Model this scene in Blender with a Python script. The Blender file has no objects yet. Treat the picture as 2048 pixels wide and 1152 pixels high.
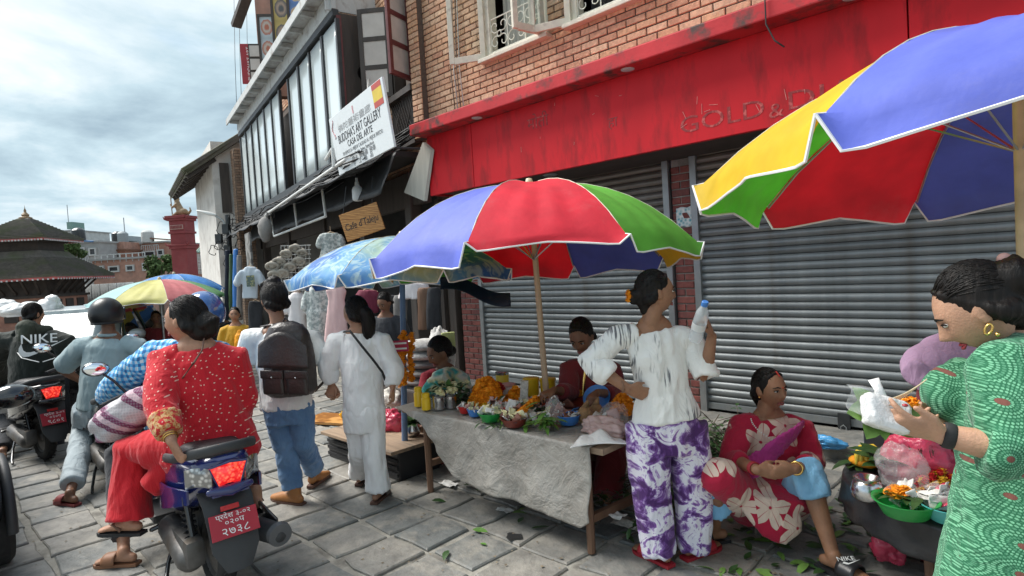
import bpy, bmesh, math, random
import numpy as np
from mathutils import Vector, Matrix, Quaternion
random.seed(7); rng = np.random.default_rng(7)
V = Vector; R_ = math.radians; PI = math.pi
scn = bpy.context.scene; COL = scn.collection
# ------------------------------------------------------------------ camera (solved from the street's vanishing points)
FPX, CX, CY, HC = 1200.0, 1024.0, 576.0, 1.7
def _cv(x, y): return V((x-CX, -(y-CY), -FPX)).normalized()
_X = -_cv(-200, 607); _U = _X.cross(_cv(2200, 460)).normalized(); _Y = _U.cross(_X)
CR = Matrix((_X, _Y, _U)); CO = V((0, 0, HC))
cam = bpy.data.cameras.new('camera'); cam.sensor_width = 36; cam.lens = FPX*36/2048
cam.clip_start = .05; cam.clip_end = 3000
co = bpy.data.objects.new('camera', cam); COL.objects.link(co)
co.matrix_world = Matrix.Translation(CO) @ CR.to_4x4(); scn.camera = co
# ------------------------------------------------------------------ sky, sun, exposure
SUN_EL, SUN_AZ = R_(52), R_(205)          # azimuth measured from +X towards +Y: the direction the light comes from
w = bpy.data.worlds.new('World'); scn.world = w; w.use_nodes = True
nt = w.node_tree; nt.nodes.clear()
def N(t, kind, **k):
    n = t.nodes.new(kind)
    for a, b in k.items():
        if a.startswith('i_'): n.inputs[a[2:].replace('_', ' ')].default_value = b
        else: setattr(n, a, b)
    return n
def ramp(t, stops, interp='LINEAR'):
    r = N(t, 'ShaderNodeValToRGB'); r.color_ramp.interpolation = interp; e = r.color_ramp.elements
    while len(e) < len(stops): e.new(.5)
    for q, (p, c) in zip(e, stops):
        q.position = p; q.color = (c[0], c[1], c[2], 1) if not isinstance(c, (int, float)) else (c, c, c, 1)
    return r
def mth(t, op, a, b=None, c=None):
    m = N(t, 'ShaderNodeMath', operation=op)
    for i, x in enumerate((a, b, c)):
        if x is None: continue
        if isinstance(x, (int, float)): m.inputs[i].default_value = x
        else: t.links.new(x, m.inputs[i])
    return m.outputs[0]
def mixc(t, fac, a, b, mode='MIX'):
    m = N(t, 'ShaderNodeMix', data_type='RGBA', blend_type=mode)
    for i, x in ((0, fac), (6, a), (7, b)):
        if isinstance(x, (int, float)): m.inputs[i].default_value = x
        elif isinstance(x, (tuple, list)): m.inputs[i].default_value = (x[0], x[1], x[2], 1)
        else: t.links.new(x, m.inputs[i])
    return m.outputs[2]
sky = N(nt, 'ShaderNodeTexSky', sky_type='NISHITA', sun_disc=False, sun_elevation=SUN_EL, sun_rotation=PI/2-SUN_AZ, dust_density=2.0)
tc = N(nt, 'ShaderNodeTexCoord'); sp = N(nt, 'ShaderNodeSeparateXYZ'); nt.links.new(tc.outputs['Generated'], sp.inputs[0])
dz = mth(nt, 'ADD', mth(nt, 'MAXIMUM', sp.outputs[2], 0.0), .16)
cb = N(nt, 'ShaderNodeCombineXYZ')
nt.links.new(mth(nt, 'DIVIDE', sp.outputs[0], dz), cb.inputs[0]); nt.links.new(mth(nt, 'DIVIDE', sp.outputs[1], dz), cb.inputs[1])
n1 = N(nt, 'ShaderNodeTexNoise', i_Scale=1.15, i_Detail=9.0, i_Roughness=.58, i_Distortion=.25); nt.links.new(cb.outputs[0], n1.inputs['Vector'])
n2 = N(nt, 'ShaderNodeTexNoise', i_Scale=.62, i_Detail=6.0, i_Roughness=.55, i_Distortion=.4); nt.links.new(cb.outputs[0], n2.inputs['Vector'])
cover = ramp(nt, [(.36, .25), (.52, 1)]); nt.links.new(n2.outputs[0], cover.inputs[0])
tone = ramp(nt, [(.35, (1.75, 2.35, 2.8)), (.49, (2.7, 3.45, 3.85)), (.66, (4.5, 4.85, 5.0))]); nt.links.new(n1.outputs[0], tone.inputs[0])
bg = N(nt, 'ShaderNodeBackground', i_Strength=.10)
nt.links.new(mixc(nt, cover.outputs[0], sky.outputs[0], tone.outputs[0]), bg.inputs[0])
nt.links.new(bg.outputs[0], N(nt, 'ShaderNodeOutputWorld').inputs[0])
sl = bpy.data.lights.new('sun', 'SUN'); sl.energy = 2.6; sl.angle = R_(34); sl.color = (1, .965, .91)
so = bpy.data.objects.new('sun', sl); COL.objects.link(so)
so.rotation_euler = (-V((math.cos(SUN_AZ)*math.cos(SUN_EL), math.sin(SUN_AZ)*math.cos(SUN_EL), math.sin(SUN_EL)))).to_track_quat('-Z', 'Y').to_euler()
vs = scn.view_settings; vs.view_transform = 'Standard'; vs.look = 'None'; vs.gamma = 1; vs.use_curve_mapping = False; vs.exposure = 1.22
# ------------------------------------------------------------------ picture point -> place (building survey)
def ray(x, y): return CR @ V(((x-CX)/FPX, -(y-CY)/FPX, -1))
def at(x, y, D): return CO + ray(x, y)*D
def onZ(x, y, z=0.): d = ray(x, y); return CO + d*((z-HC)/d.z)
def onY(x, y, Y): d = ray(x, y); return CO + d*(Y/d.y)
RIGHT = CR @ V((1, 0, 0)); RIGHT.z = 0; RIGHT.normalize(); FWD = CR @ V((0, 0, -1)); FWD.z = 0; FWD.normalize(); UP = V((0, 0, 1))
# ------------------------------------------------------------------ numpy noise
def _h(ix, iy, iz):
    n = (ix*374761393 + iy*668265263 + iz*2147483647*3 + 1013904223) & 0xffffffff
    n = ((n ^ (n >> 13))*1274126177) & 0xffffffff
    return ((n ^ (n >> 16)) & 0xffff)/65535.
def vnoise(p):
    p = np.asarray(p, float); i = np.floor(p).astype(np.int64); f = p-i; f = f*f*(3-2*f); r = 0
    for a in (0, 1):
        for b in (0, 1):
            for c in (0, 1):
                r = r + (f[:, 0] if a else 1-f[:, 0])*(f[:, 1] if b else 1-f[:, 1])*(f[:, 2] if c else 1-f[:, 2])*_h(i[:, 0]+a, i[:, 1]+b, i[:, 2]+c)
    return r
def fbm(p, o=3):
    p = np.asarray(p, float); return sum(vnoise(p*2**k + 17.3*k)*.5**(k+1) for k in range(o))
# ------------------------------------------------------------------ materials
MATS = {}
def base(name):
    m = bpy.data.materials.new(name); m.use_nodes = True; t = m.node_tree; b = t.nodes['Principled BSDF']; MATS[name] = m; return m, t, b
def tcoord(t, kind='Object', scale=(1, 1, 1)):
    c = N(t, 'ShaderNodeTexCoord'); mp = N(t, 'ShaderNodeMapping'); mp.inputs['Scale'].default_value = scale
    t.links.new(c.outputs[kind], mp.inputs[0]); return mp.outputs[0]
def noise(t, vec, scale, detail=4, rough=.55, dist=0.):
    n = N(t, 'ShaderNodeTexNoise', i_Scale=scale, i_Detail=float(detail), i_Roughness=rough, i_Distortion=dist); t.links.new(vec, n.inputs['Vector']); return n.outputs[0]
def bump(t, b, h, strength, dist=.01):
    n = N(t, 'ShaderNodeBump', i_Strength=strength, i_Distance=dist); t.links.new(h, n.inputs['Height']); t.links.new(n.outputs[0], b.inputs['Normal'])
def setcol(t, b, c):
    if isinstance(c, (tuple, list)): b.inputs['Base Color'].default_value = (*c, 1)
    else: t.links.new(c, b.inputs['Base Color'])
def pm(name, col, rough=.7, var=.18, scale=6., bmp=.15, bscale=40., metal=0., spec=.5, stain=None, stain_s=3., stain_t=(.5, .7), coord='Object', cs=(1, 1, 1), coat=0., alpha=1., trans=0., sheen=0., sss=0., objrand=0.):
    """plain procedural material: colour with uneven tone, fine relief, optional stain"""
    m, t, b = base(name); vec = tcoord(t, coord, cs)
    n = noise(t, vec, scale, 5); r = ramp(t, [(.28, tuple(c*(1-var) for c in col)), (.72, tuple(min(1, c*(1+var)) for c in col))]); t.links.new(n, r.inputs[0]); c = r.outputs[0]
    if stain:
        s = ramp(t, [(stain_t[0], 0), (stain_t[1], 1)]); t.links.new(noise(t, vec, stain_s, 8, .62), s.inputs[0]); c = mixc(t, s.outputs[0], c, stain)
    if objrand:
        oi = N(t, 'ShaderNodeObjectInfo'); hv = N(t, 'ShaderNodeHueSaturation'); t.links.new(c, hv.inputs['Color'])
        t.links.new(mth(t, 'MULTIPLY_ADD', oi.outputs['Random'], 2*objrand, 1-objrand), hv.inputs['Value']); c = hv.outputs[0]
    setcol(t, b, c)
    b.inputs['Roughness'].default_value = rough; b.inputs['Metallic'].default_value = metal; b.inputs['Specular IOR Level'].default_value = spec
    if coat: b.inputs['Coat Weight'].default_value = coat; b.inputs['Coat Roughness'].default_value = .08
    if alpha < 1: b.inputs['Alpha'].default_value = alpha
    if trans: b.inputs['Transmission Weight'].default_value = trans
    if sheen: b.inputs['Sheen Weight'].default_value = sheen
    if sss: b.inputs['Subsurface Weight'].default_value = sss; b.inputs['Subsurface Radius'].default_value = (.02, .008, .004)
    if bmp: bump(t, b, noise(t, vec, bscale, 4), bmp)
    return m
def M(n): return MATS[n]
# ------------------------------------------------------------------ mesh builder
class MB:
    def __init__(s): s.v = []; s.f = []; s.m = []; s.cur = 0
    def add(s, vs_, fs):
        o = len(s.v); s.v += [tuple(q) for q in vs_]; s.f += [tuple(i+o for i in f) for f in fs]; s.m += [s.cur]*len(fs); return s
    def box(s, c, d, rot=None, bev=0.):
        c = V(c); x, y, z = d[0]/2, d[1]/2, d[2]/2
        if rot is None: Rm = Matrix.Identity(3)
        elif isinstance(rot, (int, float)): Rm = Matrix.Rotation(rot, 3, 'Z')
        else: Rm = rot
        if bev <= 0:
            p = [V((a*x, b*y, e*z)) for e in (-1, 1) for b in (-1, 1) for a in (-1, 1)]
            f = [(0, 2, 3, 1), (4, 5, 7, 6), (0, 1, 5, 4), (2, 6, 7, 3), (0, 4, 6, 2), (1, 3, 7, 5)]
        else:
            bm = bmesh.new(); bmesh.ops.create_cube(bm, size=1); bmesh.ops.scale(bm, vec=(2*x, 2*y, 2*z), verts=bm.verts)
            bmesh.ops.bevel(bm, geom=list(bm.edges), offset=min(bev, .95*min(x, y, z)), segments=2, affect='EDGES', profile=.6)
            bm.verts.index_update(); p = [v.co.copy() for v in bm.verts]; f = [[v.index for v in q.verts] for q in bm.faces]; bm.free()
        return s.add([c + Rm @ q for q in p], f)
    def beam(s, p, q, wd, ht, up=UP):
        p, q = V(p), V(q); a = (q-p); L = a.length; a.normalize(); x = a.cross(up)
        x = x.normalized() if x.length > 1e-5 else V((1, 0, 0)); z = x.cross(a)
        return s.box((p+q)/2, (wd, L, ht), Matrix((x, a, z)).transposed())
    def tube(s, pts, rad, n=12, side=None, round_ends=False, cap=True, close=False):
        pts = [V(p) for p in pts]; k = len(pts)
        if isinstance(rad, (int, float)): rad = [rad]*k
        rad = [(r, r) if isinstance(r, (int, float)) else r for r in rad]
        T = []
        for i in range(k):
            if close: t_ = pts[(i+1) % k]-pts[i-1]
            else: t_ = pts[min(i+1, k-1)]-pts[max(i-1, 0)]
            T.append(t_.normalized() if t_.length > 1e-9 else V((0, 0, 1)))
        if round_ends:
            r0, r1 = max(rad[0]), max(rad[-1]); e0, e1 = T[0], T[-1]
            A = [(pts[0]-e0*r0*.95*a, (rad[0][0]*b, rad[0][1]*b)) for a, b in ((.98, .2), (.8, .6), (.45, .89))]
            B = [(pts[-1]+e1*r1*.95*a, (rad[-1][0]*b, rad[-1][1]*b)) for a, b in ((.45, .89), (.8, .6), (.98, .2))]
            pts = [a for a, _ in A]+pts+[a for a, _ in B]; rad = [b for _, b in A]+rad+[b for _, b in B]; T = [e0]*3+T+[e1]*3; k = len(pts)
        vs_ = []; sd = V(side) if side is not None else None
        if sd is None:
            sd = T[0].orthogonal()
        for i in range(k):
            t_ = T[i]; x = sd-t_*sd.dot(t_)
            if x.length < 1e-5: x = t_.orthogonal()
            x.normalize(); y = t_.cross(x)
            if side is None: sd = x
            for j in range(n):
                a = 2*PI*j/n; vs_.append(pts[i]+x*(rad[i][0]*math.cos(a))+y*(rad[i][1]*math.sin(a)))
        fs = []
        for i in range(k if close else k-1):
            i2 = (i+1) % k
            for j in range(n):
                j2 = (j+1) % n; fs.append((i*n+j, i*n+j2, i2*n+j2, i2*n+j))
        if cap and not close: fs.append(tuple(range(n-1, -1, -1))); fs.append(tuple((k-1)*n+j for j in range(n)))
        return s.add(vs_, fs)
    def cyl(s, p, q, r1, r2=None, n=16, cap=True): return s.tube([p, q], [r1, r1 if r2 is None else r2], n, cap=cap)
    def lathe(s, prof, c=(0, 0, 0), n=24, rot=None, cap=False, sx=1, sy=1):
        c = V(c); vs_ = []; k = len(prof)
        for r, z in prof:
            for j in range(n):
                a = 2*PI*j/n; p = V((r*math.cos(a)*sx, r*math.sin(a)*sy, z)); vs_.append(c+((rot @ p) if rot else p))
        fs = [(i*n+j, i*n+(j+1) % n, (i+1)*n+(j+1) % n, (i+1)*n+j) for i in range(k-1) for j in range(n)]
        if cap: fs.append(tuple(range(n-1, -1, -1))); fs.append(tuple((k-1)*n+j for j in range(n)))
        return s.add(vs_, fs)
    def ball(s, c, r, seg=16, ring=10, rot=None):
        if isinstance(r, (int, float)): r = (r, r, r)
        prof = []; c = V(c); vs_ = []; fs = []
        for i in range(ring+1):
            th = PI*i/ring
            for j in range(seg):
                a = 2*PI*j/seg; p = V((r[0]*math.sin(th)*math.cos(a), r[1]*math.sin(th)*math.sin(a), r[2]*math.cos(th))); vs_.append(c+((rot @ p) if rot else p))
        for i in range(ring):
            for j in range(seg):
                j2 = (j+1) % seg
                if i == 0: fs.append((0, seg+j, seg+j2))
                elif i == ring-1: fs.append((i*seg+j, (i+1)*seg, i*seg+j2))
                else: fs.append((i*seg+j, (i+1)*seg+j, (i+1)*seg+j2, i*seg+j2))
        return s.add(vs_, fs)
    def grid(s, fn, nu, nv, thick=0.):
        P = [[V(fn(i/nu, j/nv)) for j in range(nv+1)] for i in range(nu+1)]
        vs_ = [p for r in P for p in r]; W = nv+1
        fs = [(i*W+j, (i+1)*W+j, (i+1)*W+j+1, i*W+j+1) for i in range(nu) for j in range(nv)]
        if thick:
            o = len(vs_); nr = []
            for i in range(nu+1):
                for j in range(nv+1):
                    a = P[min(i+1, nu)][j]-P[max(i-1, 0)][j]; b = P[i][min(j+1, nv)]-P[i][max(j-1, 0)]; c = a.cross(b); nr.append(c.normalized() if c.length > 1e-12 else V((0, 0, 1)))
            vs_ += [p-q*thick for p, q in zip(vs_, nr)]; fs += [tuple(o+i for i in reversed(f)) for f in fs]
            for i in range(nu):
                for j in (0, nv):
                    a, b = i*W+j, (i+1)*W+j; fs.append((a, b, b+o, a+o) if j else (b, a, a+o, b+o))
            for j in range(nv):
                for i in (0, nu):
                    a, b = i*W+j, i*W+j+1; fs.append((b, a, a+o, b+o) if i else (a, b, b+o, a+o))
        return s.add(vs_, fs)
    def prism(s, poly, o, ax, ay, depth):
        """poly of 2-D points in the plane (o, ax, ay), extruded by the vector depth"""
        o, ax, ay, d = V(o), V(ax), V(ay), V(depth); k = len(poly)
        a = [o+ax*x+ay*y for x, y in poly]; b = [p+d for p in a]
        return s.add(a+b, [tuple(range(k-1, -1, -1)), tuple(range(k, 2*k))]+[(i, (i+1) % k, k+(i+1) % k, k+i) for i in range(k)])
    def mesh(s, name, mats=None, smooth=None):
        me = bpy.data.meshes.new(name); me.from_pydata(s.v, [], s.f)
        for m in (mats if isinstance(mats, (list, tuple)) else [mats]):
            if m: me.materials.append(M(m) if isinstance(m, str) else m)
        if any(s.m): me.polygons.foreach_set('material_index', s.m)
        if smooth is not None:
            me.polygons.foreach_set('use_smooth', [True]*len(me.polygons))
            if smooth < 179: me.set_sharp_from_angle(angle=R_(smooth))
        me.update(); return me
    def build(s, name, mats, parent=None, smooth=None, **k): return link(name, s.mesh(name, mats, smooth), parent, **k)
def link(name, me, parent=None, mw=None, local=False, **k):
    """link a mesh (built in world space, or in the parent's space with local=True) under its parent"""
    o = bpy.data.objects.new(name, me); COL.objects.link(o)
    if parent is not None:
        o.parent = parent
        if not local: o.matrix_parent_inverse = PW[parent.name].inverted()
    if mw is not None: o.matrix_basis = mw
    PW[o.name] = (PW[parent.name] if (parent is not None and local) else Matrix.Identity(4)) @ o.matrix_basis
    for a, b in k.items(): o[a] = b
    return o
PW = {}
def thing(name, label, cat, loc=(0, 0, 0), rotz=0., group=None):
    o = bpy.data.objects.new(name, None); COL.objects.link(o); o.empty_display_size = .1
    o.location = loc; o.rotation_euler = (0, 0, rotz); o['label'] = label; o['category'] = cat
    if group: o['group'] = group
    PW[o.name] = Matrix.Translation(V(loc)) @ Matrix.Rotation(rotz, 4, 'Z'); return o
def tag(o, label, cat, group=None):
    o['label'] = label; o['category'] = cat
    if group: o['group'] = group
    return o
def copy_tree(o, parent=None):
    c = o.copy(); COL.objects.link(c)
    if parent is not None: c.parent = parent
    PW[c.name] = PW[o.name]
    for ch in list(o.children): copy_tree(ch, c)
    return c
def text_mesh(txt, size, ext=.002, align='CENTER', spacing=1.):
    cu = bpy.data.curves.new('txt', 'FONT'); cu.body = txt; cu.size = size; cu.extrude = ext; cu.align_x = align; cu.align_y = 'CENTER'; cu.space_character = spacing; cu.resolution_u = 3
    o = bpy.data.objects.new('txt', cu); COL.objects.link(o); dg = bpy.context.evaluated_depsgraph_get(); dg.update()
    me = bpy.data.meshes.new_from_object(o.evaluated_get(dg)); bpy.data.objects.remove(o); bpy.data.curves.remove(cu); return me
def text(name, txt, size, mat, parent, o, ax, ay, ext=.002, sx=1., local=False, align='CENTER'):
    me = text_mesh(txt, size, ext, align); me.materials.clear(); me.materials.append(M(mat))
    ax, ay = V(ax).normalized(), V(ay).normalized(); az = ax.cross(ay); o = V(o)
    me.transform(Matrix(((ax.x*sx, ay.x, az.x, o.x), (ax.y*sx, ay.y, az.y, o.y), (ax.z*sx, ay.z, az.z, o.z), (0, 0, 0, 1))))
    return link(name, me, parent, local=local)
def remesh(mb, name, voxel, smooth_it=3, fold=None):
    """union of overlapping closed shapes as one continuous skin; fold(co, no) -> offset along the normal"""
    me = bpy.data.meshes.new(name); me.from_pydata(mb.v, [], mb.f); me.update()
    o = bpy.data.objects.new(name, me); COL.objects.link(o)
    md = o.modifiers.new('r', 'REMESH'); md.mode = 'VOXEL'; md.voxel_size = voxel; md.use_smooth_shade = True
    if smooth_it: sm = o.modifiers.new('s', 'SMOOTH'); sm.factor = .5; sm.iterations = smooth_it
    dg = bpy.context.evaluated_depsgraph_get(); dg.update()
    r = bpy.data.meshes.new_from_object(o.evaluated_get(dg)); bpy.data.objects.remove(o); bpy.data.meshes.remove(me); r.name = name
    if fold:
        n = len(r.vertices); c = np.empty(n*3); r.vertices.foreach_get('co', c); c = c.reshape(-1, 3); nn = np.empty(n*3); r.vertices.foreach_get('normal', nn); nn = nn.reshape(-1, 3)
        c = c+nn*fold(c)[:, None]; r.vertices.foreach_set('co', c.ravel()); r.update()
    r.polygons.foreach_set('use_smooth', [True]*len(r.polygons)); return r
# ================================================================== SETTING MATERIALS
def mat_blocks(name, cols, rough, bmp, bscale, dirt, dscale, dth, attr=True):
    m, t, b = base(name); oi = N(t, 'ShaderNodeObjectInfo'); at_ = N(t, 'ShaderNodeAttribute', attribute_name='v')
    r0 = mth(t, 'FRACT', mth(t, 'ADD', oi.outputs['Random'], at_.outputs['Fac']))
    k = len(cols); r = ramp(t, [(i/(k-1) if k > 1 else 0, c) for i, c in enumerate(cols)]); t.links.new(r0, r.inputs[0])
    g = N(t, 'ShaderNodeNewGeometry'); vec = g.outputs['Position']
    n = noise(t, vec, bscale*.35, 6, .6); v = ramp(t, [(.3, .72), (.7, 1.22)]); t.links.new(n, v.inputs[0])
    c = mixc(t, 1., r.outputs[0], v.outputs[0], 'MULTIPLY')
    d = ramp(t, [(dth[0], 0), (dth[1], 1)]); t.links.new(noise(t, vec, dscale, 8, .65), d.inputs[0]); c = mixc(t, d.outputs[0], c, dirt)
    setcol(t, b, c); b.inputs['Roughness'].default_value = rough
    if rough < .65:
        rr = ramp(t, [(.3, rough-.12), (.7, rough+.2)]); t.links.new(noise(t, vec, 2.5, 5), rr.inputs[0]); t.links.new(rr.outputs[0], b.inputs['Roughness'])
    bump(t, b, noise(t, vec, bscale, 6, .6), bmp, .012); return m
mat_blocks('stone', [(.13, .138, .136), (.19, .192, .182), (.25, .232, .205), (.155, .162, .158), (.22, .212, .192)], .55, .75, 26, (.33, .305, .265), 4.2, (.47, .68))
mat_blocks('brick', [(.58, .31, .18), (.66, .40, .25), (.50, .25, .155), (.70, .46, .30), (.56, .33, .215), (.62, .35, .20)], .85, .35, 70, (.62, .50, .38), 5., (.60, .85))
mat_blocks('brick_dark', [(.20, .058, .048), (.25, .075, .06), (.17, .05, .045), (.22, .085, .07)], .8, .3, 70, (.10, .06, .055), 5., (.55, .8))
mat_blocks('brick_old', [(.30, .20, .14), (.38, .26, .18), (.25, .16, .11), (.34, .22, .15)], .85, .4, 60, (.14, .12, .10), 5., (.5, .75))
pm('mortar', (.30, .285, .25), .95, .3, 9, .6, 60, stain=(.13, .12, .105), stain_s=5, stain_t=(.5, .68))
pm('mortar_dark', (.11, .085, .07), .95, .2, 20, .3, 60)
pm('ground', (.16, .155, .145), .95, .2, 3, .3, 30)
pm('red_paint', (.58, .014, .022), .5, .14, 1.6, .08, 6, spec=.22, stain=(.22, .014, .016), stain_s=4.5, stain_t=(.50, .72), cs=(1, 1, .28))
pm('red_paint_worn', (.50, .03, .038), .6, .2, 3, .15, 25, spec=.25, stain=(.085, .05, .045), stain_s=4.2, stain_t=(.50, .64))
pm('red_ghost', (.28, .020, .022), .6, .2, 30, .2, 60, stain=(.56, .10, .09), stain_s=18, stain_t=(.5, .6))
pm('scuff', (.62, .25, .22), .8, .3, 30, 0)
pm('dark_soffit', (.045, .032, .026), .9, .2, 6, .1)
pm('cream_wood', (.62, .57, .47), .6, .12, 9, .2, 50, stain=(.36, .31, .25), stain_s=7, stain_t=(.58, .75))
pm('dark_wood', (.055, .043, .036), .6, .3, 10, .25, 50, cs=(1, 1, .15))
pm('brown_wood', (.16, .085, .05), .65, .3, 8, .3, 40, cs=(1, 1, .12))
pm('maroon_wood', (.14, .035, .035), .5, .2, 8, .2, 40)
pm('grey_wood', (.14, .115, .095), .8, .3, 8, .3, 40, cs=(6, 6, 1))
pm('dark_metal', (.055, .058, .060), .5, .2, 8, .1, 40, metal=.6)
pm('grey_metal', (.30, .31, .31), .45, .15, 8, .1, 40, metal=.7, stain=(.20, .13, .09), stain_s=8, stain_t=(.62, .8))
pm('white_pipe', (.66, .66, .64), .5, .1, 8, .1, 40, stain=(.35, .32, .28), stain_s=9, stain_t=(.6, .8))
pm('cream_iron', (.66, .63, .55), .5, .12, 20, .1, 60)
pm('white_paint', (.52, .53, .52), .65, .15, 4, .15, 20, stain=(.24, .21, .19), stain_s=4, stain_t=(.5, .7))
pm('plaster', (.64, .61, .57), .9, .1, 3, .25, 20, stain=(.42, .38, .34), stain_s=2.2, stain_t=(.5, .75))
pm('plaster_pink', (.52, .37, .32), .9, .15, 3, .2, 20, stain=(.40, .30, .27), stain_s=1.2)
pm('black_tarp', (.022, .023, .025), .55, .3, 4, .25, 14)
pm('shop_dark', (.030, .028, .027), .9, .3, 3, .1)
pm('rubber_black', (.018, .018, .019), .75, .2, 20, .2, 60)
pm('cable', (.012, .012, .013), .6, .2, 10, 0)
pm('wire_white', (.5, .5, .48), .6, .2, 10, 0)
def smooth_(t, x, a, b_): r = ramp(t, [(a, 0), (b_, 1)]); t.links.new(x, r.inputs[0]); return r.outputs[0]
# shutter metal: grey paint, vertical runs of grime and rust
m, t, b = base('shutter'); vec = tcoord(t, 'Object', (1, 1, .10)); g = N(t, 'ShaderNodeNewGeometry')
c0 = ramp(t, [(.3, (.17, .185, .19)), (.7, (.25, .265, .265))]); t.links.new(noise(t, vec, 5, 6, .6), c0.inputs[0])
d0 = ramp(t, [(.56, 0), (.78, 1)]); t.links.new(noise(t, vec, 2.2, 7, .65), d0.inputs[0])
c = mixc(t, mth(t, 'MULTIPLY', d0.outputs[0], .8), c0.outputs[0], (.13, .095, .07))
sx = N(t, 'ShaderNodeSeparateXYZ'); t.links.new(g.outputs['Position'], sx.inputs[0])
hz_ = ramp(t, [(.50, 0), (.80, 1)]); t.links.new(mth(t, 'ADD', mth(t, 'MULTIPLY', sx.outputs[2], .27), mth(t, 'MULTIPLY', noise(t, vec, 3, 5), .18)), hz_.inputs[0])
c = mixc(t, mth(t, 'MULTIPLY', hz_.outputs[0], .7), c, (.17, .125, .085)); oi = N(t, 'ShaderNodeObjectInfo'); hv = N(t, 'ShaderNodeHueSaturation'); t.links.new(c, hv.inputs['Color']); t.links.new(mth(t, 'MULTIPLY_ADD', oi.outputs['Random'], .3, .85), hv.inputs['Value']); scr = smooth_(t, noise(t, tcoord(t, 'Object', (30, 1, 2)), 2., 5, .6), .66, .72); c = mixc(t, mth(t, 'MULTIPLY', scr, .5), hv.outputs[0], (.42, .42, .40)); setcol(t, b, c)
b.inputs['Roughness'].default_value = .42; b.inputs['Metallic'].default_value = .35; bump(t, b, noise(t, tcoord(t), 25, 4), .08)
# sky reflection and pale curtains behind are painted into the pane colour
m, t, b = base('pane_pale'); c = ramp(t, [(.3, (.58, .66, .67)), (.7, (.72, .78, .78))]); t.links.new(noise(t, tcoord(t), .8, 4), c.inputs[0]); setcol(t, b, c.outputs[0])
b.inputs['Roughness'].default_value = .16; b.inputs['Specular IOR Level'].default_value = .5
m, t, b = base('pane_milky'); setcol(t, b, (.55, .50, .46)); b.inputs['Roughness'].default_value = .25
c = ramp(t, [(.3, (.47, .42, .38)), (.7, (.62, .57, .52))]); t.links.new(noise(t, tcoord(t), 3, 5), c.inputs[0]); setcol(t, b, c.outputs[0])
m, t, b = base('glass'); b.inputs['Base Color'].default_value = (.85, .9, .9, 1); b.inputs['Roughness'].default_value = .03; b.inputs['Transmission Weight'].default_value = 1.; b.inputs['IOR'].default_value = 1.05; b.inputs['Specular IOR Level'].default_value = .7
pm('backing_sheet', (.46, .45, .40), .9, .1, 5, .2, 10, cs=(5, 5, .3))
# ================================================================== GROUND AND PAVING
mb = MB(); mb.grid(lambda u, v: (-600+1200*u, -600+1200*v, -.03), 4, 4); gnd = mb.build('ground', 'ground'); gnd['kind'] = 'structure'
mb = MB(); mb.grid(lambda u, v: (-46+54*u, -12+18.2*v, -.010), 4, 4); pave = mb.build('pavement', 'mortar'); pave['kind'] = 'structure'
PITCH = .393
def px(p):
    c = CR.transposed() @ (V(p)-CO); return (CX+FPX*c.x/-c.z, CY-FPX*c.y/-c.z, -c.z) if c.z < -.05 else (-9999, -9999, -1)
def stone_verts(w_, d_, h_, seed):
    r = random.Random(seed); j = lambda a=.015: r.uniform(-a, a); pts = []
    ring = []
    for (x, y) in ((-1, -1), (0, -1), (1, -1), (1, 0), (1, 1), (0, 1), (-1, 1), (-1, 0)): ring.append(((x*w_/2)+j(), (y*d_/2)+j()))
    tilt = (j(.006), j(.006))
    lo = [(x, y, -.03) for x, y in ring]; mid = [(x, y, h_-.008+x*tilt[0]+y*tilt[1]) for x, y in ring]; top = [(x*.955, y*.955, h_+x*tilt[0]+y*tilt[1]+j(.0012)) for x, y in ring]
    v = lo+mid+top+[(0, 0, h_+.001)]; f = []
    for i in range(8):
        k = (i+1) % 8; f += [(i, k, 8+k, 8+i), (8+i, 8+k, 16+k, 16+i), (16+i, 16+k, 24)]
    return v, f
SM = []
for i in range(14):
    b_ = MB(); v, f = stone_verts(PITCH-.030-.014*(i % 3), PITCH-.028-.012*(i % 2), random.Random(i).uniform(.004, .011), i); b_.add(v, f); SM.append(b_.mesh('paving_stone', 'stone'))
cells = []
for i in range(-75, 14):
    for j in range(-22, 11):
        x = -3.32+PITCH*(i+.5); y = 1.73+PITCH*(j+.5)
        if y > 5.15-PITCH/2: continue
        q = px((x, y, 0))
        if q[2] > .6 and -260 < q[0] < 2300 and q[1] < 1330: cells.append((q[2], x, y, -80 < q[0] < 2120 and q[1] < 1230))
cells.sort(); cnt = 0; rest = MB(); vv = []
for k, (d, x, y, vis) in enumerate(cells):
    x += random.uniform(-.008, .008); y += random.uniform(-.008, .008)
    if vis and cnt < 300:
        o = link('paving_stone', SM[k % 14], pave, Matrix.Translation((x, y, 0)) @ Matrix.Rotation(PI/2*random.randrange(4), 4, 'Z')); cnt += 1
    else:
        v, f = stone_verts(PITCH-.03, PITCH-.028, random.uniform(.004, .011), k); rest.add([(a+x, b_+y, c_) for a, b_, c_ in v], f); vv += [random.random()]*len(f)
def with_attr(me, vals):
    a = me.attributes.new('v', 'FLOAT', 'FACE'); a.data.foreach_set('value', vals); return me
o = link('paving_stones', with_attr(rest.mesh('paving_stones', 'stone'), vv), pave); o['kind'] = 'stuff'
# raised step along the shop front
mb = MB(); mb.box((-3.5, 5.62, .03), (13, .9, .10)); step = mb.build('shop_step', 'mortar'); step['kind'] = 'structure'
x = -8.0
while x < 2.2:
    L = random.uniform(.75, 1.25); mb = MB(); mb.box((x+L/2, 5.42, .085), (L-.018, .54, .045), bev=.012); mb.build('step_slab', 'stone', step); x += L
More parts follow.
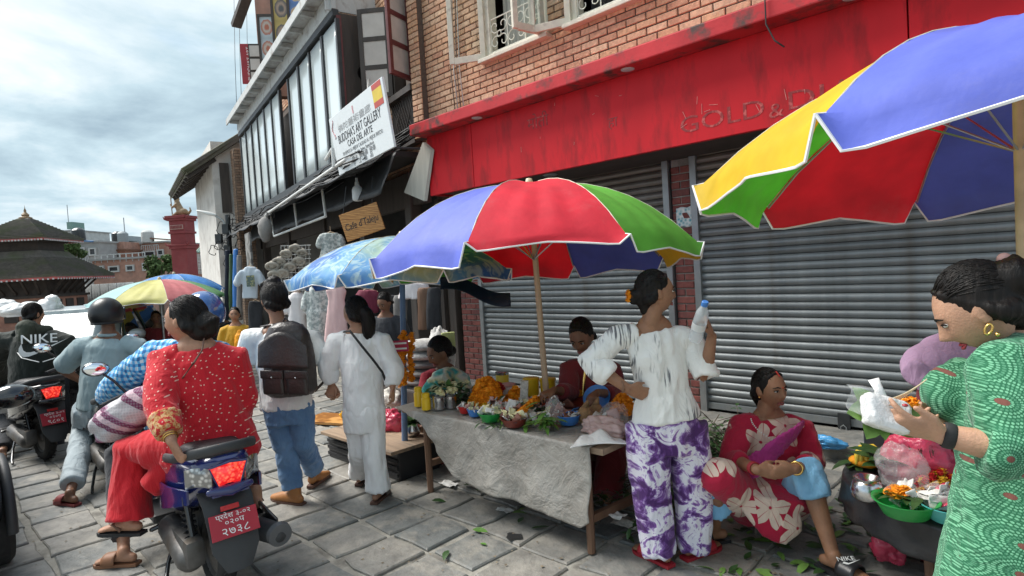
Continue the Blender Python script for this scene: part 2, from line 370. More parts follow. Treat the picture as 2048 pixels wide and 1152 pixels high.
# ================================================================== BRICKWORK
def brick_mesh(L, h, d, mat):
    b_ = MB(); e = .006
    a = [(-L/2, 0, -h/2), (L/2, 0, -h/2), (L/2, 0, h/2), (-L/2, 0, h/2)]; f1 = [(x_, -d+e, z_) for x_, _, z_ in a]; f2 = [(x_*(1-2*e/L), -d, z_*(1-2*e/h)) for x_, _, z_ in a]
    fs = [(8, 9, 10, 11)]
    for i in range(4):
        k = (i+1) % 4; fs += [(i, k, 4+k, 4+i), (4+i, 4+k, 8+k, 8+i)]
    b_.add(a+f1+f2, fs); return b_
def brickwork(parent, W, u0, u1, z0, z1, holes, mat, nobj, L=.225, h=.066, jt=.013, d=.014, local=False, name='brick', keep=None):
    """running bond on the plane x-z of frame W (y into the wall): bricks proud of the mortar by d"""
    items = []; r = 0; z = z0
    while z+h <= z1+1e-4:
        x = u0-(L+jt)/2*(r % 2)
        while x < u1:
            segs = [(max(x, u0), min(x+L, u1))]
            for (a, b_, c_, e) in holes:
                if z+h > c_ and z < e:
                    ns = []
                    for s0, s1 in segs:
                        if s1 <= a or s0 >= b_: ns.append((s0, s1))
                        else:
                            if s0 < a: ns.append((s0, a))
                            if s1 > b_: ns.append((b_, s1))
                    segs = ns
            for s0, s1 in segs:
                if s1-s0 > .03: items.append(((s0+s1)/2, z+h/2, s1-s0))
            x += L+jt
        z += h+jt; r += 1
    out = []
    for (xc, zc, ln) in items:
        p = W @ V((xc, 0, zc)); q = px(p); out.append((q[2] if (-20 < q[0] < 2068 and -20 < q[1] < 1170) else 1e6+q[2], xc, zc, ln))
    out.sort(); me = brick_mesh(L, h, d, mat).mesh(name, mat); rest = MB(); vals = []; n = 0
    for dd, xc, zc, ln in out:
        jy = random.uniform(-.003, .004)
        if n < nobj and dd < 1e5:
            mw = Matrix.Translation((xc, jy, zc)) @ Matrix.Diagonal((ln/L, 1, 1, 1)).to_4x4()
            link(name, me, parent, mw if local else W @ mw, local=local); n += 1
        else:
            bb = brick_mesh(ln, h, d+jy, mat); pts = [V((a+xc, b_, c_+zc)) for a, b_, c_ in bb.v]
            rest.add(pts if local else [W @ p for p in pts], bb.f); vals += [random.random()]*len(bb.f)
    if rest.v: o = link(name+'s', with_attr(rest.mesh(name+'s', mat), vals), parent, local=local); o['kind'] = 'stuff'
# ================================================================== RED-FRONTED SHOP BUILDING
B = thing('shop_building', 'orange brick building with red fascia above two grey roller shutters', 'building', (-3, 5.7, 0))
WX0, WX1 = -6.94, 2.6
holes = [(-5.62, -4.55, 4.36, 6.2), (-4.22, -3.1, 4.36, 6.2), (-2.6, -1.5, 4.36, 6.2)]
mb = MB()
def wall_with_holes(mb, x0, x1, z0, z1, y, th, hs):
    xs = sorted({x0, x1}|{a for h_ in hs for a in h_[:2]}); zs = sorted({z0, z1}|{min(max(a, z0), z1) for h_ in hs for a in h_[2:]})
    for i in range(len(xs)-1):
        for j in range(len(zs)-1):
            cx_, cz_ = (xs[i]+xs[i+1])/2, (zs[j]+zs[j+1])/2
            if any(a < cx_ < b_ and c_ < cz_ < e for a, b_, c_, e in hs): continue
            mb.box((cx_, y+th/2, cz_), (xs[i+1]-xs[i], th, zs[j+1]-zs[j]))
wall_with_holes(mb, WX0, WX1, 3.0, 6.6, 5.514, .22, holes)
mb.box((WX0+.11, 7.5, 3.3), (.22, 3.6, 6.6)); mb.box(((WX0+WX1)/2, 9.2, 3.3), (WX1-WX0, .2, 6.6)); mb.box(((WX0+WX1)/2, 7.5, 6.55), (WX1-WX0, 3.7, .1)); mb.box((WX1-.1, 7.5, 3.3), (.2, 3.6, 6.6))
mb.build('wall', 'mortar_dark', B)
brickwork(B, Matrix.Translation((0, 5.514, 0)), WX0, WX1, 3.575, 6.6, holes, 'brick', 300)
# corner pier with stepped bricks
mb = MB()
mb.box((-6.95, 5.44, 5.1), (.20, .10, 3.0)); mb.build('corner_pier', 'mortar_dark', B)
brickwork(B, Matrix.Translation((0, 5.39, 0)), -7.06, -6.84, 3.62, 6.6, [], 'brick', 0, name='pier_brick')
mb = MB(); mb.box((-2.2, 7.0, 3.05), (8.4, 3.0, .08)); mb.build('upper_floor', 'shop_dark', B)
# windows: frame, open casements, iron grille
def casement(win, hinge, ang, w_, z0, z1, mat='cream_wood', pane='glass', rails=1, th=.04, fr=.07):
    """leaf hinged at point hinge=(x,y), opened to heading ang (radians, from +X)"""
    ax = V((math.cos(ang), math.sin(ang), 0)); ay = V((-math.sin(ang), math.cos(ang), 0)); o = V((hinge[0], hinge[1], 0)); Rm = Matrix((ax, ay, UP)).transposed()
    mb = MB()
    for u in (fr/2, w_-fr/2): mb.box(o+ax*u+UP*(z0+z1)/2, (fr, th, z1-z0), Rm, bev=.006)
    for k in range(rails+2):
        z = z0+fr/2+(z1-z0-fr)*k/(rails+1); mb.box(o+ax*(w_/2)+UP*z, (w_-2*fr+.004, th*.92, fr*(1.25 if k == 0 else 1)), Rm, bev=.005)
    c = mb.build('casement', mat, win)
    for k in range(rails+1):
        za, zb = z0+fr+(z1-z0-fr)*k/(rails+1), z0+fr+(z1-z0-fr)*(k+1)/(rails+1)-fr
        mb = MB(); mb.box(o+ax*(w_/2)+UP*(za+zb)/2, (w_-2*fr, .006, zb-za), Rm); mb.build('pane', pane, win)
    return c
def scroll(mb, c, r, a0, turns, flip=1, rad=.006):
    pts = []
    for i in range(22):
        f = i/21; a = a0+flip*turns*2*PI*f; rr = r*(1-.72*f); pts.append((c[0]+rr*math.cos(a), c[1], c[2]+rr*math.sin(a)))
    mb.tube(pts, rad, 6)
WINS = []
for k, (a, b_, c_, e) in enumerate(holes):
    mb = MB()
    for x_ in (a+.045, b_-.045): mb.box((x_, 5.58, (c_+e)/2), (.09, .14, e-c_), bev=.008)
    mb.box(((a+b_)/2, 5.58, c_+.04), (b_-a-.18, .14, .08), bev=.008); mb.box(((a+b_)/2, 5.50, c_-.012), (b_-a+.10, .20, .05), bev=.008)
    mb.box(((a+b_)/2, 5.58, c_+1.18), (b_-a-.18, .12, .06), bev=.006)
    win = mb.build('window', 'cream_wood', B)
    mb = MB(); n_ = 3; z0, z1 = c_+.09, c_+.50
    for z_ in (z0, z1, c_+.30): mb.cyl((a+.09, 5.535, z_), (b_-.09, 5.535, z_), .008, n=6) if z_ != c_+.30 else None
    wv = (b_-a-.18)/n_
    for i in range(n_+1): mb.cyl((a+.09+wv*i, 5.535, z0), (a+.09+wv*i, 5.535, z1), .008, n=6)
    for i in range(n_):
        xc, zc = a+.09+wv*(i+.5), (z0+z1)/2
        for sx_ in (-1, 1):
            for sz in (-1, 1):
                scroll(mb, (xc+sx_*wv*.24, 5.535, zc+sz*.10), .085, math.atan2(-sz, -sx_), .95, sx_*sz)
        mb.tube([(xc+.035*math.cos(q), 5.535, zc+.035*math.sin(q)) for q in np.linspace(0, 2*PI, 12)], .006, 6)
    mb.build('grille', 'cream_iron', win)
    mb = MB(); mb.grid(lambda u, v: (a+.1+(b_-a-.2)*u, 5.78+.02*math.sin(u*40), c_+.05+(e-c_)*v), 40, 2, .01); mb.build('backing_sheet', 'backing_sheet' if k == 0 else 'shop_dark', win)  # curtains in the first window only; elsewhere a dark sheet paints the unlit room
    WINS.append(win)
for win, hinge, ang, w_, z0 in ((WINS[0], (-5.60, 5.49), R_(208), .50, 4.38), (WINS[0], (-4.60, 5.49), R_(-100), .46, 4.38), (WINS[1], (-4.20, 5.49), R_(200), .50, 4.38), (WINS[2], (-2.55, 5.49), R_(230), .48, 4.38)):
    casement(win, hinge, ang, w_, z0, 6.2)
# fascia
mb = MB(); mb.box((-1.85, 5.10, 3.50), (8.8, .84, .14), bev=.012); cor = mb.build('cornice', 'red_paint_worn', B)
for x_ in (-5.1, -3.05, -1.2, .6):
    mb = MB(); mb.lathe([(.0, -.004), (.05, -.004), (.062, 0), (.062, .006)], (x_, 4.79, 3.426), 20, rot=None); mb.build('downlight', 'white_paint', cor, 40)
for (xa, xb) in ((-6.19, -5.345), (-5.335, -.905), (-.895, 2.5)):
    mb = MB(); mb.box(((xa+xb)/2, 4.93, 3.05), (xb-xa, .05, .756), bev=.004); fp = mb.build('fascia_panel', 'red_paint', B)
    if xa < -5.34 and xb < 0: mb = MB(); mb.box((-6.165, 5.23, 3.05), (.05, .545, .75)); mb.build('fascia_return', 'red_paint', B)
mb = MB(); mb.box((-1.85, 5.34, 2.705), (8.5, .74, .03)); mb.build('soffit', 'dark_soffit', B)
for x_ in (-4.35, -1.9): mb = MB(); mb.lathe([(.0, -.012), (.07, -.012), (.085, 0)], (x_, 5.15, 2.688), 20); mb.build('soffit_light', 'grey_metal', B, 40)
fx = V((1, 0, 0))
for txt, p, sz, sxx in (('GOLD', (1440, 236), .20, 1.35), ('&', (1552, 222), .16, 1.2), ('DIA', (1640, 190), .20, 1.5)):
    q = onY(*p, 4.9); text('ghost_lettering', txt, sz, 'red_ghost', B, (q.x, 4.9035, q.z), fx, UP, ext=.001, sx=sxx)
for txt, p, sz in (('मोती', (1075, 245), .18), ('हा', (1225, 245), .14)):
    q = onY(*p, 4.9); text('ghost_lettering', txt, sz, 'red_ghost', B, (q.x, 4.9035, q.z), fx, UP, ext=.001)
for k in range(26):
    q = onY(random.uniform(960, 1800), random.uniform(180, 320), 4.903); a = random.uniform(-.5, .5)+(PI/2 if random.random() < .6 else 0); L = random.uniform(.015, .10)
    if 2.72 < q.z < 3.36: mb = MB(); mb.beam(q-V((math.cos(a), 0, math.sin(a)))*L/2, q+V((math.cos(a), 0, math.sin(a)))*L/2, .003, .0035); mb.build('scratch', 'scuff', B)
# roller shutters
def shutter(x0, x1):
    b_ = MB(); b_.box(((x0+x1)/2, 5.69, .165), (x1-x0-.12, .035, .066), bev=.005); sh = b_.build('rolling_shutter', 'shutter', B)
    for x_ in (x0+.035, x1-.035): mb = MB(); mb.box((x_, 5.685, 1.46), (.07, .09, 2.72), bev=.006); mb.build('guide_rail', 'grey_metal', sh)
    prof = []; P = .073
    for i in range(9):
        a = i/8; prof.append((-.020*math.sin(PI*a)**.7 if 0 < a < 1 else 0, P*.94*a))
    prof += [(.012, P*.94), (.012, 0)]
    b_ = MB(); b_.prism([(p[0], p[1]) for p in prof], (x0+.055, 0, 0), (0, 1, 0), (0, 0, 1), (x1-x0-.11, 0, 0))
    me = b_.mesh('slat', 'shutter', 40)
    for i in range(38): link('slat', me, sh, Matrix.Translation((0, 5.69+random.uniform(-.002, .002), .20+i*P)) @ Matrix.Rotation(R_(random.gauss(0, 1.6)), 4, 'X') @ Matrix.Rotation(R_(random.gauss(0, .06)), 4, 'Z'))
    return sh
shutter(-6.20, -3.18); sR = shutter(-2.94, 2.3)
# padlock hanging on the right shutter's hasp
q = onY(1688, 862, 5.64)
PL = thing('padlock', 'padlock in a black case hanging from the hasp of the shutter', 'padlock', (q.x, 5.63, q.z-.08))
mb = MB(); mb.tube([(q.x-.022, 5.63, q.z-.01), (q.x-.022, 5.63, q.z+.035), (q.x, 5.63, q.z+.055), (q.x+.022, 5.63, q.z+.035), (q.x+.022, 5.63, q.z-.01)], .005, 8); mb.build('shackle', 'grey_metal', PL, 60)
mb = MB(); mb.box((q.x, 5.63, q.z-.045), (.075, .03, .075), bev=.006); mb.build('lock_body', 'rubber_black', PL)
mb = MB(); mb.box((q.x, 5.612, q.z-.05), (.06, .006, .05), bev=.002); mb.build('face_plate', 'grey_metal', PL)
mb = MB(); mb.box((q.x, 5.655, q.z+.07), (.10, .02, .16), bev=.004); mb.build('hasp', 'dark_metal', PL)
# pillars between the shutters
for (xa, xb, nm) in ((-3.165, -2.955, 60), (-6.62, -6.22, 60)):
    mb = MB(); mb.box(((xa+xb)/2, 5.79, 1.40), (xb-xa, .2, 2.66)); pl = mb.build('pillar', 'mortar', B)
    brickwork(pl, Matrix.Translation((0, 5.69, 0)), xa, xb, .10, 2.68, [], 'brick_dark', nm, L=.20, h=.066, name='pillar_brick')
mb = MB(); mb.box((-6.78, 5.70, 1.4), (.14, .12, 2.7), bev=.01); mb.box((-6.98, 5.66, 1.4), (.08, .08, 2.7), bev=.008); mb.build('door_post', 'dark_wood', B)
# small printed cloth poster on the pillar
q = onY(1367, 434, 5.66); mb = MB()
mb.grid(lambda u, v: (q.x-.085+.17*u, 5.672-.006*math.sin(5*u+3*v), q.z-.10+.20*v-.006*math.cos(9*u)), 10, 10, .002)
m, t, b = base('poster'); vo = N(t, 'ShaderNodeTexVoronoi', i_Scale=26.); t.links.new(tcoord(t), vo.inputs['Vector']); r = ramp(t, [(.2, (.12, .36, .42)), (.45, (.55, .66, .64)), (.7, (.8, .8, .76))]); t.links.new(vo.outputs['Distance'], r.inputs[0]); setcol(t, b, r.outputs[0])
tag(mb.build('poster', 'poster', None, 180), 'small pale blue printed paper stuck on the brick pillar between shutters', 'poster')
# hanging loose cable from the cornice
q = onY(1530, 5, 4.66); mb = MB(); mb.tube([q+V((0, 0, .06)), q, q+V((.0, 0, -.16)), q+V((.06, -.01, -.30)), q+V((.13, -.02, -.37))], .006, 6); tag(mb.build('loose_cable', 'rubber_black', None, 180), 'short grey cable dangling over the edge of the red cornice', 'cable')
# cables bundled along the wall corner and the cornice end
CB = thing('cable_bundle', 'bundle of black cables draped over the end of the red cornice', 'cables', (-6.6, 5.3, 3.6))
for k in range(11):
    z0 = 3.62+random.uniform(0, .12); pts = [(-4.6+random.uniform(-.5, .6), 5.42, 3.60+random.uniform(0, .03)), (-5.4, 5.38-random.uniform(0, .05), 3.61+random.uniform(0, .06)), (-6.2, 5.3+random.uniform(-.1, .1), z0), (-6.9, 5.25+random.uniform(-.12, .1), z0+random.uniform(-.04, .06)), (-7.8, 5.2+random.uniform(-.2, .1), z0-random.uniform(.1, .3)), (-9.2, 5.0+random.uniform(-.2, .2), 3.4-random.uniform(.0, .3))]
    mb = MB(); mb.tube(pts, random.uniform(.008, .016), 6); mb.build('cable', 'cable', CB, 180)
for k in range(4):
    x_ = -6.25+.06*k; mb = MB(); mb.tube([(x_, 5.46, 6.6), (x_+.03*math.sin(k), 5.47, 5.4), (x_-.02, 5.46, 4.4), (x_+.05, 5.44, 3.66)], .007, 6); mb.build('cable', 'wire_white' if k % 2 else 'grey_wood', CB, 180)
# ================================================================== GALLERY BUILDING (own frame: x to the right, y into the wall)
GA = R_(-12.44); GP = V((-6.94, 5.5, 0)); GM = Matrix.Translation(GP) @ Matrix.Rotation(GA, 4, 'Z')
def gw(x, y, z): return GM @ V((x, y, z))
Gb = thing('gallery_building', 'brick gallery building with long glazed bay over black shop awnings', 'building', GP, GA)
def gb(mb, name, mat, parent=None, smooth=None): return mb.build(name, mat, parent or Gb, smooth, local=True)
gh = [(-1.06, -.28, 4.45, 6.6)]
mb = MB(); wall_with_holes(mb, -2.6, -.02, 3.2, 8.2, .014, .2, gh); mb.box((-7, .3, 7.0), (8.8, .2, 2.6)); mb.box((-6.3, 3.2, 4.0), (12.6, .2, 8.0)); mb.box((-12.3, 1.6, 4.0), (.2, 3.0, 8.0)); mb.box((-.1, 1.7, 4.0), (.2, 3.0, 8.0)); gb(mb, 'wall', 'mortar_dark')
brickwork(Gb, GM @ Matrix.Translation((0, .014, 0)), -2.6, -.02, 3.25, 8.2, gh, 'brick', 0, local=False, name='wall_brick')
brickwork(Gb, GM @ Matrix.Translation((0, .2, 0)), -11.4, -2.6, 6.3, 8.2, [], 'brick', 0, local=False, name='upper_brick')
mb = MB()
for x_ in (-1.02, -.32): mb.box((x_, .06, 5.5), (.08, .16, 2.1))
mb.box((-.67, .06, 4.49), (.62, .16, .08)); gw1 = gb(mb, 'window', 'dark_wood')
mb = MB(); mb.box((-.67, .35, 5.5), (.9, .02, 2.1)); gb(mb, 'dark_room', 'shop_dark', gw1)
def gcase(hx, hy, ang, w_, z0, z1, mat, rails):
    ax = V((math.cos(ang), math.sin(ang), 0)); ay = V((-math.sin(ang), math.cos(ang), 0)); o = V((hx, hy, 0)); Rm = Matrix((ax, ay, UP)).transposed(); fr = .07; mb = MB()
    for u in (fr/2, w_-fr/2): mb.box(o+ax*u+UP*(z0+z1)/2, (fr, .045, z1-z0), Rm, bev=.005)
    for k in range(rails+2): mb.box(o+ax*(w_/2)+UP*(z0+fr/2+(z1-z0-fr)*k/(rails+1)), (w_-2*fr, .04, fr), Rm)
    gb(mb, 'casement', mat, gw1)
    for k in range(rails+1):
        za = z0+fr+(z1-z0-fr)*k/(rails+1); zb = z0+(z1-z0-fr)*(k+1)/(rails+1); mb = MB(); mb.box(o+ax*(w_/2)+UP*(za+zb)/2, (w_-2*fr, .012, zb-za), Rm); gb(mb, 'pane', 'pane_milky', gw1)
gcase(-1.03, -.03, R_(232), .50, 4.50, 5.9, 'dark_wood', 2); gcase(-.30, -.03, R_(-62), .50, 4.52, 6.3, 'maroon_wood', 3)
mb = MB(); mb.box((-.62, -.10, 4.38), (1.05, .14, .09)); mb.box((-.62, -.09, 3.62), (1.05, .12, .08))
for i in range(24): mb.beam((-1.1+.07*i-.25, -.09, 3.66), (-1.1+.07*i+.25, -.09, 4.34), .012, .014) if -1.1 < -1.1+.07*i-.25 and -1.1+.07*i+.25 < -.1 else None
for i in range(24): mb.beam((-1.1+.07*i+.25, -.075, 3.66), (-1.1+.07*i-.25, -.075, 4.34), .012, .014) if -1.1 < -1.1+.07*i-.25 and -1.1+.07*i+.25 < -.1 else None
mb.box((-.62, -.03, 4.0), (1.0, .02, .70)); gb(mb, 'lattice_panel', 'dark_wood')
# glazed bay
YB, ZB0, ZB1, XB0, XB1 = -.70, 3.55, 5.85, -10.6, -1.55
mb = MB(); mb.box(((XB0+XB1)/2, -.35, ZB0-.06), (XB1-XB0+.1, .8, .12)); mb.box(((XB0+XB1)/2, YB, ZB1+.05), (XB1-XB0, .10, .10)); mb.box(((XB0+XB1)/2, YB, ZB0+.04), (XB1-XB0, .10, .08)); bay = gb(mb, 'glazed_bay', 'dark_metal')
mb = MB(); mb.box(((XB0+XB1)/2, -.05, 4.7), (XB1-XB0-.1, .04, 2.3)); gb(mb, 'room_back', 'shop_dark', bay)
NP = 11; pw = (XB1-XB0)/NP
for i in range(NP+1):
    mb = MB(); mb.box((XB0+pw*i, YB+.012, 4.7), (.07 if i % 2 else .10, .06, ZB1-ZB0-.1)); gb(mb, 'mullion', 'dark_metal', bay)
for i in range(NP):
    if i == 6: continue
    mb = MB(); xa = XB0+pw*i+.045; mb.grid(lambda u, v: (xa+(pw-.09)*u, YB+.012+.004*math.sin(3*u+i)*math.sin(2*v), ZB0+.08+(ZB1-ZB0-.13)*v), 4, 6, .006); gb(mb, 'pane', 'pane_pale', bay, 180)
mb = MB(); mb.box(((XB0+XB1)/2, YB-.02, ZB1+.24), (XB1-XB0, .07, .27)); gb(mb, 'bay_fascia', 'white_paint', bay)
for i in range(12): mb = MB(); mb.box((XB0+.2+(XB1-XB0-.4)*i/11, YB-.15, ZB1+.36), (.06, .26, .09)); gb(mb, 'eave_bracket', 'white_paint', bay)
mb = MB(); mb.box(((XB0+XB1)/2-.05, YB-.12, ZB1+.43), (XB1-XB0+.2, .36, .03)); mb.box(((XB0+XB1)/2-.05, YB-.31, ZB1+.41), (XB1-XB0+.2, .03, .16)); gb(mb, 'bay_eave', 'white_paint', bay)
mb = MB(); Rm = 14; hole = [(.42+.13*math.cos(2*PI*i/Rm), 4.98+.13*math.sin(2*PI*i/Rm)) for i in range(Rm)]
outer = [(.70, 4.98), (.70, 5.9), (.42, 5.9), (0, 5.9), (0, 4.98), (0, 3.5), (.42, 3.5), (.70, 3.5)]
pts = [(XB1, YB+p[0], p[1]) for p in outer]+[(XB1, YB+p[0], p[1]) for p in hole]; no = len(outer)
def ang(p): return math.atan2(p[1]-4.98, p[0]-.42) % (2*PI)
fs = []
for i in range(Rm):
    j = (i+1) % Rm; am = 2*PI*(i+.5)/Rm; k = min(range(no), key=lambda q: abs(((ang(outer[q])-am+PI) % (2*PI))-PI)); fs.append((no+i, k, no+j))
ks = [min(range(no), key=lambda q: abs(((ang(outer[q])-2*PI*(i+.5)/Rm+PI) % (2*PI))-PI)) for i in range(Rm)]
for i in range(Rm):
    a, b_ = ks[i-1], ks[i]
    while a != b_: fs.append((no+i, a, (a+1) % no)); a = (a+1) % no
mb.add(pts, fs); gb(mb, 'end_panel', 'dark_wood', bay)
mb = MB(); mb.box((XB1-.3, -.38, 4.98), (.04, .55, .7)); gb(mb, 'duct_void', 'rubber_black', bay)
mb = MB(); mb.box((XB1, YB+.04, 4.7), (.05, .07, 2.3)); mb.box((XB1, -.03, 4.7), (.05, .06, 2.3)); gb(mb, 'end_frame', 'maroon_wood', bay)
mb = MB(); mb.tube([(XB1+.02, -.26, 4.88), (XB1+.04, -.3, 4.5), (XB1+.3, -.8, 4.1)], .008, 6); gb(mb, 'wire', 'wire_white', bay, 180)
mb = MB(); mb.box((-1.62, -.42, 6.25), (.04, .84, .62), bev=.006); gb(mb, 'eave_board', 'white_paint', bay)
# ground floor: dark open shop
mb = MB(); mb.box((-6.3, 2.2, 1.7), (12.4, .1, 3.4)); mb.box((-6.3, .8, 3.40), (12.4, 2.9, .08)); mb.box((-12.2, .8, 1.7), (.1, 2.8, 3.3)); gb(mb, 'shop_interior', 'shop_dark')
for x_ in (-.5, -2.6, -5.0, -8.2, -11.4): mb = MB(); mb.box((x_, -.06, 1.6), (.22, .2, 3.2), bev=.02); gb(mb, 'shop_post', 'dark_wood')
mb = MB(); mb.box((-6.0, -.05, 2.95), (12, .12, .5)); gb(mb, 'lintel', 'dark_wood')
# awning cloth with sagging folds, pipe frame
def awning(x0, x1, ya, za, yb, zb, sag=.06, seed=0):
    def f(u, v):
        n_ = fbm([[u*(x1-x0)*1.6+seed, v*2.2, seed]], 3)[0]-.45
        return (x0+(x1-x0)*u, ya+(yb-ya)*v+.06*n_, za+(zb-za)*v-sag*math.sin(PI*v)+.16*n_*math.sin(PI*min(1, v*1.3))-(.05*abs(math.sin(u*(x1-x0)*2.1)) if v > .98 else 0))
    mb = MB(); mb.grid(f, 70, 10, .006); return mb
gb(awning(-11.5, -5.3, -.66, 3.50, -1.25, 3.02, seed=3), 'awning', 'black_tarp', None, 180); gb(awning(-5.5, .35, -.66, 3.46, -1.35, 3.05, .10, seed=9), 'awning', 'black_tarp', None, 180)
gb(awning(-9.5, .5, -.70, 3.30, -.95, 2.78, .02, seed=5), 'awning_skirt', 'black_tarp', None, 180)
def pipe(a, b_, r=.022): mb = MB(); mb.cyl(a, b_, r, n=10); gb(mb, 'frame_pipe', 'white_pipe', None, 60)
YP = -1.03
for a, b_ in (((-5.6, YP, 2.65), (-1.75, YP, 2.68)), ((-5.6, YP, 2.65), (-5.85, YP, 3.2)), ((-1.75, YP, 2.68), (-1.85, YP, 3.2)), ((-3.6, YP, 2.66), (-3.7, YP, 3.15)), ((-4.6, -1.35, 3.02), (.55, -1.40, 3.16)), ((-5.3, -1.30, 2.98), (-4.6, -1.35, 3.02)), ((.1, -1.42, 3.14), (.1, -1.42, 3.38)), ((.1, -1.42, 3.38), (-.35, -1.38, 3.32))): pipe(a, b_)
CB2 = thing('cable_run', 'tangle of black cables strung under the glazed bay', 'cables', gw(-6, -.9, 3.4))
for k in range(9):
    s = random.uniform(0, .25); pts = [gw(-11+11.2*i/14, -.85-.25*random.random(), 3.46-s-.10*math.sin(PI*((i+k*.7) % 3.5)/3.5)+random.uniform(-.03, .03)) for i in range(15)]
    mb = MB(); mb.tube(pts, random.uniform(.008, .018), 5); mb.build('cable', 'cable', CB2, 180)
# beige flap at the end of the red fascia
q = [onY(x_, y_, 4.85) for x_, y_ in ((845, 285), (862, 300), (848, 402), (808, 385))]
mb = MB(); mb.add([q[0], q[1], q[2], q[3]]+[p+V((.03, .03, 0)) for p in q], [(0, 1, 2, 3), (7, 6, 5, 4), (0, 4, 5, 1), (1, 5, 6, 2), (2, 6, 7, 3), (3, 7, 4, 0)]); tag(mb.build('canvas_flap', 'backing_sheet'), 'beige canvas flap hanging beside the end of the red fascia', 'canvas flap')
# ================================================================== FAR BACKGROUND
pm('roof_tile', (.115, .10, .085), .9, .3, 5, .6, 26, stain=(.085, .095, .045), stain_s=1.2, stain_t=(.45, .7))
pm('roof_tile_red', (.20, .10, .065), .9, .3, 5, .6, 26)
pm('valance', (.40, .10, .09), .8, .4, 3, .2, 20)
pm('wood_old', (.045, .034, .028), .8, .3, 5, .3, 20)
pm('brick_far', (.34, .17, .12), .9, .2, 4, .5, 22)
pm('brick_far2', (.42, .23, .17), .9, .2, 4, .5, 22, stain=(.30, .19, .15))
pm('tower_red', (.21, .032, .035), .75, .15, 3, .25, 18, stain=(.20, .05, .05))
pm('concrete', (.33, .33, .32), .9, .15, 2, .2, 15); pm('concrete_pale', (.50, .50, .48), .9, .15, 2, .2, 15)
pm('blue_sheet', (.10, .20, .36), .6, .15, 3, .2, 10); pm('green_tile', (.19, .30, .26), .7, .2, 8, .4, 30)
pm('sheet_grey', (.26, .29, .30), .6, .12, 2, .3, 6, cs=(1, 1, 6)); pm('win_dark', (.03, .033, .036), .25, .2, 3, 0)
pm('gilt', (.26, .17, .09), .6, .3, 8, .3, 30)
def axes(yaw): return V((math.cos(yaw), math.sin(yaw), 0)), V((-math.sin(yaw), math.cos(yaw), 0))
CYAW = math.atan2(RIGHT.y, RIGHT.x)
def ground_under(px_, D): p = at(px_, 600, D); return V((p.x, p.y, 0))
# two-tier temple
c = ground_under(66, 30); ax, ay = axes(CYAW+R_(8)); Rm = Matrix((ax, ay, UP)).transposed()
TP = thing('pagoda_temple', 'two-tiered brown pagoda temple with tiled roofs and finial', 'temple', c)
def hip(mb, z0, h0, z1, h1, th=.12):
    n = 24; ring = lambda h_, z_: [c+ax*a*h_+ay*b*h_+UP*z_ for a, b in ((-1, -1), (1, -1), (1, 1), (-1, 1))]
    a, b, d, e = ring(h0, z0), ring(h1, z1), ring(h0, z0-th), ring(h1*.9, z1-th)
    f = []
    for i in range(4): k = (i+1) % 4; f += [(i, k, 4+k, 4+i), (8+k, 8+i, 12+i, 12+k), (8+i, 8+k, k, i)]
    f += [(4, 5, 6, 7)]; mb.add(a+b+d+e, f)
def tile_rows(mb, z0, h0, z1, h1, n):
    for i in range(n):
        f = i/n; h_ = h0+(h1-h0)*f; z_ = z0+(z1-z0)*f
        for s, (q, r) in enumerate(((ax, ay), (ay, -ax), (-ax, -ay), (-ay, ax))):
            mb.beam(c-r*(h_+.01)-q*h_+UP*(z_+.012), c-r*(h_+.01)+q*h_+UP*(z_+.012), .05, .035)
mb = MB(); hip(mb, 2.62, 2.62, 3.55, 1.42); hip(mb, 3.55, 1.42, 3.86, 1.18); tile_rows(mb, 2.62, 2.62, 3.55, 1.42, 16); lr = mb.build('lower_roof', 'roof_tile', TP)
mb = MB(); hip(mb, 4.52, 1.7, 5.55, .2); tile_rows(mb, 4.52, 1.7, 5.5, .25, 14); ur = mb.build('upper_roof', 'roof_tile', TP)
for nm, z_, h_ in (('lower_valance', 2.46, 2.6), ('upper_valance', 4.38, 1.68)):
    mb = MB()
    for q, r in ((ax, ay), (ay, -ax), (-ax, -ay), (-ay, ax)): mb.box(c-r*h_+UP*z_, (2*h_, .04, .13), Matrix((q, r, UP)).transposed())
    mb.build(nm, 'valance', TP)
    mb = MB()
    for q, r in ((ax, ay), (ay, -ax), (-ax, -ay), (-ay, ax)):
        for i in range(24): mb.box(c-r*(h_+.025)+q*h_*(2*(i+.5)/24-1)+UP*(z_-.05), (.07, .03, .07), Matrix((q, r, UP)).transposed())
    mb.build('valance_fringe', 'white_paint', TP)['kind'] = 'stuff'
mb = MB(); mb.box(c+UP*4.1, (2.1, 2.1, .6), Rm); mb.box(c+UP*4.33, (2.4, 2.4, .10), Rm); mb.build('upper_storey', 'wood_old', TP)
mb = MB(); mb.box(c+UP*2.1, (3.2, 3.2, .9), Rm); mb.box(c+UP*1.62, (3.5, 3.5, .12), Rm); mb.build('wood_storey', 'wood_old', TP)
mb = MB(); mb.box(c+UP*.8, (3.3, 3.3, 1.55), Rm); mb.box(c+UP*.1, (4.0, 4.0, .3), Rm); mb.build('brick_base', 'brick_far', TP)
for q, r in ((ax, ay), (ay, -ax)):
    for i in range(6): u = (i+.5)/6*2-1; mb = MB(); mb.beam(c-r*1.6+q*u*1.5+UP*1.75, c-r*2.35+q*u*1.8+UP*2.5, .09, .09); mb.build('roof_strut', 'wood_old', TP)
    for i in range(3): u = (i-1)*.95; mb = MB(); mb.box(c-r*1.66+q*u+UP*.95, (.6, .08, 1.0), Matrix((q, r, UP)).transposed()); mb.build('doorway', 'wood_old', TP)
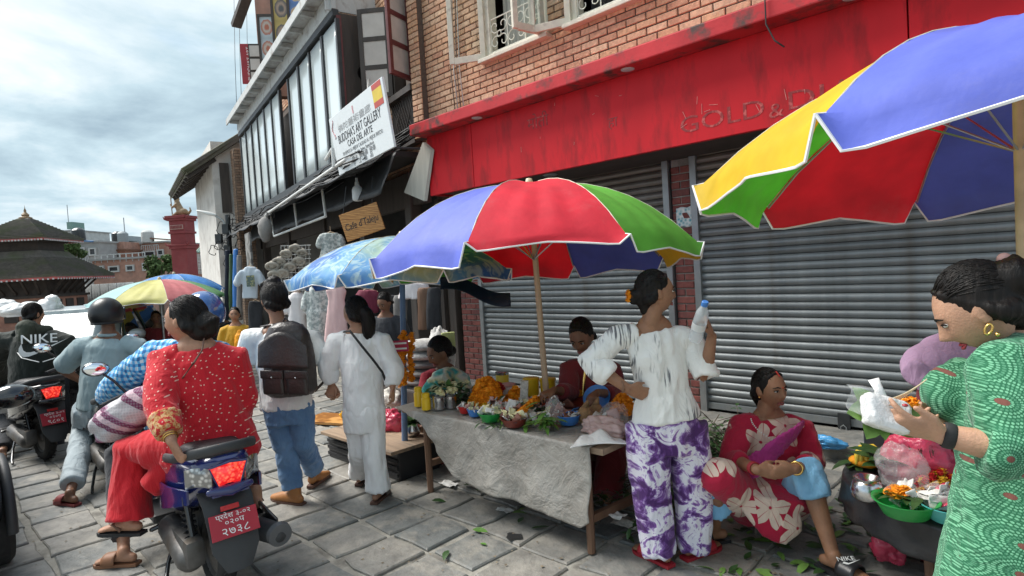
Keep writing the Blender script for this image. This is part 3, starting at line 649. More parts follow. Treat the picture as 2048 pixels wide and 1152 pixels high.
mb = MB(); mb.lathe([(.26, 0), (.28, .08), (.14, .14), (.17, .22), (.10, .3), (.05, .36), (.06, .42), (.015, .55), (.0, .72)], c+UP*5.5, 12); mb.build('finial', 'gilt', TP, 40)
# red brick column with a guardian figure
c = ground_under(376, 26); TW = thing('red_column', 'dark red masonry column with stepped cornice and guardian statue', 'monument', c)
ax, ay = axes(CYAW+R_(-6)); Rm = Matrix((ax, ay, UP)).transposed(); mb = MB()
for z0, z1, w_ in ((0, .5, .95), (.5, 3.3, .70), (3.3, 3.42, .80), (3.42, 3.5, .88), (3.5, 3.95, .68), (3.95, 4.05, .78), (4.05, 4.5, .70), (4.5, 4.6, .82), (4.6, 4.72, .92)): mb.box(c+UP*(z0+z1)/2, (w_, w_, z1-z0), Rm, bev=.015)
mb.build('shaft', 'tower_red', TW)
mb = MB(); mb.box(c-ay*.36+UP*4.22, (.58, .05, .18), Rm); mb.build('carved_band', 'plaster_pink', TW)
for i in range(9): mb = MB(); mb.box(c-ay*.39+ax*(-.25+.0625*i)+UP*4.22, (.035, .03, .14), Rm); mb.build('baluster', 'tower_red', TW)
for s in (-1, 1):
    for z_ in (3.45, 4.55): mb = MB(); mb.tube([c+ax*s*.40-ay*.36+UP*z_, c+ax*s*.50-ay*.40+UP*(z_+.04), c+ax*s*.56-ay*.40+UP*(z_+.14)], [.045, .04, .012], 8, round_ends=True); mb.build('corner_finial', 'tower_red', TW, 60)
mb = MB(); b0 = c+UP*4.72
mb.ball(b0+ax*.10+UP*.16, (.26, .20, .17)); mb.tube([b0+ax*.0+UP*.2, b0-ax*.10+UP*.45, b0-ax*.14+UP*.62], [.17, .14, .11], 10, round_ends=True)
mb.ball(b0-ax*.15+UP*.74, (.11, .12, .13)); mb.tube([b0-ax*.15+UP*.8, b0-ax*.15+UP*.98], [.09, .02], 8, round_ends=True)
for s in (-1, 1): mb.tube([b0-ax*.1+ay*.14*s+UP*.5, b0-ax*.28+ay*.16*s+UP*.36, b0-ax*.36+ay*.12*s+UP*.52], [.06, .05, .04], 8, round_ends=True); mb.tube([b0-ax*.05+ay*.1*s+UP*.15, b0-ax*.28+ay*.12*s+UP*.03], [.09, .06], 8, round_ends=True)
mb.tube([b0+ax*.33+UP*.08, b0+ax*.46+UP*.2, b0+ax*.42+UP*.34], [.07, .05, .03], 8, round_ends=True)
link('guardian_statue', remesh(mb, 'guardian_statue', .03, 1), TW).data.materials.append(M('gilt'))
mb = MB(); mb.cyl(b0-ax*.40+UP*0, b0-ax*.42+UP*1.05, .022, n=8); mb.build('staff', 'gilt', TW)
# far houses: each with its own windows, parapet and roof clutter
def house(label, x0, x1, y0, y1, D, depth, mat, wins, roof=None, extra=()):
    a = at(x0, y0, D); b_ = at(x1, y0, D); z1 = (a.z+b_.z)/2; w_ = (b_-a).length; cc = V(((a.x+b_.x)/2, (a.y+b_.y)/2, 0)); ax, ay = axes(CYAW); Rm = Matrix((ax, ay, UP)).transposed()
    h_ = thing('house', label, 'house', cc+ay*depth/2); mb = MB(); mb.box(cc+ay*depth/2+UP*z1/2, (w_, depth, z1), Rm); mb.build('wall', mat, h_)
    mb = MB(); mb.box(cc+ay*(depth/2)+UP*(z1+.06), (w_+.3, depth+.3, .12), Rm); mb.build('roof_slab' if not roof else 'roof', roof or 'concrete', h_)
    S = D/FPX
    for (u0, u1, v0, v1) in wins:
        p = at((u0+u1)/2, (v0+v1)/2, D); q = V((p.x, p.y, p.z)); mb = MB(); W_, H_ = (u1-u0)*S, (v1-v0)*S
        for s in (-1, 1): mb.box(q+ax*s*W_/2-ay*.04, (.09, .12, H_+.1), Rm); mb.box(q+UP*s*H_/2-ay*.04, (W_-.09, .12, .09), Rm)
        wn = mb.build('window', 'concrete_pale', h_); mb = MB(); mb.box(q-ay*.01, (W_, .05, H_), Rm); mb.build('pane', 'win_dark', wn)
    for e in extra:
        p = at(e[1], e[2], D); S_ = S
        if e[0] == 'tank': mb = MB(); mb.lathe([(0, 0), (.42, 0), (.45, .1), (.45, .8), (.3, .95), (.12, 1.0), (0, 1.02)], p, 14); mb.build('water_tank', e[3], h_, 40)
        if e[0] == 'box': mb = MB(); mb.box(p+ay*1.0, (e[3]*S, 2.0, e[4]*S), Rm); mb.build('roof_room', e[5], h_)
        if e[0] == 'sheet': mb = MB(); mb.box(p+ay*.8, (e[3]*S, 2.2, .1), Rm @ Matrix.Rotation(R_(8), 3, 'Y')); mb.build('sheet_roof', e[4], h_)
        if e[0] == 'rail':
            mb = MB(); w2 = e[3]*S
            for k in range(9): mb.box(p+ax*(-w2/2+w2*k/8), (.05, .05, .5), Rm)
            mb.box(p+UP*.27, (w2, .06, .05), Rm); mb.build('railing', 'white_paint', h_)
        if e[0] == 'mast': mb = MB(); mb.cyl(p, p+UP*e[3], .04, n=6); mb.build('mast', 'grey_metal', h_)
house('grey concrete house under a blue sheet roof behind the pagoda', 150, 198, 486, 600, 44, 6, 'concrete', [(160, 170, 496, 508), (180, 192, 497, 510)], None, [('sheet', 172, 482, 36, 'blue_sheet'), ('tank', 158, 483, 'win_dark'), ('rail', 165, 520, 26)])
house('tall pale tower block with a green rooftop cabin far behind', 130, 150, 462, 600, 70, 6, 'concrete_pale', [(134, 140, 470, 478)], None, [('box', 139, 451, 11, 14, 'green_tile'), ('mast', 137, 444, 2)])
house('low pink brick house with four dark windows behind the fence', 184, 300, 519, 600, 40, 6, 'brick_far2', [(193, 208, 533, 544), (219, 238, 533, 543), (254, 268, 531, 541), (287, 299, 527, 540)], None, [('rail', 240, 516, 100)])
house('brick house with red tiled slope next to the blue-roofed house', 192, 250, 503, 600, 46, 6, 'brick_far', [(224, 240, 508, 516)], 'roof_tile_red', [('box', 236, 492, 22, 16, 'brick_far2')])
house('terraced concrete house with rooftop tanks in the middle distance', 210, 290, 488, 600, 52, 7, 'concrete', [(218, 230, 493, 501), (256, 266, 508, 517), (268, 277, 508, 516)], None, [('tank', 236, 486, 'win_dark'), ('tank', 246, 486, 'sheet_grey'), ('box', 242, 477, 24, 10, 'sheet_grey'), ('box', 262, 494, 22, 18, 'brick_far'), ('mast', 250, 470, 1.5)])
house('brick house with a wide balcony window below a brown awning', 284, 333, 486, 600, 48, 6, 'brick_far', [(286, 310, 503, 512), (316, 327, 500, 510)], None, [('sheet', 307, 477, 40, 'roof_tile_red'), ('rail', 300, 497, 34), ('tank', 296, 485, 'concrete_pale')])
# pale sheet-metal fence beside the temple
F0 = thing('sheet_fence', 'pale grey corrugated sheet fence behind the parked silver car', 'fence', ground_under(205, 33)); ax, ay = axes(CYAW)
for i in range(7): p = ground_under(160+17*i, 33); mb = MB(); mb.grid(lambda u, v: p+ax*(-.23+.46*u)+ay*(.02*math.sin(u*40))+UP*2.1*v, 16, 1, .02); mb.build('sheet', 'sheet_grey', F0, 180)
# small tiled pavilion right of the column
c = ground_under(412, 30); PV = thing('pavilion', 'small pavilion with green tiled roof and pale lattice beside the red column', 'pavilion', c); mb = MB()
p0, p1 = at(392, 503, 30), at(436, 470, 30)
mb.add([at(392, 505, 30), at(432, 505, 30), at(437, 470, 31), at(418, 478, 31), at(392, 507, 30)+FWD*3, at(432, 507, 30)+FWD*3], [(0, 1, 2, 3), (4, 3, 2, 5), (0, 3, 4), (1, 5, 2)])
for i in range(10):
    u = i/9; mb.cyl(at(392+40*u, 505, 29.95), at(418+19*u, 478-8*u, 30.9), .05, n=6)
mb.build('roof', 'green_tile', PV)
mb = MB(); 
for i in range(12): p = at(396+3*i, 528, 30); mb.box(p, (.035, .05, 1.0), CYAW)
for j in range(5): mb.box(at(412, 515+7*j, 30), (.95, .045, .035), CYAW)
mb.build('lattice', 'concrete_pale', PV); mb = MB(); mb.box(at(412, 560, 30.6), (1.2, .8, 1.7), CYAW); mb.build('wall', 'brick_far', PV)
# plaster house at the end of the row
PH = thing('plaster_house', 'old white plaster house with deep dark tiled eaves past the gallery', 'house', gw(-14, 0, 0), GA)
def ph(mb, name, mat): return mb.build(name, mat, PH)
def gbox(mb, c_, d): mb.box(gw(*c_), d, GA)
mb = MB(); gbox(mb, (-14.5, 1.0, 3.0), (4.8, 4.6, 6.0)); ph(mb, 'wall', 'plaster')
mb = MB(); gbox(mb, (-11.75, -.55, 2.9), (.5, .42, 5.6)); ph(mb, 'brick_quoin_core', 'mortar_dark')
brickwork(PH, GM @ Matrix.Translation((0, -.77, 0)), -12.0, -11.5, .1, 5.7, [], 'brick_old', 0, name='quoin_brick')
W2 = GM @ Matrix.Translation((-11.49, -.55, 0)) @ Matrix.Rotation(PI/2, 4, 'Z'); brickwork(PH, W2, -.21, .21, .1, 5.7, [], 'brick_old', 0, name='quoin_brick')
mb = MB(); gbox(mb, (-12.05, -.98, 4.6), (.06, .26, 1.5)); ph(mb, 'window_shutter', 'dark_wood')
A_, B_ = [gw(-17.5, -2.05, 4.95), gw(-11.9, -2.0, 4.95), gw(-11.7, 1.0, 7.1), gw(-17.5, 1.0, 7.1)], None
mb = MB(); nrm = V((0, 0, .12)); mb.add(A_+[p+nrm for p in A_], [(3, 2, 1, 0), (4, 5, 6, 7), (0, 1, 5, 4), (1, 2, 6, 5), (2, 3, 7, 6), (3, 0, 4, 7)]); ph(mb, 'roof', 'roof_tile')
mb = MB()
for i in range(22):
    x_ = -17.4+5.5*i/21; mb.tube([gw(x_, -2.10, 5.05), gw(x_, -1, 5.82), gw(x_, 1.0, 7.23)], .09, 6)
o = ph(mb, 'roof_tiles', 'roof_tile'); o['kind'] = 'stuff'
for i in range(8): x_ = -17.2+5.1*i/7; mb = MB(); mb.beam(gw(x_, -2.0, 4.90), gw(x_, -1.2, 5.46), .09, .12); ph(mb, 'rafter', 'dark_wood')
# street lamp arm and cable knot
p = at(432, 440, 17.0); SLp = thing('street_lamp', 'grey street lamp head on a bracket above a knot of cables', 'street lamp', p)
mb = MB(); mb.tube([at(462, 470, 17), at(445, 440, 17), at(425, 428, 17)], .03, 8); mb.build('bracket', 'grey_metal', SLp, 60)
mb = MB(); mb.tube([at(430, 430, 17), at(418, 427, 17), at(398, 422, 17)], [(.06, .04), (.12, .06), (.08, .03)], 10, side=UP.cross(RIGHT), round_ends=True); mb.build('lamp_head', 'white_pipe', SLp, 60)
KN = thing('cable_knot', 'dense knot of black cables and boxes on a pole past the gallery', 'cables', at(450, 480, 17))
for k in range(16):
    u, v = random.gauss(458, 4), random.gauss(462, 22); pts = [at(u+random.gauss(0, 16), v+random.gauss(0, 16), 17+random.uniform(-.3, .2)) for _ in range(4)]; mb = MB(); a_ = random.uniform(.05, .16); p_ = pts[0]; mb.tube([p_+RIGHT*a_*math.cos(g)+UP*a_*1.3*math.sin(g)+FWD*.06*math.sin(3*g) for g in np.linspace(0, 5.6, 14)], .011, 5); mb.build('cable', 'cable', KN, 180)
for u, v in ((452, 458), (438, 478), (456, 500)): mb = MB(); mb.box(at(u, v, 17), (.18, .12, .28), CYAW, bev=.01); mb.build('junction_box', 'dark_metal', KN)
mb = MB(); mb.cyl(at(455, 430, 17.1), at(468, 640, 17.1), .07, n=10); mb.build('pole', 'dark_metal', KN)
SW = thing('overhead_wires', 'thin wires running down the sky beside the gallery eave', 'wires', at(470, 100, 18))
for u in (467, 477, 492): mb = MB(); mb.tube([at(u, -60, 20), at(u+3, 120, 19), at(u+8, 260, 18)], .008, 4); mb.build('wire', 'cable', SW, 180)
# ---------------------------------------------------------------- trees far off
pm('bark', (.09, .07, .05), .9, .3, 8, .5, 30)
pm('leaf_far', (.075, .115, .04), .8, .45, 2.5, 0, spec=.2); pm('leaf_green', (.055, .13, .03), .5, .4, 14, .1, 40); pm('leaf_bright', (.16, .30, .06), .5, .35, 14, .1, 40)
def tree(label, px_, py_, D, R, H):
    base_ = ground_under(px_, D); top = at(px_, py_, D); zc = top.z; t_ = thing('tree', label, 'tree', base_); mb = MB()
    mb.tube([base_, base_+UP*zc*.5+V((.1, 0, 0)), base_+UP*zc], [.16, .11, .05], 8)
    for k in range(5): a = k*1.26; mb.tube([base_+UP*zc*.55, base_+UP*zc*.8+V((math.cos(a), math.sin(a), 0))*R*.4, base_+UP*zc+V((math.cos(a), math.sin(a), .2))*R*.7], [.07, .05, .02], 6)
    mb.build('trunk', 'bark', t_); mb = MB(); cl = [(V((random.gauss(0, .45), random.gauss(0, .45), random.gauss(0, .33)))) for _ in range(14)]
    for k in range(1700):
        q = random.choice(cl); d = V((random.gauss(0, 1), random.gauss(0, 1), random.gauss(0, 1))).normalized()*random.uniform(.18, .36); p = base_+UP*zc+V(((q.x+d.x)*R, (q.y+d.y)*R, (q.z+d.z)*H))
        n_ = V((random.gauss(0, 1), random.gauss(0, 1), random.gauss(.4, 1))).normalized(); x_ = n_.orthogonal().normalized()*.11; y_ = n_.cross(x_)*.7; mb.add([p-x_, p+y_, p+x_, p-y_], [(0, 1, 2, 3)])
    cr = mb.build('crown', 'leaf_far', t_); cr['kind'] = 'stuff'
tree('dense green tree behind the left side of the pagoda', 8, 500, 36, 1.6, 1.3); tree('small green tree between pagoda roofs and blue-roofed house', 140, 498, 38, 1.0, .9); tree('low bushy tree in front of the pink brick house', 322, 532, 34, 1.0, .8)
# ================================================================== SIGNS AND BOARDS
pm('sign_white', (.72, .75, .76), .45, .06, 3, .05, 20, stain=(.58, .58, .56), stain_s=3, stain_t=(.55, .8)); pm('ink', (.03, .03, .035), .6, .2, 20, 0); pm('ink_grey', (.28, .29, .30), .6, .2, 20, 0); pm('ink_pale', (.42, .43, .44), .6, .2, 20, 0); pm('ink_pink', (.60, .28, .30), .6, .2, 20, 0)
pm('flag_red', (.50, .07, .05), .5, .1, 9, 0); pm('flag_yellow', (.72, .52, .05), .5, .1, 9, 0); pm('sign_red', (.33, .025, .035), .5, .12, 4, .05); pm('white_ink', (.8, .8, .78), .5, .05, 9, 0)
o4 = gw(-.96, -1.10, 4.03); o3 = gw(1.19, -1.10, 4.03); o1 = gw(-.96, -1.0, 3.21); sax = (o3-o4).normalized(); say = (o4-o1).normalized(); W_, H_ = (o3-o4).length, (o4-o1).length; cc = (o3+o1)/2; snz = sax.cross(say)
S1 = thing('gallery_sign', 'white tilted signboard reading Buddha\'s Art Gallery with a red and yellow flag', 'sign', cc-say*H_/2); Rm = Matrix((sax, say, snz)).transposed()
mb = MB(); mb.box(cc, (W_, H_, .03), Rm, bev=.006); mb.build('board', 'sign_white', S1)
def st(txt, u, v, sz, mat='ink', sx=1.): text('lettering', txt, sz, mat, S1, cc+sax*(u*W_/2)+say*(v*H_/2)+snz*.0172, sax, say, .001, sx)
st("BUDDHA'S ART GALLERY", .02, .12, .165, 'ink', .90); st('CASA DEL ARTE', .02, -.17, .12, 'ink', 1.15); st('TENEMOS LA MEJOR CALIDAD AL MEJOR PRECIO', .04, -.40, .068, 'ink_grey', 1.05); st('Thangka, Mandalas, Statues, Singing Bowls', .0, -.56, .06, 'ink_grey', .95)
st('佛陀藝術畫廊', -.08, .44, .105, 'ink_pale', 2.1); st('唐卡  曼荼羅  佛像', .05, -.72, .075, 'ink_grey', 1.5); st('手   工   藝   品', .0, -.88, .075, 'ink_grey', 1.6)
fr_ = lambda u, v: cc+sax*(u*W_/2)+say*(v*H_/2)
mb = MB()
for sgn in (-1, 1): mb.box(fr_(.80, .64)+say*sgn*.105+snz*.017, (.30, .07, .003), Rm)
fl = mb.build('flag_stripes', 'flag_red', S1); mb = MB(); mb.box(fr_(.80, .64)+snz*.017, (.30, .14, .003), Rm); mb.build('flag_band', 'flag_yellow', S1)
mb = MB(); q = fr_(-.88, .52)+snz*.018
for k in range(7): a = k*.9; mb.tube([q+sax*.02*math.cos(a)+say*(-.12+.036*k), q+sax*.06*math.cos(a)+say*(-.10+.036*k), q+sax*.03*math.cos(a+1)+say*(-.07+.036*k)], .006, 5)
mb.build('emblem', 'ink_pink', S1)
mb = MB(); mb.box(fr_(-.04, .74)+snz*.017, (.035, .10, .003), Rm); mb.build('emblem_mark', 'ink_pink', S1)
for u in (-.75, .75): mb = MB(); mb.cyl(fr_(u, -.9)-snz*.02, fr_(u, -1.0)-snz*.45, .014, n=8); mb.build('bracket', 'dark_metal', S1)
mb = MB(); mb.tube([fr_(.52, 1.0), gw(-1.5, -.25, 4.9)], .006, 5); mb.build('stay_wire', 'wire_white', S1)
# hand-lettered wooden café board
m, t, b = base('varnished_board'); wv = N(t, 'ShaderNodeTexWave', wave_type='BANDS', bands_direction='Z', i_Scale=5., i_Distortion=9., i_Detail=4.); wv.inputs['Detail Scale'].default_value = 1.2; t.links.new(tcoord(t, 'Object', (.5, .5, 3)), wv.inputs['Vector'])
r = ramp(t, [(.1, (.30, .12, .03)), (.5, (.50, .23, .06)), (.9, (.62, .32, .10))]); t.links.new(wv.outputs[0], r.inputs[0]); setcol(t, b, r.outputs[0]); b.inputs['Roughness'].default_value = .35
cc = at(724, 444, 8.2); yaw = CYAW+R_(-8); ax_ = V((math.cos(yaw), math.sin(yaw), 0)); q = Matrix.Rotation(R_(15), 3, ax_.cross(UP)); sax = q @ ax_; say = q @ UP; snz = sax.cross(say); Rm = Matrix((sax, say, snz)).transposed()
S2 = thing('cafe_board', 'varnished wooden board lettered Cafe d\'Taleju hanging under the awning', 'sign', cc-say*.2)
mb = MB(); mb.box(cc, (.57, .385, .03), Rm, bev=.008); mb.build('board', 'varnished_board', S2)
text('lettering', 'Cafe d\'Taleju', .135, 'ink', S2, cc+snz*.0165-say*.01, sax, say+sax*.12, .002, .70)
for u in (-.22, .22): mb = MB(); mb.tube([cc+sax*u+say*.19, cc+sax*u*.9+UP*.55], .006, 5); mb.build('chain', 'dark_metal', S2)
# bulb
p = at(715, 384, 8.6); BL = thing('light_bulb', 'white plastic bulb hanging from the awning frame above the cafe board', 'light bulb', p-UP*.12); mb = MB()
mb.lathe([(0, -.13), (.05, -.13), (.072, -.115), (.078, -.08), (.078, .03), (.06, .07), (.035, .09)], p, 20); mb.build('globe', 'sign_white', BL, 50); mb = MB(); mb.lathe([(.035, .09), (.03, .14), (.02, .15), (.02, .20), (0, .21)], p, 14); mb.build('cap', 'white_pipe', BL, 50); mb = MB(); mb.tube([p+UP*.2, p+UP*.4], .005, 5); mb.build('cord', 'cable', BL)
# painted scroll boards and red sign on the upper floor
def mat_scroll(name, bgc, ring1, ring2, sc=1.):
    m, t, b = base(name); vec = tcoord(t, 'Generated'); s_ = N(t, 'ShaderNodeSeparateXYZ'); t.links.new(vec, s_.inputs[0]); fz = mth(t, 'FRACT', mth(t, 'MULTIPLY', s_.outputs[2], 2.)); dz_ = mth(t, 'SUBTRACT', fz, .5); dx_ = mth(t, 'SUBTRACT', s_.outputs[0], .5)
    r_ = mth(t, 'SQRT', mth(t, 'ADD', mth(t, 'POWER', dz_, 2.), mth(t, 'POWER', dx_, 2.))); n_ = noise(t, vec, 9, 4); v_ = mth(t, 'ADD', r_, mth(t, 'MULTIPLY', mth(t, 'SUBTRACT', n_, .5), .12))
    rr = ramp(t, [(.10, ring1), (.2, ring2), (.34, ring1), (.38, bgc), (.6, tuple(c*.75 for c in bgc))]); t.links.new(v_, rr.inputs[0]); setcol(t, b, rr.outputs[0]); b.inputs['Roughness'].default_value = .4
mat_scroll('scroll_gold', (.50, .38, .12), (.10, .10, .10), (.42, .30, .22)); mat_scroll('scroll_pale', (.45, .52, .55), (.45, .14, .08), (.52, .50, .44)); mat_scroll('scroll_blue', (.12, .22, .48), (.55, .42, .26), (.50, .30, .16))
for lab, u, v, D, w_, h_, pan in (('pale framed scroll painting with round medallions under the upper eave', 536, 76, 13.5, .42, 1.05, 'scroll_pale'), ('tall black-framed gold scroll painting beside the upper window', 565, 42, 12.6, .44, 1.12, 'scroll_gold'), ('blue-framed gold painting hung highest on the upper floor', 594, 8, 11.8, .40, .82, 'scroll_blue')):
    p = at(u, v, D); T_ = thing('scroll_painting', lab, 'painting', p-UP*h_/2); yaw = CYAW+R_(6); axx = V((math.cos(yaw), math.sin(yaw), 0)); ayy = V((-math.sin(yaw), math.cos(yaw), 0))
    mb = MB()
    for s in (-1, 1): mb.box(p+axx*s*(w_/2-.025), (.05, .05, h_), yaw); mb.box(p+UP*s*(h_/2-.025), (w_-.1, .05, .05), yaw)
    mb.build('frame', 'dark_wood', T_); mb = MB(); mb.box(p+ayy*.01, (w_-.09, .02, h_-.09), yaw); mb.build('picture', pan, T_)
    mb = MB(); mb.beam(p+ayy*.03+UP*(h_/2-.1), gw(-8, .2, 0)*0+p+ayy*.9+UP*(h_/2), .03, .03); mb.build('bracket', 'dark_wood', T_)
p = at(499, 128, 15.5); yaw = CYAW+R_(10); axx = V((math.cos(yaw), math.sin(yaw), 0)); S3 = thing('hanging_sign', 'narrow dark red sign with vertical white lettering beside the gallery eave', 'sign', p-UP*.5)
mb = MB(); mb.box(p, (.40, .05, 1.02), yaw, bev=.01); mb.build('board', 'sign_red', S3); nn = V((math.sin(yaw), -math.cos(yaw), 0)); text('lettering', "BUDDHA'S ART", .13, 'white_ink', S3, p+nn*.027+axx*.0, UP, -axx, .001, .95); text('lettering', "GALLERY", .10, 'white_ink', S3, p+nn*.027+axx*.13-UP*.1, UP, -axx, .001, .95)
# old roof eave and casement of the upper floor, seen past the glazed bay
mb = MB(); mb.beam(at(472, 52, 14.5), at(505, -40, 13.6), .22, .12); mb.build('upper_eave', 'dark_wood', Gb)
for u, v in ((504, 118), (506, 150)): pass
mb = MB(); q = at(512, 130, 14.6); mb.box(q, (.30, .06, 1.0), CYAW+R_(10)); mb.build('upper_casement', 'dark_wood', Gb)
for k in range(3): mb = MB(); mb.box(q-FWD*.04+UP*(.32-.32*k), (.22, .03, .26), CYAW+R_(10)); mb.build('pane', 'pane_milky', Gb)
mb = MB(); mb.box(at(552, 60, 15.2), (.9, .3, 3.4), CYAW+R_(20)); mb.build('upper_wall', 'brick_far2', Gb)
# ================================================================== UMBRELLAS
def cloth_mat(name, col, tr=.45, rough=.6, pattern=None, spec=.35):
    m, t, b = base(name); vec = tcoord(t)
    n = ramp(t, [(.3, tuple(c*.84 for c in col)), (.7, tuple(min(1, c*1.12) for c in col))]); t.links.new(noise(t, vec, 4, 6), n.inputs[0]); dst = ramp(t, [(.56, 0), (.8, .22)]); t.links.new(noise(t, vec, 2.3, 8, .7), dst.inputs[0]); c = mixc(t, dst.outputs[0], n.outputs[0], (.42, .38, .34))
    if pattern: c = pattern(t, vec, c)
    setcol(t, b, c); b.inputs['Roughness'].default_value = rough; b.inputs['Specular IOR Level'].default_value = spec; bump(t, b, noise(t, vec, 7, 5, .55), .25, .02)
    tl = N(t, 'ShaderNodeBsdfTranslucent'); mx = N(t, 'ShaderNodeMixShader', i_Fac=tr) if False else N(t, 'ShaderNodeMixShader'); mx.inputs[0].default_value = tr
    if isinstance(c, tuple): tl.inputs[0].default_value = (*c, 1)
    else: t.links.new(c, tl.inputs[0])
    t.links.new(b.outputs[0], mx.inputs[1]); t.links.new(tl.outputs[0], mx.inputs[2]); t.links.new(mx.outputs[0], t.nodes['Material Output'].inputs[0]); return m
cloth_mat('um_blue', (.115, .15, .58), .16); cloth_mat('um_red', (.74, .035, .06), .34); cloth_mat('um_green', (.20, .58, .09), .45); cloth_mat('um_yellow', (.80, .56, .03), .45)
cloth_mat('um_pale_yellow', (.62, .58, .20), .3); cloth_mat('um_pale_red', (.60, .18, .19), .3); cloth_mat('um_pale_green', (.14, .33, .15), .3); cloth_mat('um_pale_cyan', (.36, .60, .60), .3); cloth_mat('um_tarp', (.05, .22, .55), .2)
def streaks(t, vec, c):
    w = N(t, 'ShaderNodeTexNoise', i_Scale=1.6, i_Detail=2.); t.links.new(vec, w.inputs['Vector']); md = N(t, 'ShaderNodeVectorMath', operation='ADD'); t.links.new(vec, md.inputs[0]); t.links.new(w.outputs['Color'], md.inputs[1])
    mp = N(t, 'ShaderNodeMapping'); mp.inputs['Rotation'].default_value = (0, 0, .9); mp.inputs['Scale'].default_value = (26, 5, 8); t.links.new(md.outputs[0], mp.inputs[0])
    s = ramp(t, [(.50, 0), (.60, 1)]); t.links.new(noise(t, mp.outputs[0], 1., 3), s.inputs[0]); big = ramp(t, [(.40, (.05, .16, .46)), (.55, (.12, .34, .62)), (.68, (.38, .52, .42))]); t.links.new(noise(t, vec, 2.2, 3), big.inputs[0])
    sz_ = N(t, 'ShaderNodeSeparateXYZ'); t.links.new(vec, sz_.inputs[0])
    return mixc(t, mth(t, 'MULTIPLY', s.outputs[0], .65), big.outputs[0], (.50, .66, .66))
cloth_mat('um_painted', (.1, .22, .5), .25, pattern=streaks); cloth_mat('um_painted_rim', (.10, .22, .50), .25); cloth_mat('um_dark', (.012, .018, .035), .1)
pm('piping', (.80, .80, .80), .6, .05, 9, 0); pm('seam_pale', (.62, .58, .45), .7, .2, 20, 0); pm('pale_wood', (.50, .36, .24), .6, .2, 12, .3, 30, cs=(4, 4, .4)); pm('steel', (.55, .56, .57), .22, .08, 6, .03, 20, metal=1.); pm('rib_steel', (.45, .46, .47), .35, .1, 6, 0, metal=.9); pm('bamboo', (.58, .47, .30), .5, .2, 8, .15, 20)
pm('blue_pole', (.12, .20, .34), .4, .15, 6, .05); pm('rust_pole', (.13, .035, .03), .7, .3, 8, .2)
def umbrella(name_label, C, R, zr, drop, phase, mats, val=.15, pole=None, n=8, tilt=(0, 0), flat=.5, pole_mat='pale_wood', pole_r=.021, rim_mats=None, seed=0, base_xy=None, dishev=0., zbase=0., scal=.028, lifts=(1.,)):
    """C centre (x,y); rim corners at height zr; drop = apex above rim"""
    r_ = random.Random(seed); base_ = V((*(base_xy or C), zbase)); U = thing('market_umbrella', name_label, 'umbrella', base_, group='market umbrellas')
    def surf(th, r, ca):                           # th angle, r 0..1, ca = 0 at ribs .. 1 mid panel
        chord = math.cos(PI/n)/math.cos((1-abs(1-2*ca))*0+((ca-.5)*2*PI/n)); rr = R*r*(1+(chord-1)*(.75*r+.25))
        z = zr+drop*(1-(flat*r**2+(1-flat)*r**3.2))-.026*math.sin(PI*ca)*math.sin(PI*min(r, 1))+scal*math.sin(PI*ca)*r**4
        x_, y_ = rr*math.cos(th), rr*math.sin(th); return V((C[0]+x_, C[1]+y_, z+tilt[0]*x_+tilt[1]*y_))
    for i in range(n):
        t0 = phase+2*PI*i/n; NU, NV = 16, 14; sd = r_.uniform(0, 50); amp = r_.uniform(.6, 1.3); lift = lifts[i % len(lifts)]
        def f(u, v):
            th = t0+2*PI/n*u
            if v <= .75:
                rr = v/.75; p = surf(th, rr, u); w_ = ((fbm([[u*7+sd, v*5, sd]], 3)[0]-.44)*.035+.007*math.sin(u*23+v*9+sd)*(v > .35))*rr*math.sin(PI*u)
                return p+UP*w_
            q = (v-.75)/.25; p = surf(th, 1., u); out = V((math.cos(th), math.sin(th), 0)); L = val*lift*min(1., (max(0., math.sin(PI*u))/.22)**.6)*(.78+.22*abs(math.cos(PI*u)))+.004
            wob = (fbm([[u*4+sd, q*2, sd+3]], 2)[0]-.38)*.09*q*amp*math.sin(PI*u)
            return p-UP*L*q*(1+dishev*.3*math.sin(sd+6*u))+out*(.05*q+wob-.02*math.sin(PI*u)*q)
        mb = MB(); mb.grid(f, NU, NV, .0025); mt = mats[i % len(mats)]; pn = mb.build('canopy_panel', mt, U, 50)
        mb = MB(); mb.tube([f(0, .76)]+[f(k/NU, 1.) for k in range(NU+1)]+[f(1, .76)], .0055, 5); mb.build('piping', 'piping', pn)
    ap = V((C[0], C[1], zr+drop))
    for i in range(n):
        t0 = phase+2*PI*i/n; pts = [surf(t0, k/6, 0.)-UP*.012 for k in range(7)]; mb = MB(); mb.tube(pts, .005, 5); rb = mb.build('rib', 'rib_steel', U)
        mb = MB(); mb.tube([surf(t0, k/8, 0.)+UP*.003 for k in range(1, 9)], .0032, 5); mb.build('seam', 'seam_pale', U)
        mb = MB(); mb.tube([surf(t0, .5, 0)-UP*.015, ap-UP*drop*1.05], .004, 5); mb.build('strut', 'rib_steel', rb)
    mb = MB(); top = ap+V((0, 0, .03)); mb.tube([base_, base_.lerp(top, .35), base_.lerp(top, .7), top], [pole_r*1.12, pole_r*1.06, pole_r, pole_r*.9], 12); mb.build('pole', pole_mat, U, 60)
    mb = MB(); mb.lathe([(.0, .05), (.02, .045), (.028, .02), (.03, -.01)], ap, 14); mb.build('cap', 'bamboo', U, 60); return U
D4 = ['um_blue', 'um_red', 'um_green', 'um_yellow']
umbrella('bright blue, red, green and yellow umbrella rising from the long offerings table', (-2.85, 3.14), 1.10, 1.76, .50, -1.934, D4, .13, base_xy=(-2.93, 3.30), seed=4, tilt=(.05, -.06), flat=.55, lifts=(1.1, .45, .8, .9, 1., 1., 1., 1.))
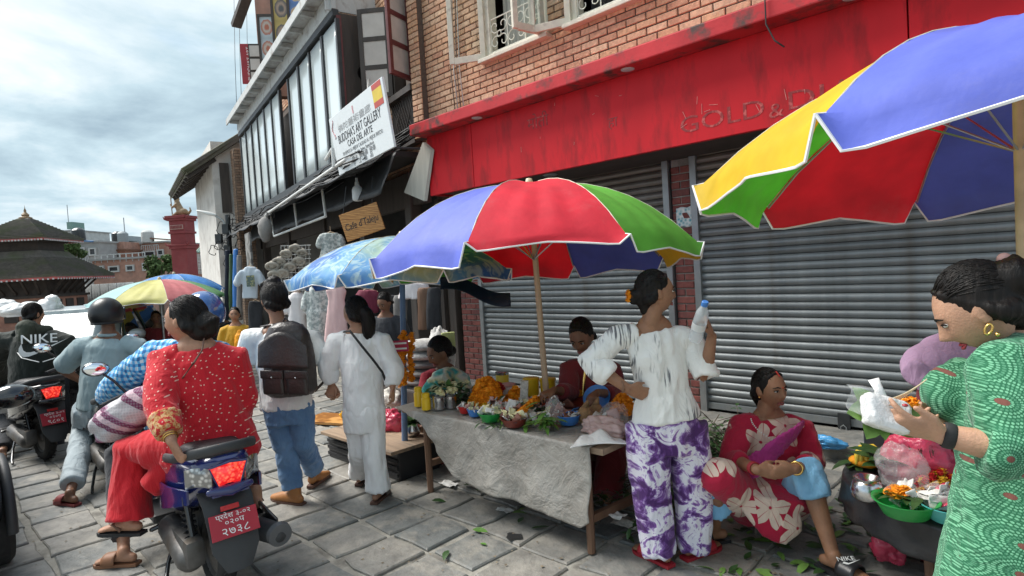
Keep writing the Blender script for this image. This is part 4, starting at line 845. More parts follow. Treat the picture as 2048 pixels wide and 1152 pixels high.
umbrella('blue, yellow, red and green umbrella on a bamboo pole beside the woman in green', (-.20, 2.90), 1.10, 2.02, .40, R_(-153), ['um_yellow', 'um_blue', 'um_red', 'um_green'], .13, pole_mat='bamboo', seed=11, tilt=(.06, -.07), flat=.62)
umbrella('blue umbrella with pale painted swirls on a blue pole behind the offerings table', (-4.17, 2.97), .90, 1.68, .32, -1.9, ['um_painted'], .10, pole_mat='blue_pole', pole_r=.024, seed=21, base_xy=(-4.25, 2.9), flat=.6, tilt=(.02, -.03))
q = ground_under(322, 10.5); umbrella('faded yellow, red, green and cyan umbrella out in the street', (q.x, q.y), 1.05, 1.50, .34, -1.75, ['um_pale_cyan', 'um_pale_yellow', 'um_pale_red', 'um_pale_green'], .07, pole_mat='rib_steel', seed=31, flat=.8)
q = ground_under(352, 12.5); umbrella('plain blue umbrella behind the faded four-colour one', (q.x, q.y), .95, 1.62, .34, -1.6, ['um_tarp'], .07, pole_mat='rib_steel', seed=41, flat=.7)
# dark strip between the umbrellas: a folded piece and painted-in shade of the underside
mb = MB(); a_, b_ = at(880, 555, 4.9), at(1020, 578, 4.6)
mb.grid(lambda u, v: a_.lerp(b_, u)+UP*(-.10*v+.03*math.sin(6*u)-.02*u)+FWD*(.05*math.sin(4*u+2*v)-.06*v), 24, 6, .004); tag(mb.build('shaded_underside_cloth', 'um_dark', None, 180), 'dark navy strip for a folded cloth and the shaded underside of the swirl-painted umbrella', 'cloth')
# ================================================================== TABLES AND GOODS
pm('tarp_grey', (.33, .31, .28), .5, .22, 5, 0, 11, stain=(.22, .195, .165), stain_s=3.0, stain_t=(.48, .75)); t = M('tarp_grey').node_tree; b = t.nodes['Principled BSDF']; vec = tcoord(t); cr = mth(t, 'ADD', mth(t, 'ABSOLUTE', mth(t, 'SUBTRACT', noise(t, vec, 5, 4, .6, .6), .5)), mth(t, 'MULTIPLY', mth(t, 'ABSOLUTE', mth(t, 'SUBTRACT', noise(t, vec, 13, 4, .6, .5), .5)), .5)); bump(t, b, mth(t, 'MULTIPLY', cr, -2.), .62, .03); pm('tarp_black', (.018, .019, .021), .3, .3, 6, .5, 12); pm('board_wood', (.30, .21, .14), .8, .3, 6, .3, 30, cs=(.4, 3, 3), stain=(.12, .10, .08), stain_s=4)
for nm, c in dict(pl_yellow=(.78, .50, .02), pl_red=(.52, .02, .02), pl_blue=(.05, .20, .55), pl_green=(.02, .30, .06), pl_brown=(.17, .03, .02), pl_teal=(.08, .42, .40), pl_white=(.72, .72, .70), pl_black=(.02, .02, .022)).items(): pm(nm, c, .35, .08, 5, .03, 20)
pm('marigold', (.95, .33, .008), .7, .25, 45, .3, 120); pm('marigold_y', (.80, .50, .03), .8, .3, 45, .8, 120); pm('flower_red', (.50, .012, .015), .7, .4, 40, .6, 100); pm('flower_cream', (.75, .70, .42), .7, .25, 40, .5, 100)
pm('leaf_dark', (.03, .075, .018), .45, .4, 20, .2, 60); pm('leaf_mid', (.09, .20, .035), .45, .3, 20, .2, 60); pm('coconut', (.30, .17, .08), .9, .3, 30, .8, 80); pm('paper', (.70, .69, .66), .8, .12, 9, .3, 20); pm('newsprint', (.48, .45, .40), .85, .35, 60, .2, 40); pm('card_pink', (.62, .36, .32), .7, .2, 12, .1); pm('banana', (.78, .55, .05), .5, .15, 8, .05, 30, stain=(.25, .16, .03), stain_s=14, stain_t=(.66, .74)); pm('incense', (.12, .05, .045), .9, .3, 40, 0); pm('brown_pack', (.22, .09, .06), .5, .4, 25, .1)
m, t, b = base('clear_plastic'); setcol(t, b, (.82, .82, .82)); b.inputs['Roughness'].default_value = .12; b.inputs['Alpha'].default_value = .17; b.inputs['Specular IOR Level'].default_value = .9; bump(t, b, noise(t, tcoord(t), 22, 4), .8, .02)
def plastic_film(nm, c, a): m, t, b = base(nm); setcol(t, b, c); b.inputs['Roughness'].default_value = .2; b.inputs['Alpha'].default_value = a; bump(t, b, noise(t, tcoord(t), 18, 4), .8, .02)
plastic_film('pink_film', (.62, .06, .12), .8); plastic_film('white_film', (.78, .77, .76), .92); plastic_film('rose_film', (.72, .50, .46), .7); plastic_film('blue_film', (.08, .35, .68), .85)
TZ = .665
def T(x, y, z=TZ): return onZ(x, y, z)
# ---- long offerings table
TB = thing('offerings_table', 'long wooden market table with a grey tarpaulin sagging down its front', 'table', (-2.95, 3.05, 0))
X0, X1, Y0, Y1 = -3.92, -2.0, 2.68, 3.50
mb = MB(); mb.box(((X0+X1)/2, (Y0+Y1)/2, .628), (X1-X0, Y1-Y0, .035)); mb.build('table_top', 'board_wood', TB)
for (x_, y_) in ((-3.72, 2.76), (-2.15, 2.72), (-3.7, 3.4), (-2.08, 3.42)): mb = MB(); mb.tube([(x_, y_, 0), (x_, y_, .61)], [.024, .027], 8); mb.build('leg', 'brown_wood', TB)
for a, b_ in (((-2.15, 2.72, .20), (-2.08, 3.42, .2)), ((-3.72, 2.76, .22), (-3.7, 3.4, .22))): mb = MB(); mb.beam(a, b_, .035, .045); mb.build('stretcher', 'brown_wood', TB)
lp = [onY(x_, y_, 2.66) for x_, y_ in ((822, 822), (847, 838), (880, 886), (908, 932), (940, 959), (1000, 985), (1090, 1018), (1140, 1040), (1169, 1050), (1190, 1040))]
lx = [p.x for p in lp]; lz = [p.z for p in lp]
def cloth(u, v):
    x_ = X0-.04+(X1-X0-.03)*u
    if v < .45:
        q = v/.45; y_ = Y1-.02+(Y0-.015-Y1)*q; return V((x_, y_, .651+.006*(fbm([[x_*9, y_*9, 0]], 3)[0]-.4)))
    q = (v-.45)/.55; zb = float(np.interp(x_, lx, lz)); z_ = .651+(max(.0, zb)-.651)*q if zb < .651 else .651-.01*q
    n_ = fbm([[x_*3.2+z_*2, z_*3.5, 4.]], 4)[0]-.45; n5 = 1-abs(2*fbm([[x_*5-z_*4, z_*5+x_*2, 9.]], 3)[0]-.85)*2.2
    return V((x_+.03*q*n_, Y0-.028-.05*q*math.sin(PI*u)+.09*n_*q-.012*math.sin(x_*16+z_*9)*q-.016*n5*q, z_+.008*math.sin(31*u)*q-.04*q*(1-q)*0))
mb = MB(); mb.grid(cloth, 110, 60, .003); mb.build('tarpaulin', 'tarp_grey', TB, 180)
def bowl(label, p, r, h, mat, fill=None, tilt=None, name='bowl', cat='bowl', n=28):
    o = thing(name, label, cat, p); Rm = tilt or Matrix.Identity(3); mb = MB()
    mb.lathe([(0, .004), (r*.62, 0), (r*.70, .004), (r*.95, h*.82), (r, h*.97), (r*1.05, h), (r*1.05, h*.94), (r*1.0, h*.9)][::1], p, n, rot=Rm); mb.lathe([(r*1.03, h), (r*.96, h*.95), (r*.90, h*.8), (r*.66, .012), (0, .012)], p, n, rot=Rm); mb.build('shell', mat, o, 40)
    return o
def lump(mb, c, r, seed=0, n=14, amp=.25):
    k0 = len(mb.v); mb.ball(c, r, n, n-4); c = V(c)
    pts = np.array([mb.v[i] for i in range(k0, len(mb.v))]); nn = fbm((pts-np.array(c))*(1.6/max(r) if not isinstance(r, (int, float)) else 1.6/r)*1.5+seed*7.1+50, 3)
    for i in range(len(pts)): q = pts[i]; s = 1+amp*(nn[i]-.45)*2; mb.v[k0+i] = tuple(np.array(c)+(q-np.array(c))*s)
def floret(mb, c, r, seed):
    """ruffled flower head: rings of small petals"""
    rr = random.Random(seed); ax_ = V((rr.gauss(0, .35), rr.gauss(0, .35), 1)).normalized(); x_ = ax_.orthogonal().normalized(); y_ = ax_.cross(x_); c = V(c)
    for ring, (el, k, s) in enumerate(((-.1, 8, 1.), (.45, 7, .92), (.95, 5, .75))):
        for i in range(k):
            a = 2*PI*(i+.5*ring+rr.random()*.5)/k; d = (x_*math.cos(a)+y_*math.sin(a))*math.cos(el)+ax_*math.sin(el); sd = d.cross(ax_).normalized()*r*.42; tip = c+d*r*s
            mb.add([c+d*r*.25, tip-sd-ax_*r*.08, tip+d*r*.12, tip+sd-ax_*r*.08], [(0, 1, 2, 3)])
    mb.ball(c+ax_*r*.05, r*.62, 6, 4)
def heap(label, p, rx, ry, h, mat, n, fr=.026, name='marigold_heap', cat='flowers', seed=0, extra=None):
    o = thing(name, label, cat, p); rr = random.Random(seed); mb = MB(); mb2 = MB()
    for i in range(n):
        a = rr.uniform(0, 2*PI); q = math.sqrt(rr.random()); z_ = h*(1-q*q)+rr.uniform(-.01, .012); floret(mb2 if extra and rr.random() < extra[1] else mb, V(p)+V((rx*q*math.cos(a), ry*q*math.sin(a), max(.012, z_))), fr*rr.uniform(.75, 1.15), seed*99+i)
    f = mb.build('flower_heads', mat, o); f['kind'] = 'stuff'
    if mb2.v: f = mb2.build('accent_flowers', extra[0], o); f['kind'] = 'stuff'
    c_ = MB(); c_.ball(V(p)+UP*h*.35, (rx*.8, ry*.8, h*.45), 12, 8); c_.build('heap_core', mat, o, 180); return o
def leafpts(p, d, L, W, up=UP, bend=.3):
    d = V(d).normalized(); s = d.cross(up); s = s.normalized() if s.length > 1e-4 else V((1, 0, 0)); n_ = s.cross(d); p = V(p); out = []
    for f, w_ in ((0, .12), (.22, .8), (.5, 1.), (.78, .6), (1, .02)):
        c = p+d*L*f-n_*(-bend*L*f*f*-1); out.append((c-s*W*w_/2+n_*W*.12*w_, c, c+s*W*w_/2+n_*W*.12*w_))
    v = [q for r in out for q in r]; f = []
    for i in range(4): a = i*3; f += [(a, a+3, a+4, a+1), (a+1, a+4, a+5, a+2)]
    return v, f
def bunch(label, p, n, L, mat, spread=1., up=.5, seed=0, name='leaf_bunch', cat='leaves', W=.4, box=(.05, .05, .02), heading=None, group=None):
    o = thing(name, label, cat, p, group=group); rr = random.Random(seed); mb = MB()
    for i in range(n):
        a = rr.uniform(0, 2*PI) if heading is None else heading+rr.gauss(0, .5); d = V((math.cos(a)*spread, math.sin(a)*spread, rr.uniform(-.15, up))); l_ = L*rr.uniform(.6, 1.15)
        v, f = leafpts(V(p)+V((rr.uniform(-1, 1)*box[0], rr.uniform(-1, 1)*box[1], abs(rr.gauss(0, 1))*box[2]+.01)), d, l_, l_*W, bend=rr.uniform(.1, .5)); mb.add(v, f)
    f = mb.build('leaves', mat, o, 180); f['kind'] = 'stuff'; return o
def packets(label, p, n, box, mats, seed=0, sz=.05, name='packet_pile', cat='packets', z0=.0, flat=.4):
    o = thing(name, label, cat, p); rr = random.Random(seed)
    for i in range(n):
        c = V(p)+V((rr.uniform(-1, 1)*box[0], rr.uniform(-1, 1)*box[1], z0+rr.uniform(.01, 1)*box[2])); q = Quaternion((rr.gauss(0, 1), rr.gauss(0, 1), rr.gauss(0, 1), rr.gauss(0, 1))).normalized().to_matrix(); s = sz*rr.uniform(.6, 1.3); mb = MB()
        mb.grid(lambda u, v: c+q @ V(((u-.5)*s*1.5, (v-.5)*s, .25*s*flat*math.sin(PI*u)*math.sin(PI*v)+.06*s*math.sin(9*u+5*v+i))), 6, 5, .004); mb.build('packet', rr.choice(mats), o, 180)
    return o
def bag(label, p, r, mat, seed=0, name='plastic_bag', amp=.35, rot=0., cat='bag', neck=0.):
    """crumpled bag: lumpy, creased skin resting on the surface"""
    p = V(p); mb = MB(); mb.ball((0, 0, 0), (1, 1, 1), 52, 34); P = np.array(mb.v); n1 = fbm(P*1.3+seed*3.7+20, 3)-.45; n2 = 1-np.abs(2*fbm(P*2.2+seed*5.1+9, 2)-.85)*2.2; n3 = 1-np.abs(2*fbm(P*5.5+seed*2.3+4, 2)-.8)*2.; s = 1+amp*2.2*n1+amp*.55*(n2-.4)+amp*.22*(n3-.4); Q = P*s[:, None]
    if neck: top = np.clip((P[:, 2]-.55)/.45, 0, 1); Q[:, :2] *= (1-.8*top)[:, None]; Q[:, 2] += neck*top
    Q[:, 2] = np.maximum(Q[:, 2], -.72); Q = Q*np.array(r); c, s_ = math.cos(rot), math.sin(rot); Q[:, :2] = Q[:, :2] @ np.array([[c, s_], [-s_, c]]); Q += np.array(p)+np.array([0, 0, .72*r[2]]); mb.v = [tuple(q) for q in Q]
    o = mb.build(name, mat, None, 180); tag(o, label, cat); return o
# jars and cups at the left end
for lab, x_, y_, h_ in (('taller yellow plastic bottle with yellow cap at the table corner', 838, 812, .125), ('shorter yellow plastic jar beside a steel cup', 853, 819, .105)):
    p = T(x_, y_); o = thing('yellow_jar', lab, 'jar', p); r = .034; mb = MB(); mb.lathe([(0, 0), (r, 0), (r*1.04, .01), (r*1.04, h_*.8), (r*.8, h_*.88), (r*.8, h_*.9)], p, 20); mb.build('body', 'pl_yellow', o, 40); mb = MB(); mb.lathe([(r*.86, h_*.9), (r*.88, h_*1.15), (r*.7, h_*1.2), (0, h_*1.21)], p, 20); mb.build('cap', 'pl_yellow', o, 40)
for k, (x_, y_) in enumerate(((879, 818), (903, 815))):
    p = T(x_, y_); o = thing('steel_cup', ('steel cup of cream flowers next to the yellow jar', 'steel cup of cream flowers next to the red bowl')[k], 'cup', p); mb = MB(); mb.lathe([(0, 0), (.045, 0), (.047, .01), (.044, .05), (.048, .06), (.046, .10), (.052, .105), (.048, .10), (.042, .05), (0, .01)], p, 22); mb.build('cup_body', 'steel', o, 40)
    mb = MB(); [floret(mb, p+V((random.uniform(-.03, .03), random.uniform(-.03, .03), .11+random.uniform(0, .03))), .022, k*40+i) for i in range(7)]; f = mb.build('flower_heads', 'flower_cream', o); f['kind'] = 'stuff'
bunch('heap of dark green leaves and buds behind the steel cups', T(915, 800), 150, .10, 'leaf_dark', 1., .7, 3, box=(.22, .12, .045), W=.35); bunch('bright green leaf sprigs laid over the dark leaf heap', T(893, 798)+UP*.06, 30, .09, 'leaf_mid', 1., .9, 5, box=(.12, .08, .03))
p = T(900, 795)+UP*.085; mb = MB(); [floret(mb, p+V((random.gauss(0, .09), random.gauss(0, .05), random.uniform(0, .03))), .02, 900+i) for i in range(20)]; o = mb.build('cream_flowers', 'flower_cream'); o['kind'] = 'stuff'; tag(o, 'cream flower buds strewn on the leaf heap', 'flowers')
heap('big heap of orange marigolds beside the umbrella pole', T(976, 812), .15, .115, .20, 'marigold', 190, .030, seed=1); heap('small clump of deep red flowers against the marigold heap', T(1000, 803)+UP*.08, .04, .035, .06, 'flower_red', 26, .02, 'red_flowers', seed=2); heap('loose orange marigolds in front of the umbrella pole', T(1020, 818), .06, .05, .05, 'marigold', 26, .024, seed=3)
heap('orange marigold garland pile beside the purple trousers', T(1246, 826), .085, .075, .12, 'marigold', 80, .022, seed=4, name='marigold_garland')
o = thing('marigold_strand', 'strand of orange marigolds draped over the small bowls', 'flowers', T(1075, 838)); mb = MB()
for i in range(46): f = i/45; p = T(1042+60*f, 850-42*f)+UP*(.075+.03*math.sin(3*f))+V((random.gauss(0, .01), random.gauss(0, .01), random.gauss(0, .008))); floret(mb, p, .021, 700+i)
f = mb.build('flower_heads', 'marigold', o); f['kind'] = 'stuff'
# containers at the back
def tub(label, p, r, h, mat, lid, lidmat=None, name='tub', cat='tub'):
    o = thing(name, label, cat, p); mb = MB(); mb.lathe([(0, 0), (r*.92, 0), (r*.95, .01), (r, h*.86), (r*.96, h*.88)], p, 24); mb.build('body', mat, o, 40); mb = MB(); mb.lathe([(r*1.05, h*.84), (r*1.06, h*.98), (r*.98, h), (0, h*1.01)], p, 24); mb.build('lid', lidmat or mat, o, 40); return o
tub('yellow plastic tub behind the umbrella pole', T(1064, 790), .062, .14, 'pl_yellow', 1); tub('yellow plastic tub with flat lid right of the umbrella pole', T(1097, 790), .062, .135, 'pl_yellow', 1); tub('white lidded tub with a dark band behind the marigolds', T(1016, 795), .062, .11, 'pl_white', 1, 'card_pink'); tub('amber glass jar at the back of the table by the shutter', T(1006, 778), .055, .15, 'banana', 1, 'steel', 'jar', 'jar')
o = thing('incense_box', 'upright printed incense box leaning on the umbrella pole', 'box', T(1050, 822)); mb = MB(); mb.box(T(1050, 822)+UP*.11, (.055, .03, .22), Matrix.Rotation(.12, 3, 'Y') @ Matrix.Rotation(.7, 3, 'Z')); mb.build('box', 'newsprint', o)
# bowls in the front row
B1 = [('small red plastic bowl next to the steel cups', 930, 826, .05, .055, 'pl_red'), ('small blue plastic bowl left of the green one', 950, 832, .055, .055, 'pl_blue'), ('green plastic bowl of white packets at the table edge', 982, 842, .085, .062, 'pl_green'), ('dark brown plastic bowl of sticks next to the green bowl', 1029, 852, .09, .058, 'pl_brown'), ('blue plastic bowl of small packets beside the coconuts', 1138, 848, .08, .065, 'pl_blue')]
for i, (lab, x_, y_, r, h_, mt) in enumerate(B1): bowl(lab, T(x_, y_), r, h_, mt)
packets('white sachets and nuts heaped in the green bowl', T(982, 842)+UP*.045, 22, (.06, .06, .05), ['paper', 'flower_cream', 'pl_white', 'newsprint'], 5, .035); packets('brown packets and sticks in the brown bowl', T(1029, 852)+UP*.04, 18, (.065, .06, .04), ['brown_pack', 'incense', 'paper', 'flower_cream'], 6, .045); packets('mixed foil packets in the blue bowl by the coconuts', T(1138, 848)+UP*.045, 24, (.06, .06, .035), ['brown_pack', 'paper', 'pl_blue', 'newsprint', 'incense'], 7, .032); packets('cotton wicks and packets in the small blue bowl', T(950, 832)+UP*.04, 12, (.045, .045, .05), ['paper', 'card_pink', 'flower_cream'], 8, .032); packets('white packets in the small red bowl', T(930, 826)+UP*.04, 9, (.04, .04, .03), ['paper', 'newsprint'], 18, .03)
packets('loose pile of printed offering packets in the middle of the table', T(1010, 825), 44, (.17, .09, .08), ['paper', 'newsprint', 'card_pink', 'flower_cream', 'pl_white', 'brown_pack'], 9, .05); packets('scattered packets around the umbrella pole foot', T(1085, 818), 30, (.16, .08, .05), ['paper', 'rose_film', 'card_pink', 'newsprint', 'pl_red'], 10, .05); packets('dark wrapped incense bundles between bowls and pole', T(1115, 815), 16, (.10, .07, .05), ['brown_pack', 'incense', 'pl_brown'], 11, .06)
bag('clear plastic bag of packets right of the leaf bunch', T(1112, 848), (.065, .06, .10), 'clear_plastic', 2); packets('packets inside the clear bag', T(1112, 848), 12, (.04, .04, .10), ['paper', 'card_pink', 'brown_pack'], 12, .05)
bunch('bunch of green leaves hanging over the table edge', T(1090, 858)+UP*.015, 44, .11, 'leaf_mid', 1., .4, 8, box=(.06, .05, .04), W=.3); bunch('pale leaf scraps at the table edge below the green bowl', T(985, 852), 14, .09, 'leaf_dark', 1., .05, 12, box=(.10, .02, .005), W=.25)
bowl('wide dark red tray behind the blue bowl', T(1150, 812), .15, .035, 'pl_brown', name='tray', cat='tray', n=32)
bowl('blue plate leaning upright beside the standing woman', T(1196, 812)+UP*.05, .095, .03, 'pl_blue', tilt=(Matrix.Rotation(R_(18), 3, 'Z') @ Matrix.Rotation(R_(52), 3, 'X')), name='plate', cat='plate', n=32); bowl('blue plate lying behind the leaning blue plate', T(1186, 796)+UP*.03, .10, .03, 'pl_blue', tilt=Matrix.Rotation(R_(20), 3, 'X'), name='plate', cat='plate', n=32)
for i, (x_, y_, r) in enumerate(((1172, 846, .052), (1193, 838, .048))):
    mb = MB(); lump(mb, T(x_, y_)+UP*r, (r, r, r*1.15), i, 20, .10); mb.tube([T(x_, y_)+UP*r*1.9, T(x_, y_)+UP*(r*1.9+.05)+RIGHT*.02], [.025, .006], 8); tag(mb.build('coconut', 'coconut', None, 180), ('brown husked coconut next to the blue bowl of packets', 'brown husked coconut beneath the leaning blue plate')[i], 'coconut')
heap('orange marigolds on the dark red tray', T(1160, 800)+UP*.03, .05, .04, .05, 'marigold', 24, .02, seed=7)
mb = MB(); p = T(1196, 885)
mb.grid(lambda u, v: p+RIGHT*(.17*(u-.5)*2)*(1-.25*v)+UP*(.012+.045*v*math.sin(PI*u)+.012*math.sin(13*u)*v)-FWD*(.10*(1-v)-.02*math.sin(PI*u)*2), 30, 10, .004); tag(mb.build('white_sack', 'white_film', None, 180), 'white folded plastic sack hanging at the front corner of the table', 'sack')
bag('pinkish clear plastic bag heap on the white sack', T(1208, 868), (.13, .07, .055), 'rose_film', 4, amp=.55); packets('pinkish paper cones on the plastic bag heap', T(1215, 862)+UP*.03, 14, (.10, .05, .05), ['rose_film', 'card_pink', 'clear_plastic', 'paper'], 77, .07); bag('small clear bag behind the pinkish bag heap', T(1228, 850), (.09, .07, .08), 'clear_plastic', 6, amp=.4)
packets('red powder packets between the marigolds and the bowls', T(995, 830), 26, (.10, .05, .05), ['pl_red', 'card_pink', 'flower_red', 'paper'], 101, .04); packets('small white paper packets beside the brown bowl', T(1060, 838), 24, (.09, .05, .05), ['paper', 'newsprint', 'pl_white', 'flower_cream'], 102, .045); packets('blue and silver sachets by the coconuts', T(1160, 835), 20, (.08, .05, .05), ['pl_blue', 'paper', 'steel', 'brown_pack'], 103, .04)
for i, (lab, x_, y_, r, h_, mt) in enumerate([('small steel dish of yellow petals behind the green bowl', 968, 828, .05, .04, 'steel'), ('small brass-coloured dish of red powder beside the umbrella pole', 1046, 832, .05, .04, 'gilt'), ('small green dish behind the leaf bunch', 1100, 836, .055, .045, 'pl_green')]): bowl(lab, T(x_, y_), r, h_, mt, name='dish', cat='dish'); heap(('yellow petals in the steel dish', 'red powder flowers in the brass-coloured dish', 'cream buds in the small green dish')[i], T(x_, y_)+UP*.03, .035, .035, .03, ('marigold_y', 'flower_red', 'flower_cream')[i], 22, .014, 'petals', seed=110+i)
bunch('thick bed of fresh green leaves around the middle bowls', T(1055, 826), 90, .09, 'leaf_dark', 1., .5, 131, box=(.24, .08, .03), W=.38); heap('second mound of orange marigolds behind the middle bowls', T(1030, 806), .08, .07, .10, 'marigold', 60, .026, seed=132); heap('scattered orange marigold heads near the blue bowl', T(1120, 836), .09, .04, .04, 'marigold', 34, .022, seed=121, name='loose_marigolds'); bunch('green leaf layer spread under the bowls', T(1010, 842), 60, .08, 'leaf_mid', 1., .25, 122, box=(.26, .05, .01), W=.35)
# ---- low platform with bags to the left
q = [onZ(640, 833, .27), onZ(700, 805, .27), onZ(840, 868, .27), onZ(752, 892, .27)]
LP_ = thing('low_platform', 'low wooden board stall on dark crates beside the long table', 'table', (-4.5, 2.9, 0)); mb = MB(); mb.box((-4.62, 2.95, .265), (1.15, .62, .03), bev=.006); mb.build('board', 'board_wood', LP_)
for x_ in (-5.0, -4.35): 
    mb = MB(); mb.box((x_, 2.95, .125), (.5, .42, .248), bev=.012); cr = mb.build('crate', 'pl_black', LP_)
    for z_ in (.05, .11, .17): mb = MB(); mb.box((x_, 2.735, z_), (.48, .02, .028)); mb.build('crate_slat', 'rubber_black', cr)
def L(x, y, z=.28): return onZ(x, y, z)
bag('pink and red plastic bag on the low board stall', L(782, 858), (.13, .09, .10), 'pink_film', 8, amp=.42); bag('heap of white and grey printed cloth bundles above the pink bag', L(800, 835)+UP*.10, (.15, .12, .14), 'newsprint', 9, amp=.5); bag('silver foil packet heap next to the printed bundles', L(775, 838)+UP*.06, (.10, .08, .10), 'clear_plastic', 10, amp=.5)
p = L(826, 872); o = thing('leaf_pot', 'round steel pot of green leaves on the low board stall', 'pot', p); mb = MB(); mb.lathe([(0, 0), (.045, 0), (.07, .03), (.075, .06), (.055, .10), (.06, .115), (.052, .11), (0, .1)], p, 22); mb.build('pot_body', 'steel', o, 60)
mb = MB()
for i in range(26): a = random.uniform(0, 6.28); v, f = leafpts(p+UP*.11, (math.cos(a), math.sin(a), random.uniform(.1, 1.2)), .10, .045, bend=.3); mb.add(v, f)
f = mb.build('leaves', 'leaf_dark', o, 180); f['kind'] = 'stuff'
mb = MB(); mb.box(onZ(672, 838, .03), (.75, .4, .03), R_(20), bev=.004); tag(mb.build('ground_board', 'varnished_board'), 'flat tan board lying on the paving beside the low stall', 'board')
heap('small orange and yellow flower pile on the tan ground board', onZ(690, 832, .05), .07, .06, .05, 'marigold_y', 24, .022, seed=17, name='flower_pile')
# cloth stacks behind the platform
CS = thing('cloth_stack', 'stack of folded grey and white patterned cloths behind the blue pole', 'cloth stack', (-5.6, 4.2, 0))
pm('cloth_pattern', (.50, .49, .47), .9, .35, 28, .5, 20); pm('cloth_grey', (.22, .21, .20), .9, .2, 9, .5, 15)
p = onZ(850, 800, 0.)
for k in range(6):
    c = at(850, 775-17*k, 5.9); mb = MB(); lump(mb, c, (.30, .24, .055), k, 22, .14); mb.build('folded_cloth', 'cloth_pattern' if k > 3 else 'cloth_grey', CS, 180)
mb = MB(); mb.box((at(850, 770, 5.9).x, at(850, 770, 5.9).y, .3), (.7, .5, .58), bev=.02); mb.build('stand', 'dark_wood', CS)
bag('large white sack with dark marks leaning on the shop post', at(884, 705, 6.1)-UP*.2, (.14, .12, .26), 'cloth_pattern', 14, 'cloth_sack', .3, cat='sack')
p = at(897, 683, 5.9); o = thing('green_bag', 'pale green paper bag with a black mark near the seated flower seller', 'bag', p-UP*.1); mb = MB(); mb.box(p, (.13, .04, .18), CYAW+.3, bev=.008); pm('lime', (.50, .55, .22), .7, .1, 6, .1); mb.build('bag_body', 'lime', o); mb = MB(); mb.lathe([(0, .001), (.02, .001), (.02, 0)], p-FWD*.03, 12, rot=Matrix.Rotation(PI/2, 3, 'X') , sx=.7, sy=1.6); mb.build('bag_mark', 'ink', o)
# hanging marigold strings and a red card on the blue pole
for k, (x_, y0_, y1_) in enumerate(((806, 665, 768), (822, 668, 762), (799, 690, 770))):
    o = thing('marigold_string', ('string of orange marigolds hanging on the blue umbrella pole, in front', 'string of orange marigolds hanging behind the blue umbrella pole', 'short orange marigold string under the red price card')[k], 'garland', at(x_, y1_, 4.8)); mb = MB()
    for i in range(34): f = i/33; floret(mb, at(x_+1.5*math.sin(f*9), y0_+(y1_-y0_)*f, 4.82+.05*k)+V((random.gauss(0, .008), random.gauss(0, .008), 0)), .026, 1300+k*50+i)
    f = mb.build('flower_heads', 'marigold', o); f['kind'] = 'stuff'
p = at(801, 692, 4.75); o = thing('price_card', 'small crimson printed card tied to the blue umbrella pole', 'card', p-UP*.04); mb = MB(); mb.box(p, (.125, .012, .088), CYAW, bev=.002); pm('card_red', (.42, .02, .06), .5, .1, 9, 0); mb.build('card', 'card_red', o)
for dz_ in (.022, -.02): mb = MB(); mb.box(p-FWD*.0075+UP*dz_, (.10, .002, .014), CYAW); mb.build('print_line', 'paper', o)
# ---- black-covered table on the right
RZ = .50
def Q(x, y, z=RZ): return onZ(x, y, z)
RT = thing('round_stall_table', 'low table under a shiny black plastic sheet beside the woman in green', 'table', (-.35, 3.35, 0)); cR = V((-.30, 3.52, 0)); mb = MB()
def rsheet(u, v):
    a = 2*PI*u; r = .66*min(v/.6, 1.); el = 1+.10*math.cos(2*a+.6); x_, y_ = r*math.cos(a)*el, r*.92*math.sin(a)*el
    if v <= .6: return V((cR.x+x_, cR.y+y_, RZ-.004+.006*(fbm([[x_*8, y_*8, 2]], 3)[0]-.4)))
    q = (v-.6)/.4; n_ = fbm([[math.cos(a)*4, math.sin(a)*4, q*2]], 3)[0]-.45; s = 1+q*(.03+.16*n_); return V((cR.x+x_*s, cR.y+y_*s, RZ-.006-q*(.17+.10*n_)))
mb.grid(rsheet, 96, 26, .003); mb.build('plastic_sheet', 'tarp_black', RT, 180)
for k in range(4): a = .8+k*PI/2; mb = MB(); mb.cyl(cR+V((math.cos(a)*.4, math.sin(a)*.4, 0)), cR+V((math.cos(a)*.42, math.sin(a)*.42, RZ-.03)), .022, n=8); mb.build('leg', 'brown_wood', RT)
p = Q(1733, 935)
BN = thing('banana_hand', 'hand of ripe yellow bananas on a leaf plate', 'bananas', p+UP*.03)
for k in range(7):
    a = -1.0+k*.33; d = RIGHT*math.sin(a)*1.0-FWD*math.cos(a)*.6; pts = [p+UP*.11+FWD*.02, p+UP*.115+d*.035, p+UP*.085+d*.068, p+UP*.035+d*.082]; mb = MB(); mb.tube(pts, [.008, .017, .018, .007], 8, round_ends=True); mb.build('banana', 'banana', BN, 180)
mb = MB(); lump(mb, p+UP*.035, (.085, .08, .03), 3, 18, .15); tag(mb.build('orange_bundle', 'marigold', None, 180), 'orange cloth bundle under the bananas', 'cloth')
bunch('dark green leaf plate under the bananas', p, 26, .12, 'leaf_dark', 1., .15, 31, box=(.07, .06, .02), W=.5, name='leaf_plate')
p = Q(1735, 1000); o = thing('steel_pot', 'round brushed steel water pot on the black plastic sheet', 'pot', p); mb = MB(); mb.lathe([(0, 0), (.045, 0), (.066, .02), (.07, .05), (.06, .085), (.05, .095), (.058, .11), (.05, .108), (.04, .09), (0, .08)], p, 26); mb.build('pot_body', 'steel', o, 60)
bunch('broad dark leaves behind the steel pot', Q(1775, 960)+UP*.05, 12, .16, 'leaf_dark', 1., .8, 33, box=(.03, .03, .03), W=.6)
bag('large red plastic-wrapped parcel in the middle of the stall', Q(1835, 960), (.16, .13, .15), 'pink_film', 21, amp=.3); bag('clear plastic bag on the green bowl', Q(1800, 985)+UP*.03, (.10, .08, .11), 'clear_plastic', 22, amp=.4)
